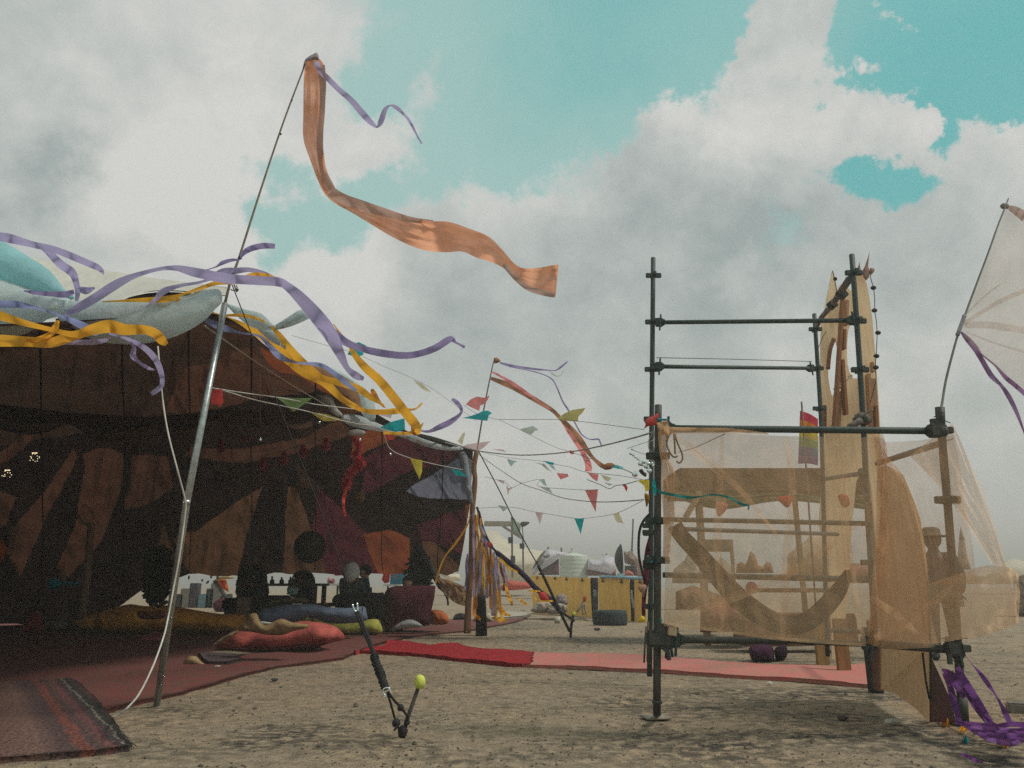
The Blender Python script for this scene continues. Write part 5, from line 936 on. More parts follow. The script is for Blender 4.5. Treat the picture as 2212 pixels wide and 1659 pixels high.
for i, pts in enumerate(([(530, 880, 30), (545, 960, 26), (570, 1030, 34), (590, 1080, 20)], [(650, 1020, 10), (690, 1060, 26), (745, 1095, 14)], [(745, 955, 12), (820, 960, 18), (870, 962, 12)], [(770, 980, 8), (810, 1030, 10), (860, 1060, 12), (960, 1055, 18), (990, 1060, 12)], [(470, 640, 20), (560, 730, 24), (650, 780, 14)])):
    ribbon('hanging_ribbon', MW(zFR, pts), 13 - i * .1, 12.8, ORANGE, label=['orange ribbon tail over the coral shade right of the cluster', 'orange ribbon scrap floating above the ground right of the cluster', 'orange ribbon lying level on the rear strap', 'orange ribbon looping below the rear strap near the far stake', 'orange ribbon along the upper rear strap'][i], cat='ribbon', group=GC)
puff('red_scrap', M(zFR, [(850, 985), (905, 970), (950, 1040), (930, 1050), (870, 1045)]), 12.9, .03, REDF, step=4, label='dark red scrap tied on the rear strap near the far stake', cat='cloth')
wp2 = thing('wrapped_post', 'short tan post with a black lower half among the hanging ribbons', 'post', G(1046, 1344))
a = zRT(1722, 900); tube('shaft', [D(*zRT(1722, 680), 13.9), D(*zRT(1724, 1000), 13.9), D(*zRT(1726, 1190), 13.9)], [.062, .066, .068], fab((.34, .25, .16), 0), wp2, n=12)
tube('black_sleeve', [D(*zRT(1725, 1185), 13.9), D(*zRT(1728, 1280), 13.9), Vector((D(*zRT(1732, 1370), 13.9).x, 13.9, 0))], [.082, .088, .105], fab((.012, .012, .014), 0), wp2, n=12)
# tan cloth slung under the back wall
sheet('hanging_cloth', [M(zRT, [(1190, 940, 14.6), (1230, 960, 14.5), (1400, 1010, 14.2), (1560, 1080, 13.6)]), M(zRT, [(1230, 1020, 14.6), (1330, 1080, 14.4), (1450, 1120, 14.1), (1560, 1160, 13.6)]), M(zRT, [(1290, 1110, 14.6), (1350, 1190, 14.4), (1450, 1260, 14.1), (1555, 1290, 13.6)])], fab((.46, .29, .17), .45, var=.25), wr=.25, wf=4, label='tan cloth slung low between the tent wall and the wooden pole', cat='cloth')
tube('brace', path(M(zRT, [(1010, 620), (1090, 750), (1170, 880), (1230, 980), (1340, 1190), (1355, 1280)]), 14.8, 14.6, 20), [.07] * 14 + [.02] * 6, BLACKR, label='dark slanting brace inside the rear corner of the tent', cat='brace')

# ------------------------------------------------------------------ far camp seen under and beside the tent
FW = fab((.80, .78, .84), .5, var=.15, scale=1); FC = fab((.82, .75, .62), .45, var=.12, scale=1)
def ftent(label, f, pts, Y, m, depth=2.0, poles=()):
    """far stretch tent: a bulging skin down to the ground"""
    t = thing('far_tent', label, 'tent', Vector((D(*(f(*pts[0]) if f else pts[0]), Y).x, Y, 0)), 'tents of the far camp'); q = M(f, pts) if f else pts
    puff('skin', q, Y, depth, m, t, smooth_n=0, wr=.15, back=.6)
    for (x0, y0, x1, y1) in poles: a, b = (f(x0, y0), f(x1, y1)) if f else ((x0, y0), (x1, y1)); tube('pole', [D(*a, Y), D(*b, Y)], .06, CORDD, t, n=6)
    return t
ftent('huge cream tent far behind the wooden gantry', None, [(1020, 1262), (1020, 1165), (1045, 1150), (1070, 1146), (1085, 1160), (1099, 1170), (1120, 1176), (1144, 1186), (1175, 1191), (1190, 1200), (1150, 1262)], 60, FC, 6)
ftent('lavender white far tent with an eye shaped hole beside the water tank', zFA, [(100, 700), (180, 560), (250, 470), (345, 355), (400, 370), (600, 410), (620, 470), (500, 470), (420, 540), (250, 640), (130, 740)], 48, FW, 2, [(347, 330, 345, 470), (535, 340, 538, 430)])
ftent('brown and cream striped flap at the side of the lavender far tent', zFA, [(100, 680), (150, 560), (230, 440), (290, 380), (325, 380), (270, 450), (230, 540), (170, 600)], 46, fab((.30, .22, .15), .3, var=.5, scale=6), 1)
puff('eye_hole', M(zFA, [(262, 460), (310, 455), (370, 445), (350, 475), (310, 490)]), 45.5, .1, fab((.10, .09, .09), 0), step=2, label='dark eye shaped vent on the lavender far tent', cat='vent')
ftent('dark red marquee under the lavender far tent', zFA, [(200, 735), (250, 650), (420, 550), (500, 490), (505, 735)], 47.5, fab((.16, .06, .055), .1, var=.6, scale=3), .5)
ftent('white far tent with peaks behind the water tank', zFA, [(590, 480), (630, 430), (650, 400), (685, 365), (720, 400), (780, 445), (860, 475), (910, 440), (960, 480), (1060, 500), (1130, 445), (1150, 480), (1150, 640), (590, 640)], 70, fab((.62, .56, .52), .4, var=.15), 3, [(687, 350, 686, 380), (1135, 440, 1134, 460)])
ftent('long lavender far tent between the water tank and the dish', zFA, [(915, 500), (1060, 515), (1110, 500), (1160, 460), (1190, 440), (1230, 470), (1310, 480), (1325, 600), (1260, 720), (1180, 690), (1060, 670), (915, 640)], 52, FW, 2, [(1188, 425, 1188, 460)])
ftent('dark red side wall with triangles under the long lavender far tent', zFA, [(915, 745), (915, 645), (1060, 675), (1180, 695), (1260, 720), (1320, 640), (1330, 745)], 51.5, fab((.34, .10, .08), .2, var=.6, scale=2.5), .5)
ftent('brown striped far tent right of the dish', zFA, [(1435, 390), (1490, 400), (1555, 375), (1590, 440), (1640, 490), (1640, 600), (1540, 590), (1450, 560)], 40, fab((.42, .30, .25), .3, var=.6, scale=1.6), 1.2, [(1556, 355, 1556, 600)])
ftent('dark booth with a coral counter under the striped far tent', zFA, [(1450, 600), (1635, 600), (1640, 745), (1450, 745)], 39.5, fab((.10, .05, .05), 0, var=.6, scale=3), .3)
ftent('coral red cloth lying behind the scaffold hose', zFA, [(1450, 690), (1500, 660), (1560, 690), (1600, 745), (1450, 745)], 38.5, fab((.55, .17, .13), .2), .3)
ftent('pale pink far tent partly behind the scaffold', zFA, [(1640, 500), (1700, 540), (1790, 560), (1800, 760), (1640, 760)], 44, fab((.55, .36, .32), .4), 1)
tube('antenna_mast', [D(*zFA(1556, 380), 40), D(*zFA(1575, -80), 40)], .04, CORDD, label='thin antenna mast above the striped far tent', cat='mast', n=6)
# coral low shades and market behind
CORAL = fab((.72, .16, .12), .45, var=.2)
ftent('coral shade cloth low behind the hanging ribbons', zFR, [(440, 950), (470, 920), (560, 850), (650, 870), (740, 870), (790, 930), (700, 945), (560, 955)], 34, CORAL, .6)
ftent('orange red cloth at the far left under the tent back wall', zMD, [(100, 1110), (160, 1095), (220, 1100), (240, 1190), (240, 1225), (180, 1190), (130, 1140)], 24, fab((.70, .20, .06), .5), .3)
ftent('cream umbrella top beside the orange cloth under the tent', zMD, [(90, 1110), (150, 1065), (200, 1050), (270, 1058), (290, 1080), (350, 1080), (280, 1090), (180, 1098)], 23.5, fab((.62, .5, .3), .4), .5, [(95, 1110, 225, 1290)])
ftent('red cloth draped over the far market stall', zPE, [(930, 650), (1060, 625), (1170, 615), (1190, 640), (1180, 840), (1100, 860), (1050, 800), (1075, 700), (960, 690)], 24, fab((.65, .06, .05), .4), .3)
ftent('pink cloth roll on top of the far market stall', zPE, [(1185, 640), (1240, 620), (1400, 620), (1470, 640), (1470, 685), (1280, 680), (1300, 790), (1270, 780), (1220, 690)], 23.8, fab((.65, .33, .33), .3), .3)
sl3 = thing('market_stall', 'teal backed market stall seen between the people and the sofa', 'stall', G(850, 1296)); p0, p1 = D(*zPE(1190, 690), 24.5), D(*zPE(1440, 900), 24.5)
obj('back_panel', box_me(((p0.x + p1.x) / 2, 24.6, (p0.z + p1.z) / 2), (p1.x - p0.x, .05, p0.z - p1.z)), hard((.015, .16, .24), .6), sl3, smooth=False)
p2, p3 = D(*zPE(1100, 890), 24), D(*zPE(1400, 890), 24); obj('counter', box_me(((p2.x + p3.x) / 2, 24, p2.z), (p3.x - p2.x, .6, .05)), hard((.6, .6, .55), .6), sl3, smooth=False)
for x__ in (p2.x + .1, p3.x - .1): obj('leg', box_me((x__, 24, p2.z / 2), (.05, .05, p2.z)), CORDD, sl3, smooth=False)
ftent('coral awning right of the curly haired person', zPE, [(1625, 720), (1680, 655), (1780, 660), (1830, 620), (1930, 700), (1925, 745), (1800, 735), (1660, 740)], 26, fab((.70, .20, .16), .4), .4)
ftent('pale far tent seen under the slung tan cloth', zRT, [(1240, 930), (1340, 920), (1480, 930), (1500, 1000), (1380, 1010), (1290, 960)], 34, FC, .6)
ft = thing('far_table', 'pale folding table beyond the tent left of the hooded person', 'table', G(812, 1300)); p2, p3 = D(*zPE(60, 880), 22), D(*zPE(310, 880), 22)
obj('table_top', box_me(((p2.x + p3.x) / 2, 22, p2.z), (p3.x - p2.x + .3, .7, .05)), hard((.6, .58, .52), .6), ft, smooth=False)
for x__ in (p2.x, p3.x): obj('leg', box_me((x__, 22, p2.z / 2), (.05, .05, p2.z)), CORDD, ft, smooth=False)
puff('pink_bag', M(zPE, [(130, 850), (140, 770), (180, 760), (255, 790), (255, 855), (180, 860)]), 21.8, .15, fab((.6, .28, .28), .2), step=4, label='pink bag on the pale folding table beyond the tent', cat='bag')
puff('red_bag', M(zPE, [(250, 710), (290, 675), (350, 690), (355, 725), (270, 730)]), 21.8, .15, fab((.6, .03, .03), .2), step=4, label='red bag behind the hooded person', cat='bag')
# strip of dark camp clutter behind the tent on the left
rq = random.Random(9)
for i in range(7):
    x0 = 395 + i * 16 + rq.uniform(-4, 4); y0 = 1268 - rq.uniform(0, 10); Yq = 30
    obj('crate', box_me((D(x0, y0, Yq).x, Yq, .25 + .1 * (i % 3)), (.30 + .1 * (i % 2), .4, .5 + .2 * (i % 3)), bev=.02), hard([(.03, .03, .03), (.20, .18, .15), (.05, .04, .05), (.12, .22, .24)][i % 4], .8), label=['low crate in the dark row', 'pale stacked box', 'dark upright case', 'grey teal locker', 'small black bin', 'taller sand coloured box', 'rightmost dark trunk'][i] + ' on the ground beyond the back of the tent', cat='crate', group='crates beyond the back of the tent', smooth=False)
# wooden gantry
gan = thing('wooden_gantry', 'tall timber gantry with a pale cross beam far behind the wooden pole', 'gantry', G(1106, 1290)); GW = hard((.34, .29, .22), .8); GD = hard((.17, .15, .12), .8)
obj('cross_beam', join([box_me((0, 0, 0), (1, 1, 1))]), GW, gan) if False else None
def beam(name, a, b, Y, w, m, par, f=zFR, th=None):
    p, q = D(*f(*a), Y), D(*f(*b), Y); d = q - p; L_ = d.length; R_ = d.to_track_quat('Z', 'Y').to_matrix()
    return obj(name, box_me((p + q) / 2, (w, th or w, L_), R_, bev=w * .06), m, par, smooth=False)
beam('cross_beam', (325, 310), (590, 312), 40, .25, GW, gan); beam('post', (590, 245), (596, 830), 40, .10, GD, gan); beam('post', (697, 450), (702, 830), 40, .09, GD, gan); beam('brace', (505, 335), (700, 460), 40, .12, GW, gan)
puff('netting', M(zFR, [(598, 250), (640, 290), (675, 310), (672, 400), (690, 460), (640, 420), (600, 380)]), 40, .1, PALEG, gan, step=3); puff('lamp_head', M(zFR, [(675, 300), (700, 290), (755, 293), (760, 305), (735, 325), (690, 345), (678, 325)]), 40, .2, BLACKR, gan, step=3)
beam('beam_leg', (690, 330), (702, 460), 40, .05, GD, gan)
for a_ in ((578, 440, 580, 500), (600, 620, 602, 690), (688, 500, 690, 550)): beam('fitting', a_[:2], a_[2:], 39.8, .25, BLACKR, gan)
# water tank
tk = thing('water_tank', 'pale green ribbed water tank standing behind the plywood wall', 'tank', Vector((D(*zFA(710, 700), 52).x, 52, 0)))
p = D(*zFA(710, 465), 52); w_ = 205 * .1494 * mpp(p) * .98; bm = bmesh.new(); prof = []
nz_ = 60
for i in range(nz_ + 1): z_ = p.z * i / nz_; prof.append((w_ * (1 + .007 * math.sin(i * 1.05)), z_))
prof += [(w_ * .97, p.z + .05), (w_ * .5, p.z + .14), (w_ * .25, p.z + .22), (.001, p.z + .22)]
vs = [(p.x + r_ * math.cos(k / 48 * 6.2832), 52 + r_ * math.sin(k / 48 * 6.2832), z_) for r_, z_ in prof for k in range(48)]
fs = [(i * 48 + k, i * 48 + (k + 1) % 48, (i + 1) * 48 + (k + 1) % 48, (i + 1) * 48 + k) for i in range(len(prof) - 1) for k in range(48)]
obj('tank_body', mesh(vs, fs), hard((.55, .60, .52), .55, 0, .12, 3), tk)
# plywood wall
PLY = hard((.95, .55, .11), .7, 0, .25, 5, .2, (.76, .42, .09), (1, 1, .35))
YW = lambda x: 24.5 + (x - 1148) / (1396 - 1148) * (18.4 - 24.5)
for i, (q, lab) in enumerate((([(105, 742), (570, 762), (578, 1285), (130, 1262)], 'left plywood sheet of the low wall, behind the sacks'), ([(574, 764), (952, 780), (978, 1320), (582, 1290)], 'second plywood sheet of the low wall, behind the crossed sticks'), ([(1065, 775), (1520, 792), (1547, 1395), (1085, 1345)], 'third plywood sheet of the low wall, behind the tyre'), ([(1590, 795), (1765, 800), (1765, 1400), (1596, 1392)], 'right plywood sheet of the low wall, next to the scaffold'))):
    ph = thing('plywood_sheet', lab, 'board', G(*zFA((q[2][0] + q[3][0]) / 2, q[2][1])), 'plywood sheets of the low wall')
    pts = M(zFA, q); V = [D(x, y, YW(x)) for x, y in pts]
    for k in (2, 3): V[k].z = min(V[k].z, .0) if False else 0.0
    vs = V + [v + Vector((.008, .03, 0)) for v in V]; obj('panel', mesh(vs, [(0, 1, 2, 3), (7, 6, 5, 4), (0, 4, 5, 1), (1, 5, 6, 2), (2, 6, 7, 3), (3, 7, 4, 0)]), PLY, ph, smooth=False)
    for (hx, hy) in [[(200, 785), (455, 792)], [(620, 800), (850, 818)], [(1150, 828), (1420, 840)], [(1690, 845)]][i]:
        a, b = zFA(hx, hy); c = D(a, b, YW(a) - .03); obj('bracket', join([box_me(c, (.14, .03, .03), bev=.004), box_me(c + Vector((-.03, -.01, .03)), (.03, .03, .10), bev=.004)]), BLACKR, ph, smooth=False)
for (x0, x1, ya, yb, lab) in ((958, 1068, 770, 1350, 'dark gap curtain between the second and third plywood sheets'), (1530, 1600, 785, 1390, 'narrow dark curtain between the third and right plywood sheets')):
    a = M(zFA, [(x0, ya), (x1, ya + 5), (x1, yb), (x0, yb - 15)]); V = [D(x, y, YW(x) + .12) for x, y in a]; V[2].z = V[3].z = 0
    obj('dark_curtain', join([mesh(V + [v + Vector((0, .04, 0)) for v in V], [(0, 1, 2, 3), (7, 6, 5, 4), (0, 4, 5, 1), (1, 5, 6, 2), (3, 7, 4, 0)])]), fab((.075, .065, .09), 0, var=.7, scale=4), label=lab, cat='curtain', smooth=False)
puff('hanging_rag', M(zFA, [(1000, 960), (1030, 950), (1060, 1000), (1050, 1060), (1000, 1050)]), 20.4, .08, fab((.35, .36, .38), 0, var=.8, scale=14), step=3, label='grey and red rag hanging in the gap of the plywood wall', cat='rag')
puff('pale_strap', M(zFA, [(1540, 980), (1560, 960), (1590, 1150), (1580, 1220), (1555, 1150)]), 18.7, .05, fab((.42, .44, .42), 0), step=3, label='pale strap hanging down the narrow dark curtain', cat='strap')
tube('blue_pipe', path(M(zFA, [(1100, 762), (1200, 758), (1340, 765), (1450, 768), (1560, 778), (1740, 782)]), 20.8, 18.3, 20), .035, hard((.25, .48, .58), .5), label='pale blue pipe lying along the top of the plywood wall', cat='pipe')
# dish on its stand
ds = thing('satellite_dish', 'dark mesh dish seen edge on, standing on the plywood wall', 'dish', D(*zFA(1398, 760), 20.0))
c = D(*zFA(1400, 505), 20); r_ = 220 * .1494 * mpp(c); bm = bmesh.new(); vs, fs = [], []
for i in range(13):
    a = i / 12; rr = r_ * math.sin(a * 1.571); dp = .42 * r_ * (1 - (rr / r_) ** 2)
    for k in range(40): t_ = k / 40 * 6.2832; vs.append(Vector((c.x - dp, c.y + rr * math.cos(t_) * .95, c.z + rr * math.sin(t_))))
for i in range(12):
    for k in range(40): fs.append((i * 40 + k, i * 40 + (k + 1) % 40, (i + 1) * 40 + (k + 1) % 40, (i + 1) * 40 + k))
obj('bowl', mesh(vs, fs), hard((.085, .09, .09), .6, .3, .4, 60), ds)
board('mast', M(zFA, [(1400, 300), (1412, 340), (1425, 480), (1448, 740), (1400, 740)]), 19.9, .06, hard((.55, .58, .58), .5), ds, step=None)
obj('clamp', box_me(D(*zFA(1395, 745), 19.8), (.17, .14, .11), bev=.015), hard((.35, .52, .56), .5), ds, smooth=False)
# tyre lying on the ground
p = D(*zFA(1238, 1355), 17.2); ty = thing('tyre', 'old black tyre lying flat in front of the plywood wall', 'tyre', Vector((p.x, 17.2, 0))); Ro = 252 * .1494 * mpp(p); Hh = .30; vs, fs = [], []
pr = [(.55, .02), (.62, 0), (.93, 0), (.985, .05), (1.0, .12), (1.0, .20), (.985, .26), (.93, .31), (.62, .31), (.55, .29), (.58, .16)]
for k in range(72):
    for j_, (a, z_) in enumerate(pr): tr_ = .985 if (3 <= j_ <= 6 and k % 3 == 0) else 1; t_ = k / 72 * 6.2832; vs.append(Vector((p.x + Ro * a * tr_ * math.cos(t_), 17.2 + Ro * a * tr_ * math.sin(t_), z_ * 1.0 + .01)))
n_ = len(pr)
for k in range(72):
    for j_ in range(n_): fs.append((k * n_ + j_, ((k + 1) % 72) * n_ + j_, ((k + 1) % 72) * n_ + (j_ + 1) % n_, k * n_ + (j_ + 1) % n_))
obj('tread', mesh(vs, fs), hard((.030, .042, .045), .85, 0, .4, 30), ty)
# sacks and small stuff in front of the wall
GS = 'sacks heaped against the plywood wall'
SACK = fab((.42, .35, .28), 0, var=.35, scale=5, bump=.8)
puff('sack', M(zFA, [(90, 1250), (140, 1190), (200, 1120), (300, 1110), (400, 1120), (420, 1180), (380, 1250), (300, 1285), (180, 1280)]), 20.2, .4, SACK, step=4, wr=.8, back=1, label='leftmost crumpled pale sack against the plywood wall', cat='sack', group=GS)
puff('sack', M(zFA, [(320, 1260), (400, 1190), (450, 1150), (560, 1150), (620, 1200), (600, 1280), (420, 1300), (350, 1295)]), 19.9, .4, fab((.38, .33, .30), 0, var=.5, scale=7, bump=.8), step=4, wr=.8, back=1, label='middle crumpled sack at the foot of the plywood wall', cat='sack', group=GS)
puff('sack', M(zFA, [(450, 1110), (450, 1060), (490, 1010), (560, 1010), (620, 1060), (630, 1150), (560, 1170), (480, 1150)]), 20.4, .3, fab((.36, .30, .28), 0, var=.7, scale=16, bump=.8), step=4, wr=.8, back=1, label='striped bundle on top of the sacks', cat='sack', group=GS)
cr = thing('crossed_sticks', 'crossed sticks with a red rag tip leaning on the plywood wall', 'sticks', G(*zFA(890, 1318)))
for q in ([(760, 1270), (850, 1130), (880, 1060)], [(870, 1130), (885, 1230), (895, 1310)], [(860, 1140), (840, 1230), (850, 1310)]): tube('stick', path(M(zFA, q), 19.6, 19.6, 6), .028, hard((.40, .30, .2), .8), cr, n=6)
puff('rag_tip', M(zFA, [(850, 1100), (850, 1060), (880, 1035), (900, 1060), (890, 1110), (860, 1120)]), 19.5, .06, fab((.42, .05, .03), 0), cr, step=3)
obj('plank', box_me(Vector((G(*zFA(900, 1310)).x, 19.5, .02)), (.75, .35, .04), Matrix.Rotation(.2, 3, 'Z')), hard((.45, .36, .25), .8), label='short plank on the ground under the crossed sticks', cat='plank', smooth=False)
cp = G(*zFA(478, 1438)); cu = thing('bucket', 'small cream cup standing on the bare ground left of the far stake', 'cup', cp)
vs = [(cp.x + r_ * math.cos(k / 20 * 6.2832), cp.y + r_ * math.sin(k / 20 * 6.2832), z_) for r_, z_ in ((.001, .02), (.060, .01), (.075, .16), (.070, .155), (.056, .03), (.001, .03)) for k in range(20)]
obj('cup_body', mesh(vs, [(i * 20 + k, i * 20 + (k + 1) % 20, (i + 1) * 20 + (k + 1) % 20, (i + 1) * 20 + k) for i in range(5) for k in range(20)]), hard((.50, .47, .36), .6), cu)
tube('white_loop', [G(*zFR(650, 1160), .04), G(*zFR(665, 1148), .06), G(*zFR(700, 1145), .08), G(*zFR(725, 1150), .06), G(*zFR(730, 1162), .03)], .015, hard((.6, .6, .58), .7), label='white plastic loop on the ground left of the sacks', cat='litter')
# litter and clods
for i, (f, x, y, s, m, lab) in enumerate(((zCU, 1670, 918, .035, (.6, .58, .5), 'tiny white paper scrap on the carpet, right of the red cushion'), (zCU, 580, 1110, .04, (.5, .47, .42), 'tiny pale scrap on the carpet below the grey cloth'), (zS3, 1395, 1180, .03, (.6, .58, .55), 'white crumb beside the pink runner'), (zS4, 620, 1285, .05, (.45, .42, .36), 'pale flat stone chip in front of the plywood flank'), (zCU, 1195, 1245, .035, (.06, .06, .05), 'single dark clod on the open ground below the carpet edge'), (zFA, 1055, 1530, .07, (.05, .045, .04), 'dark clod on the ground between the far stake and the scaffold'), (zS4, 200, 1245, .04, (.07, .055, .045), 'brown leaf like clod left of the pale stone chip'), (zS3, 1190, 1315, .02, (.6, .58, .55), 'tiny white chip below the pink runner'))):
    g = G(*f(x, y), .01); obj('scrap', ball_me(g + Vector((0, 0, s * .25)), s, 10, (1, .6, .4), .25), hard(m, .9), label=lab, cat='litter', smooth=False)

# ------------------------------------------------------------------ the scaffold
scf = thing('scaffold_tower', 'green grey steel tube scaffold tower with tan netting on its front', 'scaffold', G(1745, 1600))
def vplate(p, par, s=1.0, rot=0.0):
    R_ = Matrix.Rotation(rot, 3, 'Z'); obj('ledger_bracket', join([box_me(p, (.155 * s, .035 * s, .045 * s), R_, bev=.004), box_me(p, (.035 * s, .155 * s, .038 * s), R_, bev=.004)]), SCAF, par, smooth=False)
def standard(px, Y, plates, r=.024, m=SCAF, base=True, Yb=None):
    P = path([(x, y, (Y if i == 0 or Yb is None else Yb)) for i, (x, y) in enumerate(px)], Y, n=12); tube('standard', P, r, m, scf, n=16)
    for (x, y) in plates: vplate(D(x, y, Y), scf)
    return P
# rear left (tall)
standard([(1411, 557), (1409, 790), (1407, 1000), (1406, 1250), (1403, 1461)], 7.2, M(zUP, [(155, 247), (150, 633), (147, 1027)]) + [(1408, 905), (1406, 1150), (1405, 1310)])
# front left (stout)
standard([(1422, 875), (1421, 1000), (1420, 1250), (1419, 1545)], 5.0, [(1421, 985), (1420, 1125), (1420, 1210)], m=SCAFL)
# rear right (tall)
standard([(1840, 550), (1851, 700), (1864, 900), (1874, 1100), (1886, 1300), (1894, 1497)], 6.5, M(zUP, [(1818, 225), (1850, 625), (1870, 1030), (1888, 1450)]) + [(1880, 1215)])
# middle rear
standard([(1759, 678), (1767, 800), (1774, 920), (1779, 1100), (1784, 1300), (1788, 1418)], 8.6, M(zUP, [(1500, 693), (1512, 1018), (1535, 1352)]), r=.024)
# front right
standard([(2032, 880), (2036, 960), (2052, 1150), (2066, 1350), (2080, 1560)], 4.78, M(zS2, [(1300, 915)]) + [], m=SCAFL)
standard([(2026, 880), (2030, 945)], 4.85, [], r=.018, m=SCAFL)
obj('collar', tube_me([D(2077.5, 1505, 4.78), D(2081, 1562, 4.78)], .031, 18), SCAFL, scf)
obj('base_plate', join([box_me(G(1416, 1549, .01), (.17, .15, .012), Matrix.Rotation(.2, 3, 'Z'), bev=.003), tube_me([G(1419, 1547, .0), D(1419, 1525, 5.0)], .021, 12)]), hard((.30, .27, .22), .7, .2), scf)
obj('base_plate', box_me(G(2081, 1564, .01), (.13, .13, .012)), SCAFL, scf, smooth=False)
tube('jack', [D(1419.4, 1513, 5.0), D(1419.2, 1520, 5.0)], .031, SCAFL, scf, n=16)
def ledger(a, b, Ya, Yb, r=.0215, m=SCAF, sag=0, hook=(1, 1)):
    p, q = D(*a, Ya), D(*b, Yb); mid = (p + q) / 2 - Vector((0, 0, sag)); tube('ledger', [p, p.lerp(mid, .5), mid, q.lerp(mid, .5), q], r, m, scf, n=14)
    d = (q - p).normalized()
    for k, (e, s) in enumerate(((p, 1), (q, -1))):
        if hook[k]:
            c = e + d * s * .02; obj('wedge_clamp', join([box_me(c, (.075, .05, .085), bev=.008), box_me(c + Vector((d.x * s * .005, -.03, -.01)), (.016, .012, .17), Matrix.Rotation(.12 * s, 3, 'Y'), bev=.002), box_me(c + Vector((d.x * s * .045, 0, 0)), (.03, .055, .055), bev=.006)]), SCAF, scf, smooth=False)
ledger(zUP(185, 637), zUP(1830, 620), 7.15, 6.5); ledger(zUP(185, 1003), zUP(1470, 1018), 7.15, 8.55)
tube('tie_wire', [D(*zUP(180, 930), 7.15), D(*zUP(800, 942), 7.9), D(*zUP(1470, 962), 8.55)], .004, CORDD, scf, n=5)
ledger((1432, 925), (2028, 931), 4.95, 4.78, r=.0225); ledger((1450, 1382), (1700, 1384), 4.95, 4.88, m=SCAFL, hook=(1, 0)); ledger((1868, 1389), (2075, 1405), 4.82, 4.78, m=SCAFL, r=.024, hook=(1, 1))
ledger((1700, 1384), (1872, 1392), 4.9, 4.84, r=.016, hook=(0, 0))
ledger((1432, 1389), (1452, 1382), 5.0, 4.95, m=SCAFL)
# diagonal timber tube at the top right and side ledgers
tube('diagonal', [D(*zUP(1780, 280), 6.55), D(*zUP(1640, 490), 7.4), D(*zUP(1545, 600), 8.1), D(*zUP(1510, 680), 8.6)], [.034, .030, .026, .026], hard((.20, .18, .16), .75, .1, .5, 9), scf, n=12)
for q_, s_, Y_ in (((1640, 490), .09, 7.38), ((1720, 400), .10, 6.95)): obj('coupler', box_me(D(*zUP(*q_), Y_), (s_, .075, .075), Matrix.Rotation(.9, 3, 'Y'), bev=.008), SCAF, scf, smooth=False)
tube('tie_wire', path(M(zUP, [(1525, 850), (1560, 760), (1590, 715)]), 8.5, 8.0, 5), .004, CORDD, scf, n=5)
ledger((1866, 1022), (1780, 1035), 6.6, 8.6, hook=(1, 0)); ledger((1895, 1001), (2034, 957), 6.4, 4.85, r=.022, m=SCAFL, hook=(0, 0))
ledger((1438, 1122), (1880, 1131), 6.9, 6.5, r=.021, hook=(0, 0)); ledger((1448, 1142), (1810, 1154), 7.15, 8.5, r=.021, hook=(0, 0)); ledger((1432, 1242), (1884, 1252), 7.1, 6.5, r=.025, hook=(0, 0))
ledger((1786, 1362), (1890, 1366), 8.4, 6.5, r=.02, hook=(0, 0)); ledger((2066, 1225), (1886, 1235), 4.8, 6.5, r=.02, hook=(0, 0)) if False else None
obj('lashing', join([box_me(D(*zUP(1890, 1440), 6.5), (.12, .10, .10), Matrix.Rotation(.3, 3, 'Y'), bev=.02), tube_me(path(M(zUP, [(1780, 1510), (1830, 1480), (1880, 1450)]), 6.4, 6.4, 4), .028, 10), tube_me(path(M(zUP, [(1900, 1420), (1930, 1385), (1980, 1360)]), 6.4, 6.4, 6), .008, 6)]), hard((.14, .12, .10), .8), scf)
# bolts at the front right joint
obj('joint_clamp', join([box_me(D(*zS2(1190, 215), 4.76), (.11, .07, .085), bev=.01), box_me(D(*zS2(1155, 140), 4.76), (.028, .03, .06), Matrix.Rotation(-.1, 3, 'Y'), bev=.003), box_me(D(*zS2(1310, 210), 4.76), (.05, .04, .04), bev=.004), ball_me(D(*zS2(1255, 215), 4.74), .03, 12, jit=.1)]), SCAFL, scf, smooth=False)
obj('tie_wire', join([tube_me(path(M(zS2, q), 4.74, 4.74, 5), .003, 5) for q in ([(1160, 75), (1190, 60), (1200, 50)], [(1265, 110), (1330, 135)], [(1290, 310), (1330, 305), (1355, 290)], [(1195, 20), (1260, 30)], [(1195, 95), (1265, 100)])]), BLACKR, scf)
obj('joint_clamp', join([box_me(D(*zS4(1135, 640), 4.76), (.085, .06, .075), bev=.01), box_me(D(*zS4(1245, 640), 4.76), (.055, .04, .04), bev=.004), box_me(D(*zS4(1112, 590), 4.74), (.04, .03, .07), bev=.004), box_me(D(*zS4(1112, 730), 4.74), (.022, .02, .06), Matrix.Rotation(.05, 3, 'Y')), box_me(D(*zS4(1140, 552), 4.76), (.15, .05, .004))]), SCAFL, scf, smooth=False)
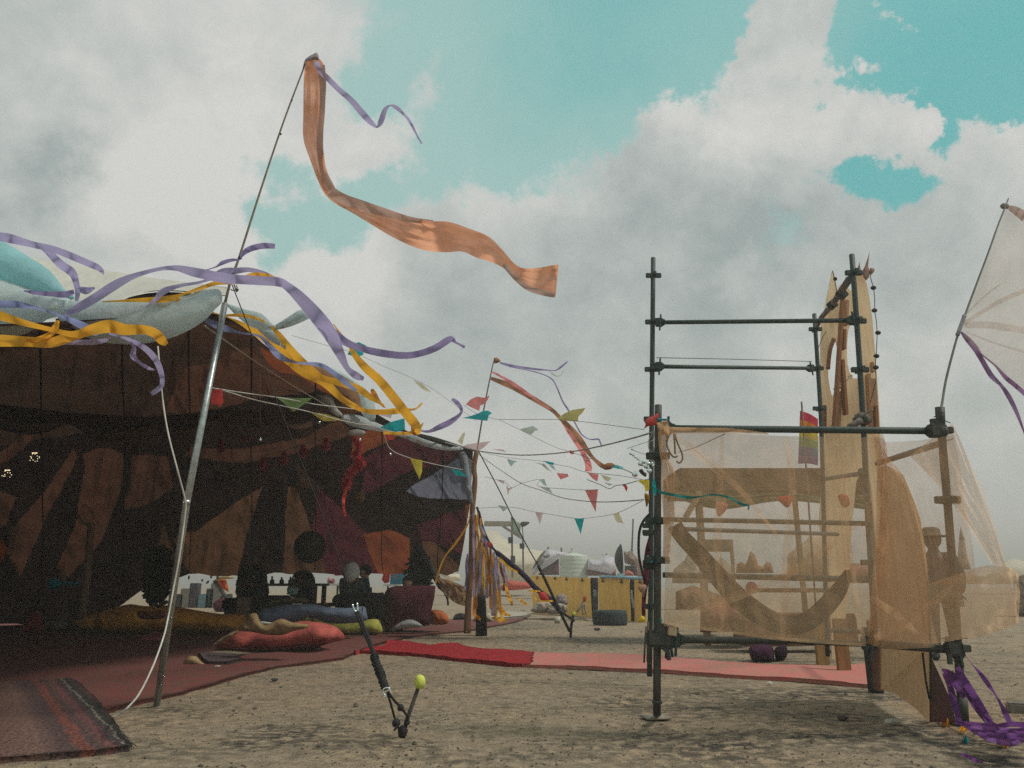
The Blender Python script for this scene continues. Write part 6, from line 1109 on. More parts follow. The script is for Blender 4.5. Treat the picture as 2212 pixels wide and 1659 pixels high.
# clutter on the left legs
obj('leg_clamp', join([box_me(D(*zS3(400, 770), 4.93), (.16, .07, .10), bev=.015)]), SCAFL, scf, smooth=False)
for m_ in ([box_me(D(*zS3(470, 850), 4.93), (.025, .03, .15), Matrix.Rotation(-.15, 3, 'Y'), bev=.003), tube_me(path(M(zS3, [(470, 740), (490, 745), (492, 800), (470, 820)]), 4.9, 4.9, 12), .005, 6), tube_me(path(M(zS3, [(415, 850), (455, 870), (470, 900)]), 4.9, 4.9, 6), .009, 6), box_me(D(*zS3(450, 690), 4.92), (.13, .05, .07), Matrix.Rotation(.2, 3, 'Y'), bev=.01), box_me(D(*zFR(1930, 700), 5.1), (.10, .05, .07), bev=.01)]): obj('clamp_fitting', m_, SCAFL, scf, smooth=False)
for q in (M(zFR, [(1885, 1300), (1865, 1650)]), M(zFR, [(1905, 1250), (1898, 1640)])): tube('tie_bar', [D(*q[0], 6.6), D(*q[1], 6.6)], .008, hard((.12, .07, .05), .8), scf, n=6)
for (x, y) in M(zFR, [(1888, 330), (1892, 405)]): obj('ledger_bracket', box_me(D(x, y, 5.2), (.05, .04, .03), bev=.004), SCAF, scf, smooth=False)
tube('black_hose', path([(1406, 1108)] + M(zFR, [(1870, 270), (1830, 350), (1815, 450), (1815, 600), (1835, 720), (1870, 850), (1890, 900)]), 6.0, 6.0, 40), .0105, BLACKR, label='black hose bowing out from the left legs of the scaffold', cat='hose')
ribbon('maroon_rag', MW(zFR, [(1915, 450, 20), (1900, 560, 46), (1890, 700, 60), (1885, 850, 50), (1870, 980, 44), (1860, 1100, 36), (1862, 1200, 34)]), 5.6, 5.6, fab((.10, .025, .04), .3), label='dark maroon cloth hanging down behind the left legs of the scaffold', cat='cloth', folds=.1)
puff('peach_rag', M(zFA, [(1645, 900), (1690, 880), (1745, 870), (1770, 910), (1740, 990), (1725, 1060), (1705, 1000), (1660, 960)]), 5.4, .02, fab((.58, .38, .28), .4), step=3, label='peach cloth scrap tied to the left side of the scaffold', cat='rag')
puff('yellow_rag', M(zFA, [(1645, 1420), (1670, 1360), (1700, 1320), (1750, 1370), (1745, 1395), (1690, 1410)]), 5.4, .02, YELF, step=3, label='yellow cloth triangle low on the left side of the scaffold', cat='rag')
ribbon('teal_tape', MW(zFA, [(1780, 455, 26), (1810, 500, 32), (1850, 545, 34)]), 5.3, 4.95, TEALF, label='short teal tape across the left scaffold legs', cat='tape')
ribbon('teal_tape', MW(zS1, [(405, 700, 6), (400, 740, 30), (405, 800, 36), (415, 870, 16)]), 4.92, 4.92, TEALF, label='upright teal scrap on the front left scaffold leg', cat='tape')
ribbon('teal_ribbon', MW(zS1, [(415, 800, 26), (480, 840, 28), (600, 865, 26), (700, 885, 30), (800, 890, 22), (900, 875, 10), (980, 862, 16), (1080, 870, 18), (1180, 895, 18), (1250, 940, 24), (1310, 965, 26), (1358, 975, 16), (1356, 1015, 20)]), 4.80, 4.6, fab((.02, .20, .19), .3), label='dark teal ribbon fluttering across the tan netting', cat='ribbon', n=110)
puff('teal_bit', M(zS3, [(400, 600), (425, 590), (420, 640), (395, 680), (390, 660)]), 4.93, .01, fab((.02, .25, .22), .3), step=2, label='small teal scrap low on the front left scaffold leg', cat='tape')
puff('red_flag', M(zS1, [(300, 195), (315, 150), (305, 120), (340, 85), (400, 60), (440, 35), (450, 70), (430, 120), (420, 155), (370, 160), (330, 175)]), 4.9, .02, fab((.68, .13, .12), .4), step=4, label='crumpled red pennant at the top of the front left scaffold leg', cat='pennant')
puff('blue_rag', M(zS1, [(430, 130), (440, 85), (480, 90), (545, 95), (540, 110), (480, 112), (450, 118)]), 4.88, .015, fab((.05, .28, .36), .3), step=3, label='teal blue rag behind the crumpled red pennant', cat='rag')
puff('yellow_pennant', M(zS1, [(240, 720), (300, 700), (355, 705), (358, 820), (335, 830), (310, 790), (300, 750)]), 5.6, .02, YELF, step=4, label='yellow pennant against the left scaffold leg', cat='pennant') if False else None
puff('ochre_rag', M(zS1, [(305, 850), (345, 860), (355, 900), (340, 960), (325, 990), (312, 930)]), 5.3, .02, fab((.45, .24, .04), .4), step=4, label='ochre rag below the yellow pennant at the left scaffold leg', cat='rag')
# mirror ball chandelier
mb = thing('mirror_ball_cluster', 'cluster of small mirror balls strung from the left scaffold leg', 'ornament', D(*zS1(300, 600), 5.8))
for (x, y, r_) in ((180, 400, 14), (165, 445, 15), (190, 460, 15), (215, 480, 14), (240, 500, 14), (262, 548, 24), (300, 530, 22), (320, 575, 22), (345, 545, 20), (375, 500, 20), (380, 545, 18), (355, 620, 26), (285, 560, 16), (208, 655, 30), (395, 570, 16), (340, 590, 18)):
    p = D(*zS1(x, y), 5.7 + .1 * math.sin(x)); me_ = ball_me(p, r_ * .2134 * mpp(p), 14); o_ = obj('mirror_ball', me_, CHROME, mb, smooth=False)
for q in ([(405, 225), (380, 250), (345, 320), (350, 400), (400, 450)], [(400, 310), (290, 340), (130, 395)], [(180, 405), (270, 440), (405, 465)], [(0, 565), (80, 600), (180, 645)], [(160, 440), (260, 520), (380, 560)], [(355, 640), (350, 690)], [(405, 235), (395, 330), (405, 440)]): tube('string', path(M(zS1, q), 5.7, 5.7, 12), .003, hard((.4, .38, .34), .6), mb, n=4)
puff('dark_leaf', M(zS1, [(245, 620), (280, 600), (300, 630), (325, 645), (320, 680), (285, 665)]), 5.65, .02, hard((.05, .03, .03), .8), mb, step=3)

# ------------------------------------------------------------------ tan netting on the scaffold
SCR = fab((.93, .64, .39), .74, .47, var=.12, rough=.95, scale=3, bump=.9); SCR2 = fab((.93, .66, .43), .74, .48, var=.12, rough=.95, scale=2.5, bump=.9); SCRH = fab((.72, .46, .27), .6, .72, var=.15, scale=6)
net = thing('tan_netting', 'sheer tan cloth stretched over the front of the scaffold', 'cloth', G(1650, 1560))
sheet('front_sheet', [[(1424, 922, 4.93), (1560, 934, 4.9), (1700, 942, 4.86), (1890, 945, 4.8), (1910, 952, 4.82)],
                      [(1432, 1060, 4.88), (1560, 1060, 4.80), (1700, 1060, 4.74), (1880, 1060, 4.74), (1922, 1060, 4.9)],
                      [(1437, 1200, 4.86), (1560, 1210, 4.76), (1700, 1210, 4.70), (1870, 1210, 4.72), (1916, 1210, 4.9)],
                      [(1434, 1352, 4.92), (1560, 1366, 4.86), (1700, 1384, 4.82), (1872, 1396, 4.8), (1892, 1392, 4.82)]], SCR, net, wr=.13, wf=4, nu=90, nv=90)
sheet('side_sheet', [[(1884, 945, 4.8), (1900, 955, 4.8), (1914, 985, 4.8)], [(1893, 1000, 4.82), (1918, 1010, 4.85), (1950, 1026, 4.9)], [(1893, 1080, 4.8), (1925, 1085, 4.86), (1972, 1085, 4.9)], [(1890, 1200, 4.78), (1940, 1200, 4.8), (2000, 1200, 4.86)],
                     [(1880, 1320, 4.8), (1940, 1330, 4.76), (2012, 1330, 4.8)], [(1872, 1390, 4.8), (1920, 1402, 4.76), (2030, 1398, 4.78)]], fab((.92, .58, .34), .7, .54, var=.12, scale=3, bump=.6), net, wr=.05, wf=3, nu=70, nv=50)
sheet('corner_sheet', [[(1966, 985, 4.85), (2010, 950, 4.8), (2050, 920, 4.76), (2060, 917, 4.74)], [(2000, 1020, 4.85), (2040, 1000, 4.78), (2070, 980, 4.74), (2092, 992, 4.7)], [(2040, 1065, 4.8), (2070, 1060, 4.76), (2100, 1060, 4.7), (2124, 1068, 4.66)], [(2090, 1135, 4.75), (2110, 1135, 4.7), (2135, 1130, 4.66), (2148, 1140, 4.6)], [(2143, 1218, 4.66), (2155, 1220, 4.62), (2165, 1222, 4.6), (2176, 1226, 4.56)]], SCR2, net, wr=.05, nu=50, nv=20)
sheet('lower_sheet', [[(2005, 1262, 4.72), (2070, 1240, 4.66), (2130, 1222, 4.62), (2180, 1226, 4.56), (2200, 1240, 4.5)], [(2008, 1320, 4.70), (2070, 1310, 4.65), (2130, 1300, 4.60), (2180, 1290, 4.54), (2203, 1285, 4.5)], [(2012, 1392, 4.72), (2070, 1382, 4.67), (2130, 1372, 4.62), (2180, 1355, 4.56), (2200, 1345, 4.5)]], fab((.93, .62, .38), .7, .54, var=.08, scale=2, bump=.9), net, wr=.06, nu=40, nv=24)
sheet('faint_sheet', [[(1905, 955, 4.74), (1975, 952, 4.7), (2060, 940, 4.66)], [(1915, 1000, 4.74), (1985, 1000, 4.7), (2072, 1000, 4.66)], [(1955, 1050, 4.74), (2010, 1070, 4.7), (2088, 1100, 4.66)], [(1985, 1130, 4.74), (2030, 1150, 4.7), (2100, 1170, 4.66)], [(2005, 1262, 4.74), (2050, 1262, 4.7), (2110, 1262, 4.66)]], fab((.93, .62, .38), .7, .38, var=.1), net, wr=.03, nu=40, nv=14)
ribbon('gathered_corner', MW(zS1, [(480, 120, 110), (500, 200, 120), (490, 320, 90), (500, 480, 70), (540, 620, 130), (540, 760, 140), (545, 950, 120), (550, 1100, 115), (535, 1300, 80), (520, 1500, 60)]), 4.84, 4.84, SCRH, net, n=80, folds=.22, cross=16, cup=.3)
ribbon('rolled_hem', MW(zS1, [(500, 200, 60), (620, 208, 62), (900, 210, 56), (1150, 212, 50), (1350, 225, 34), (1560, 246, 14)]), 4.86, 4.80, SCRH, net, n=60, cup=.5)
ribbon('edge_fold', MW(zS2, [(600, 260, 100), (640, 400, 90), (640, 560, 90), (640, 800, 110), (640, 1100, 110), (620, 1400, 110), (600, 1650, 120)]) + [(1888, 1392, 20)], 4.76, 4.76, fab((.62, .38, .22), .6, .5, var=.1), net, n=70, folds=.2, cross=14)
ribbon('lower_fold', [(1462, 1385, 2), (1560, 1368, 3), (1700, 1384, 4), (1868, 1398, 3)], 4.8, 4.78, SCRH, net) if False else None
for q in ([(600, 240), (610, 330), (615, 450)], [(560, 240), (530, 340), (560, 430), (600, 480), (640, 470)], [(610, 240), (640, 340), (680, 430), (690, 500), (660, 540), (630, 520)]): tube('tie_string', path(M(zS1, q), 4.84, 4.84, 16), .006, fab((.40, .28, .18), .2), net, n=6)
tube('tie_string', path(M(zS1, [(1120, 245), (960, 320), (800, 390), (650, 430)]), 4.9, 5.4, 10), .003, CORDD, net, n=4)
CRE = fab((.90, .60, .36), .65, .26, var=.1)
for q in ([(2000, 1392, 6), (1960, 1350, 14), (1925, 1320, 16), (1880, 1290, 10)], [(1890, 1380, 16), (1960, 1345, 22), (2020, 1300, 18), (2060, 1262, 8)], [(1560, 940, 8), (1556, 1050, 14), (1550, 1180, 18), (1560, 1300, 14), (1558, 1364, 8)], [(1700, 945, 8), (1712, 1060, 16), (1700, 1200, 20), (1690, 1380, 10)], [(1440, 1345, 10), (1560, 1300, 20), (1720, 1230, 18), (1860, 1130, 8)], [(1446, 930, 8), (1520, 990, 18), (1600, 1060, 12), (1680, 1160, 8)], [(1830, 948, 8), (1822, 1080, 16), (1840, 1250, 20), (1868, 1390, 8)], [(1440, 1348, 7), (1560, 1364, 8), (1700, 1381, 8), (1870, 1393, 7)]): ribbon('crease', q, 4.70, 4.70, CRE, net, n=40, folds=.2, cross=8)
# dark sling hanging behind the netting
ribbon('fabric_sling', MW(zTH, [(190, 130, 150), (260, 240, 150), (440, 430, 170), (620, 640, 190), (830, 860, 210), (1080, 1040, 200), (1300, 1110, 190), (1480, 1080, 190), (1640, 960, 190), (1780, 800, 170), (1870, 640, 110), (1890, 570, 50)]), 5.7, 6.2, fab((.016, .016, .017), .05, var=.3), label='dark cloth sling hanging in a U behind the tan netting', cat='sling', n=90, cup=.5, twist=.35, cross=18, folds=.16)
obj('wood_block', box_me(D(*zS3(518, 705), 4.9), (.055, .05, .05), Matrix.Rotation(.15, 3, 'Y'), bev=.004), hard((.55, .40, .26), .8), scf, smooth=False)

# plywood flank under the netting
YF = lambda x, y=0: 6.2 + (x - 1905) / (2007 - 1905) * (4.86 - 6.2)
fl = thing('plywood_flank', 'tall curved plywood flank leaning at the right side of the scaffold', 'board', G(2005, 1556))
PLY2 = hard((.80, .50, .26), .75, 0, .3, 9, .3, (.66, .38, .19), (2, 2, .5))
pf = [(1903, 1010), (1915, 1005), (1951, 1026), (1973, 1077), (1988, 1120), (2000, 1194), (2005, 1300), (2007, 1400), (2008, 1560), (1985, 1535), (1960, 1516), (1932, 1497), (1915, 1493), (1905, 1490)]
board('panel', pf, 5, .02, PLY2, fl, Yf=YF)
board('rear_edge', [(1882, 1390), (1903, 1390), (1905, 1494), (1890, 1490)], 6.25, .03, hard((.13, .06, .035), .8), fl)
tube('steel_upright', [D(2010, 1395, 4.84), G(2010, 1560)], .010, SCAF, fl, n=8); tube('cable', path([(1993, 1410), (2000, 1470), (2008, 1510)], 4.83, 4.83, 12), .006, BLACKR, fl, n=6)
rd = thing('maroon_board', 'dark maroon triangular panel behind the front right scaffold leg', 'board', G(2035, 1560)); board('panel', [(2012, 1420), (2035, 1470), (2055, 1515), (2066, 1562), (2012, 1560)], 5.2, .03, hard((.06, .02, .02), .7), rd)
tube('short_post', [G(1893, 1500), D(1888, 1378, 6.3)], .0, SCAF) if False else None
obj('dark_post', box_me(Vector((G(1905, 1500).x, G(1905, 1500).y + .1, .26)), (.085, .12, .52), bev=.006), hard((.035, .028, .025), .8), label='short dark timber post beside the plywood flank', cat='post', smooth=False)
# planks and things seen below the netting
for (x0, x1, yt, yb, Y, c, lab) in ((1803, 1830, 1380, 1452, 8.2, (.36, .19, .08), 'orange brown timber leg behind the tall middle leg'), (1759, 1785, 1372, 1445, 9.0, (.40, .23, .09), 'orange timber board end under the spire'), (1877, 1893, 1378, 1444, 9.4, (.30, .17, .08), 'thin timber leg left of the plywood flank')):
    a, b = D(x0, yt, Y), D(x1, yt, Y); obj('timber_leg', box_me(((a.x + b.x) / 2, Y, a.z / 2 + .1), (b.x - a.x, .06, a.z + .2), bev=.005), wood(c, tuple(v * .6 for v in c)), label=lab, cat='timber', smooth=False)
cushion('purple_bag', 'round dark purple bag on the ground seen under the netting', 'bag', [(1210, 880), (1230, 840), (1330, 815), (1420, 840), (1440, 940), (1420, 980), (1300, 970), (1240, 970)], None, .4, fab((.06, .018, .045), 0), zS3, wr=.1)
cushion('purple_bag', 'second dark bag right of the round purple bag', 'bag', [(1440, 880), (1470, 840), (1540, 830), (1560, 900), (1530, 960), (1460, 970)], None, .4, fab((.04, .015, .03), 0), zS3, wr=.1)
obj('low_platform', box_me(((D(1709, 1350, 10).x + D(1860, 1350, 10).x) / 2 - .2, 10.6, .3), (1.5, .5, .4), bev=.02), hard((.20, .085, .045), .8), label='low red brown platform behind the scaffold', cat='platform', smooth=False)

# ------------------------------------------------------------------ the wooden spire
SPW = hard((.92, .70, .45), .7, 0, .2, 3, .35, (.76, .52, .30), (7, 7, .6))
spi = thing('wooden_spire', 'pale plywood spire with lens shaped openings behind the scaffold', 'sculpture', Vector((D(1830, 1300, 9.2).x, 9.2, 0)))
out1 = M(zSP, [(312, 155), (335, 250), (352, 355), (372, 300), (400, 270), (440, 300), (470, 330), (492, 350), (500, 260), (530, 190), (560, 165), (600, 200), (625, 270), (655, 420), (680, 620), (700, 860), (720, 1120), (745, 1500), (752, 1640)]) + [(1903, 1020), (1903, 1180), (1895, 1185), (1882, 1050), (1870, 1000), (1850, 1040), (1838, 1160), (1832, 1300), (1812, 1424), (1798, 1424), (1790, 1200), (1770, 1130), (1778, 1020)] + M(zSP, [(235, 1640), (225, 1400), (208, 1150), (203, 900), (212, 650), (255, 440), (285, 290)])
h1 = M(zSP, [(325, 785), (295, 860), (275, 960), (270, 1060), (274, 1150), (290, 1250), (310, 1318), (330, 1280), (350, 1180), (362, 1060), (366, 900), (350, 810)])
h2 = M(zSP, [(475, 640), (455, 720), (446, 820), (444, 920), (450, 1010), (465, 1080), (492, 1140), (530, 1148), (560, 1130), (556, 1000), (545, 850), (535, 720), (515, 640)])
board('main_board', smooth_poly(out1, 1), 9.2, .03, SPW, spi, holes=[h1, h2])
def plank(name, a, b, w, Y, m, Yb=None, par=spi):
    p, q = D(*zSP(*a), Y), D(*zSP(*b), Yb or Y); d = q - p; R_ = d.to_track_quat('Z', 'Y').to_matrix(); return obj(name, box_me((p + q) / 2, (w, .035, d.length), R_ @ Matrix.Rotation(0, 3, 'Z'), bev=.003), m, par, smooth=False)
BR = wood((.33, .14, .06), (.22, .09, .04)); BR2 = wood((.46, .27, .14), (.34, .19, .09))
plank('batten', (405, 400), (325, 1640), .085, 8.95, BR); plank('batten', (440, 430), (435, 660), .08, 9.1, BR2); plank('batten', (395, 980), (432, 1480), .10, 8.98, BR); plank('batten', (382, 1270), (366, 1640), .06, 9.05, BR2); plank('batten', (415, 700), (412, 880), .09, 9.0, BR)
plank('batten', (635, 1110), (665, 1640), .10, 9.1, BR2); plank('batten', (672, 1000), (680, 1090), .06, 9.12, BR2); plank('batten', (705, 1400), (715, 1640), .08, 9.05, BR); plank('batten', (232, 1400), (232, 1640), .09, 9.1, BR)
board('patch_panel', M(zSP, [(640, 1140), (715, 1150), (728, 1400), (665, 1410)]), 9.14, .02, wood((.40, .24, .14), (.32, .19, .11)), spi)
tube('lens_rim', path(M(zSP, [(325, 780), (295, 860), (278, 960), (270, 1060)]), 9.1, 9.1, 16), .026, BR, spi, n=8)
obj('rope_tie', join([tube_me(path(M(zSP, q), 9.0, 9.0, 14), .010, 6) for q in ([(320, 1245), (380, 1230), (420, 1190), (460, 1145), (490, 1135)], [(350, 1250), (360, 1275), (358, 1290)], [(455, 1130), (480, 1115), (495, 1130)])]), hard((.62, .52, .38), .8), spi)
FR_ = fab((.56, .36, .30), .45, var=.3)
for q in ([(590, 200), (590, 150), (610, 110), (640, 20), (655, -40), (645, 60), (640, 110), (655, 160), (650, 210), (620, 245), (600, 220)], [(655, 130), (690, 128), (702, 150), (680, 180), (655, 200)], [(545, 170), (545, 120), (562, 70), (568, 130), (582, 160), (570, 200)]):
    puff('rag_plume', M(zSP, q), 9.1, .05, FR_, spi, smooth_n=0, step=2.5)
lt = thing('light_string', 'string of small black lamps hanging down the right edge of the spire', 'lights', D(*zSP(715, 1100), 9.0)); lp = [(655, 160), (665, 230), (688, 310), (700, 420), (700, 520), (715, 620), (722, 730), (718, 850), (712, 950), (705, 1050), (712, 1150), (690, 1250), (660, 1370)]
tube('cord', path(M(zSP, lp), 9.0, 9.0, 50), .005, BLACKR, lt, n=5)
for (x, y) in ((688, 312), (697, 520), (730, 726), (716, 940), (710, 1045)): obj('lamp', ball_me(D(*zSP(x, y), 8.98), .028, 10, (1.3, 1, 1)), BLACKR, lt)
obj('lamp', ball_me(D(*zSP(336, 230), 9.1), .026, 10), BLACKR, lt); tube('cord', path(M(zSP, [(312, 155), (330, 230), (352, 355)]), 9.1, 9.1, 8), .006, BLACKR, lt, n=5)
# rainbow flag
rf = thing('rainbow_flag', 'red and orange striped flag on a thin pole left of the spire', 'flag', Vector((D(1731, 1000, 11).x, 11, 0)))
tube('flag_pole', [Vector((D(1729, 1000, 11).x, 11, 0)), D(1731.5, 868, 11)], .014, hard((.15, .08, .08), .7), rf, n=8)
fp = [(1880, 0), (2062, 95), (2060, 185), (2068, 260), (2060, 330), (2070, 400), (2080, 470), (2060, 530), (1890, 580), (1845, 560)]
RB = [(.62, .06, .10), (.75, .26, .03), (.72, .55, .10), (.20, .38, .14), (.10, .16, .35), (.22, .10, .30)]
for k in range(6):
    t0, t1 = k / 6, (k + 1) / 6; L0, L1 = (1880 - 20 * t0, 10 + 540 * t0), (1880 - 20 * t1, 10 + 540 * t1); R0, R1 = (2062, 95 + 470 * t0), (2062, 95 + 470 * t1)
    sheet('flag_stripe', [M(zS1, [(*L0, 11), ((L0[0] + R0[0]) / 2, (L0[1] + R0[1]) / 2 - 12, 11.1), (*R0, 11)]), M(zS1, [(*L1, 11), ((L1[0] + R1[0]) / 2, (L1[1] + R1[1]) / 2 - 12, 11.1), (*R1, 11)])], fab(RB[k], .5, var=.1), rf, nu=14, nv=5)

# ------------------------------------------------------------------ bar and stalls behind the netting
bar = thing('bar_stall', 'open bar stall with a wide brown canopy behind the scaffold', 'stall', Vector((D(1640, 1300, 12).x, 12, 0)))
BW = wood((.26, .15, .08), (.17, .10, .05), 'X'); a, b = D(1462, 1050, 12), D(1895, 1050, 12)
obj('canopy', box_me(((a.x + b.x) / 2, 12.5, (D(1500, 1012, 12).z + D(1500, 1068, 12).z) / 2), (b.x - a.x, 1.2, D(1500, 1012, 12).z - D(1500, 1068, 12).z), bev=.05), fab((.13, .085, .05), .1, var=.3), bar, smooth=False)
sheet('valance', [[(1460, 1062, 11.9), (1560, 1066, 11.85), (1700, 1064, 11.9), (1895, 1070, 11.9)], [(1460, 1078, 11.8), (1560, 1100, 11.8), (1700, 1082, 11.75), (1895, 1104, 11.8)]], fab((.13, .16, .08), .3, var=.4), bar, wr=.1, wf=8)
for x__, w__ in ((1508, .10), (1715, .07), (1880, .10)): p = D(x__, 1060, 11.9); obj('post', box_me((p.x, 11.9, p.z / 2), (w__, w__, p.z), bev=.01), TIMBL, bar, smooth=False)
plank2 = lambda x0, y0, x1, y1, Y, w, m: beam('brace', (x0, y0), (x1, y1), Y, w, m, bar, f=zS1)
plank2(860, 860, 720, 1090, 11.8, .08, TIMBL); plank2(930, 900, 1010, 1000, 11.8, .06, TIMBL) if False else None
a, b = D(1650, 1275, 11.5), D(1800, 1275, 11.5); obj('counter', box_me(((a.x + b.x) / 2, 11.6, a.z), (b.x - a.x, .5, .06), bev=.01), BW, bar, smooth=False)
sg = thing('wooden_sign', 'blank pale board on two posts behind the netting', 'sign', Vector((D(1745, 1250, 16).x, 16, 0))) if False else None
sb = thing('notice_board', 'blank brown board on posts seen through the netting', 'board', Vector((D(*zTH(590, 600), 15).x, 15, 0)))
a, b = D(*zTH(430, 270), 15), D(*zTH(740, 390), 15); obj('panel', box_me(((a.x + b.x) / 2, 15, (a.z + b.z) / 2), (b.x - a.x, .05, a.z - b.z)), hard((.28, .20, .13), .8), sb, smooth=False)
for x__ in (a.x + .03, b.x + .03): obj('post', box_me((x__, 15.03, a.z / 2), (.06, .05, a.z)), TIMBL, sb, smooth=False)
ST = fab((.36, .17, .11), .2, var=.4, scale=4)
for i, (pts, Y, c, lab) in enumerate(([[(1290, 600), (1300, 420), (1380, 350), (1480, 280), (1520, 220), (1560, 250), (1640, 230), (1735, 420), (1735, 640), (1290, 640)], 20, (.62, .46, .32), 'pale cream cone tent through the netting left of the tall middle leg'], [[(1740, 640), (1740, 500), (1800, 480), (1880, 500), (1990, 505), (2080, 490), (2140, 470), (2160, 700), (1740, 700)], 24, (.45, .20, .14), 'red brown low tents through the netting right of the spire'], [[(160, 700), (180, 560), (280, 480), (310, 420), (360, 400), (420, 560), (560, 560), (640, 440), (700, 480), (760, 570), (760, 700)], 28, (.38, .32, .24), 'brown tents at the far left through the netting'], [[(200, 960), (200, 780), (360, 720), (600, 800), (800, 860), (800, 960)], 14, (.30, .16, .10), 'rust coloured cloth heap behind the netting'], [[(440, 1180), (440, 900), (600, 880), (1000, 900), (1000, 1180)], 11.5, (.28, .10, .07), 'low rust red wall behind the netting'])):
    ftent(lab, zTH, pts, Y, fab(c, .3, var=.25, scale=2), .5)
STN = ('person in orange brown clothes standing far behind the netting', 'shorter person in brown standing left of the orange brown one behind the netting', 'person in a wide hat standing right of the plywood flank behind the netting')
ftent('ragged brown tent tops behind the middle of the netting', zTH, [(790, 600), (800, 510), (840, 488), (885, 515), (905, 470), (925, 400), (942, 385), (965, 410), (990, 450), (1010, 520), (1050, 540), (1090, 490), (1135, 500), (1150, 545), (1160, 600)], 24, fab((.36, .17, .08), .3, var=.4, scale=2), .5)
person(STN[2], standing(2013, 1166, 9.6, Vector((-.6, -.8, 0))), Vector((-.6, -.8, 0)), SKIND, fab((.11, .085, .07), 0), fab((.10, .09, .08), 0), BLACKR, hair=hard((.02, .015, .01), .9), hat=fab((.16, .12, .08), 0))
x_, y_ = zTH(945, 745); obj('pink_ball', ball_me(D(x_, y_, 13), .10, 16), fab((.65, .14, .18), .2), label='pink balloon through the netting above the sling', cat='balloon')
puff('red_pennant', M(zS1, [(1640, 885), (1800, 880), (1760, 995), (1690, 950)]), 8.0, .02, fab((.60, .06, .03), .3), step=4, label='red pennant below the canopy behind the netting', cat='pennant')
puff('orange_pennant', M(zS2, [(190, 870), (280, 860), (310, 960), (240, 990)]), 7.6, .02, fab((.60, .12, .04), .3), step=4, label='orange red pennant right of the red one behind the netting', cat='pennant')
puff('coral_pennant', M(zS1, [(1030, 940), (1140, 950), (1130, 1020), (1050, 1085)]), 8.4, .02, fab((.62, .20, .15), .3), step=4, label='faded coral pennant behind the middle of the netting', cat='pennant')
# far right edge
ftent('far hut with a striped front at the right edge of the camp', None, [(2196, 1330), (2196, 1275), (2200, 1245), (2240, 1235), (2260, 1335)], 22, fab((.30, .22, .15), .1, var=.7, scale=8), .4)
ftent('pale domed tent at the far right horizon', None, [(2080, 1262), (2100, 1240), (2150, 1225), (2190, 1205), (2260, 1230), (2300, 1262)], 70, FC, 3)
ftent('thin cone tent beyond the front right scaffold leg', zS2, [(1395, 1620), (1415, 1300), (1430, 1180), (1470, 1300), (1500, 1500), (1540, 1620)], 32, fab((.50, .38, .28), .4), .6)
obj('stone_block', box_me(G(2205, 1530, .04), (.17, .10, .075), Matrix.Rotation(-.35, 3, 'Z'), bev=.012), hard((.20, .19, .17), .9, 0, .6, 8), label='dark grey stone block on the ground at the right edge', cat='block', smooth=False)

# ------------------------------------------------------------------ cream sail at the upper right
smast = thing('sail_mast', 'thin bowed pole on the front right scaffold leg holding the cream sail', 'mast', D(2032, 885, 4.8)); tube('shaft', path([(2032, 890)] + M(zSA, [(265, 1400), (290, 1250), (355, 1000), (400, 870), (470, 680), (560, 440), (620, 270), (668, 150), (690, 90)]), 4.8, 5.2, 40), [.009 - .004 * i / 39 for i in range(40)], hard((.17, .17, .15), .7), smast, n=8)
tube('binding', path(M(zSA, [(362, 970), (395, 880), (408, 840)]), 4.93, 4.93, 8), .014, fab((.45, .44, .50), .2), smast, n=8); obj('knot', ball_me(D(*zSA(665, 140), 5.18), .022, 12, (1.4, 1, 1), .12), hard((.25, .23, .22), .8), smast)
sail = thing('cream_sail', 'thin cream sail with radiating seams catching wind at the right edge', 'sail', D(2080, 720, 4.95))
SAIL = fab((.88, .72, .56), .7, .42, var=.08, scale=2)
rows = []
for y0, y1 in ((138, 160), (400, 420), (650, 720), (900, 935), (960, 1500)): pass
sheet('canvas', [M(zSA, [(668, 145, 5.18), (790, 200, 5.3), (1000, 300, 5.6)]), M(zSA, [(565, 430, 5.12), (790, 480, 5.2), (1050, 560, 5.5)]), M(zSA, [(470, 680, 5.06), (790, 740, 5.1), (1050, 820, 5.4)]), M(zSA, [(400, 880, 4.98), (790, 960, 5.0), (1050, 1060, 5.3)]), M(zSA, [(380, 950, 4.96), (560, 1130, 4.95), (1050, 1560, 5.2)])], SAIL, sail, wr=.08, nu=40, nv=30)
for q in ([(400, 900, 30), (520, 820, 26), (660, 740, 30), (800, 680, 30)], [(410, 905, 40), (560, 905, 46), (800, 940, 44)], [(420, 830, 12), (560, 700, 10), (640, 640, 8)], [(420, 950, 10), (600, 1020, 12), (800, 1080, 14)]): ribbon('seam', MW(zSA, q), 4.97, 5.05, fab((.72, .55, .42), .6, .42), sail, n=20)
ribbon('hem', MW(zSA, [(680, 145, 20), (730, 165, 50), (800, 210, 70)]), 5.16, 5.25, fab((.50, .30, .22), .5, .8), sail, n=14)
ribbon('ribbon', MW(zSA, [(385, 950, 14), (430, 1000, 36), (480, 1060, 40), (520, 1130, 34), (580, 1230, 34), (640, 1290, 22), (690, 1360, 32), (740, 1460, 26), (775, 1550, 16), (800, 1620, 10)]), 4.95, 5.0, fab((.30, .18, .36), .35), label='violet ribbon hanging steeply from the cream sail', cat='ribbon', group='ribbons of the cream sail', n=60)
ribbon('ribbon', MW(zSA, [(490, 1070, 8), (550, 1120, 10), (610, 1170, 14), (670, 1240, 28), (730, 1290, 30), (800, 1350, 30)]), 4.96, 5.0, fab((.30, .16, .33), .35), label='violet ribbon slanting right from the cream sail', cat='ribbon', group='ribbons of the cream sail', n=50)
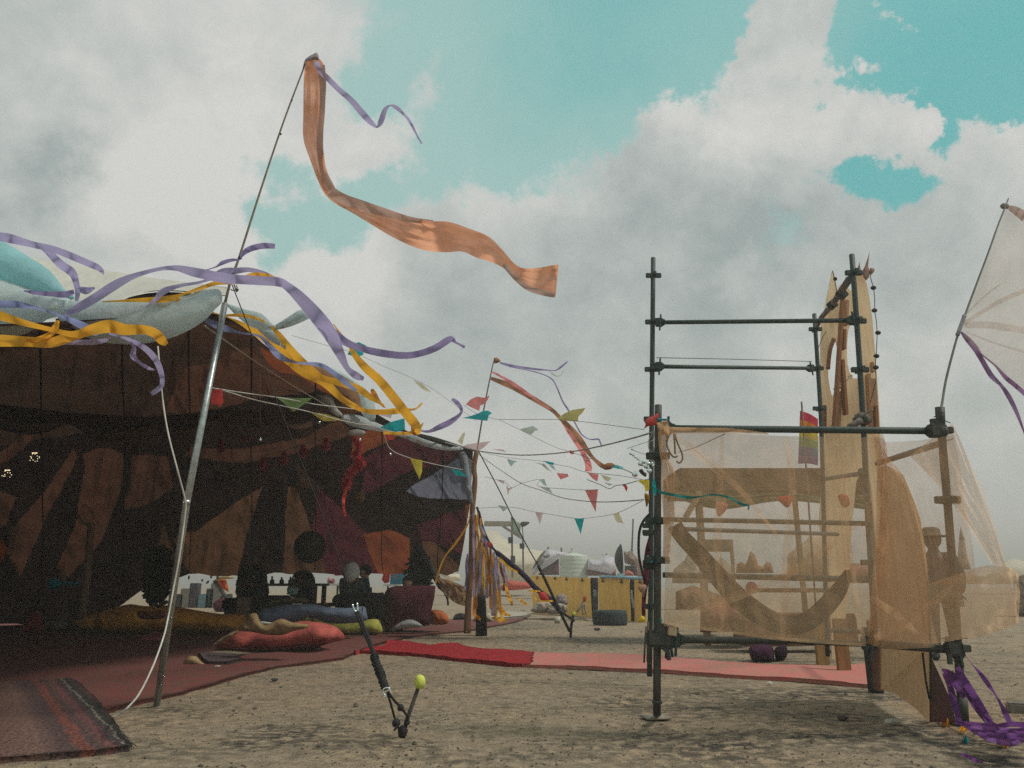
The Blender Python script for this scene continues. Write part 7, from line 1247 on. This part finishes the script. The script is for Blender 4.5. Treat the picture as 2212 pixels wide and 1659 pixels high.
# violet ribbons heaped at the right foot
GV = 'violet ribbons at the right foot of the scaffold'; rv = random.Random(3)
def vrib(pts, lab, Y0=4.9, Y1=4.6, m=VIOLET): ribbon('ribbon', MW(zS4, pts), Y0, Y1, m, label=lab, cat='ribbon', group=GV, n=40)
vrib([(1045, 815, 20), (1100, 850, 60), (1160, 910, 90), (1200, 1000, 50), (1240, 1060, 30)], 'broad violet ribbon bunched left of the front right scaffold leg')
vrib([(1060, 850, 30), (1110, 950, 50), (1140, 1060, 60), (1180, 1200, 50), (1200, 1290, 60)], 'violet ribbon falling straight to the ground left of the front right leg')
vrib([(1180, 800, 40), (1230, 900, 60), (1300, 1010, 60), (1380, 1140, 60), (1440, 1250, 60), (1480, 1310, 50)], 'violet ribbon crossing in front of the front right scaffold leg', 4.7, 4.45)
vrib([(1230, 960, 30), (1280, 1060, 34), (1360, 1180, 40), (1460, 1280, 50), (1560, 1330, 60)], 'dark violet ribbon just under the crossing one', 4.68, 4.4, fab((.13, .035, .16), .3))
vrib([(1240, 700, 4), (1300, 770, 6), (1370, 850, 30), (1430, 930, 40), (1500, 1030, 16), (1540, 1100, 24), (1590, 1200, 50), (1630, 1280, 40)], 'thin violet ribbon stretched out to the right of the leg', 4.75, 4.5)
for i in range(9):
    y0 = 1300 + i * 17; vrib([(1180 + i * 28, y0 - 30, 22), (1330 + i * 22, y0 + rv.uniform(-20, 10), 40), (1480 + i * 20, y0 + rv.uniform(-10, 26), 46), (1640 + i * 12, y0 - 10 + rv.uniform(-20, 16), 40), (1850, y0 - 10 + rv.uniform(-10, 20), 40)], 'violet ribbon in the heap spread on the ground at the right edge', 4.42 - i * .035, 4.38 - i * .035, [VIOLET, fab((.17, .05, .22), .3), fab((.22, .09, .28), .3)][i % 3])
vrib([(1205, 1540, 20), (1270, 1560, 30), (1340, 1600, 26), (1400, 1612, 10)], 'faded violet ribbon lying alone below the heap', 3.82, 3.74)
for (q, m, lab) in (([(1045, 1295, 10), (1080, 1300, 34), (1105, 1305, 10)], ORANGE, 'small orange knot on the ground beside the right scaffold foot'), ([(1190, 1340, 50), (1230, 1360, 50), (1290, 1385, 34), (1330, 1415, 24), (1375, 1442, 8)], ORANGE, 'orange ribbon curl on the ground below the right scaffold foot'), ([(1550, 1475, 10), (1580, 1472, 34), (1610, 1478, 12)], ORANGE, 'orange tip at the end of the string in the violet heap'), ([(1320, 1360, 20), (1350, 1370, 40), (1390, 1365, 16)], TEALF, 'teal blue scrap in the violet ribbon heap'), ([(1225, 1438, 16), (1248, 1440, 32), (1270, 1440, 14)], TEALF, 'teal scrap on the ground under the orange curl')):
    Yq = G(*zS4(q[0][0], q[0][1])).y - .03; ribbon('ribbon_scrap', M(zS4, q), Yq, Yq - .03, m, label=lab, cat='ribbon', n=16, cup=.3)
tube('ground_string', [G(*zS4(x, y), .012) for x, y in ((960, 1225), (1040, 1285), (1190, 1350), (1380, 1445), (1560, 1478))], .004, hard((.3, .2, .12), .8), label='thin string on the ground linking the orange knots', cat='string')

# ------------------------------------------------------------------ swags of cloth under the tent roof
def swag(pts, m, Y, drop, n=60):
    """a band of roof cloth hanging in scallops between points"""
    top, bot = [], []
    for i in range(len(pts) - 1):
        (x0, y0), (x1, y1) = pts[i], pts[i + 1]
        for t_ in (0, .25, .5, .75): x = x0 + (x1 - x0) * t_; y = y0 + (y1 - y0) * t_; dr = 4 * t_ * (1 - t_); top.append((x, y - 14, Y[0] + (Y[1] - Y[0]) * (i + t_) / (len(pts) - 1) + .5)); bot.append((x, y + drop * (.35 + dr), Y[0] + (Y[1] - Y[0]) * (i + t_) / (len(pts) - 1) - .1))
    mid = [((a[0] + b[0]) / 2, (a[1] + b[1]) / 2 + 4, min(a[2], b[2]) - .25) for a, b in zip(top, bot)]
    sheet('roof_swag', [top, mid, bot], m, tent, nu=n, nv=14, wr=.04, wf=6)
swag([(-60, 880), (150, 905), (330, 915), (470, 900), (600, 905), (700, 900)], tm[5], (7.5, 9.0), 34)

puff('orange_lamp_shade', [(-12, 1168), (0, 1166), (8, 1172), (14, 1185), (10, 1205), (2, 1213), (-12, 1210)], 12.5, .12, fab((.75, .22, .04), .5), step=4, label='orange cloth lantern at the far left edge inside the tent', cat='lantern')
puff('teal_bag', M(zIN, [(430, 1545), (460, 1512), (520, 1530), (560, 1548), (700, 1550), (705, 1585), (560, 1580), (500, 1610), (435, 1612)]), 14.0, .1, fab((.02, .30, .40), .1), step=4, label='teal blue bag on the dark seats at the left of the tent', cat='bag')
rs_ = random.Random(21)
for k in range(16):
    x, y = rs_.uniform(400, 700), rs_.uniform(1246, 1262); obj('glass', ball_me(D(x, y, 15.5 if 510 < x < 690 else 16.4), rs_.uniform(.012, .026), 8, (1, 1, rs_.uniform(1, 2))), hard((.55, .55, .50), .15, .2), label='small shiny glass glinting among the clutter behind the low seats', cat='glass', group='glasses glinting behind the low seats')
for k in range(9):
    x = 515 + k * 19 + rs_.uniform(-5, 5); obj('bottle', join([tube_me([D(x, 1262, 15.4), D(x, 1254, 15.4), D(x, 1251, 15.4), D(x, 1246 + rs_.uniform(-2, 1), 15.4)], [.045, .045, .018, .018], 10)]), hard([(.03, .06, .03), (.10, .05, .02), (.02, .02, .03)][k % 3], .25), label='dark bottle standing on the low table', cat='bottle', group='bottles on the low table')
# ------------------------------------------------------------------ dusty air
hb_ = box_me((0, 310, 9.5), (2204, 784, 23)); hm = bpy.data.materials.new('haze'); hm.use_nodes = True; hn = hm.node_tree.nodes; hn.remove(hn['Principled BSDF'])
pv = hn.new('ShaderNodeVolumePrincipled'); pv.inputs['Color'].default_value = (.97, .93, .87, 1); pv.inputs['Density'].default_value = .0055; pv.inputs['Anisotropy'].default_value = .25
hm.node_tree.links.new(pv.outputs[0], hn['Material Output'].inputs['Volume']); hz_ = obj('haze', hb_, hm, label='thin dusty air over the whole camp', cat='haze', kind='stuff', smooth=False)
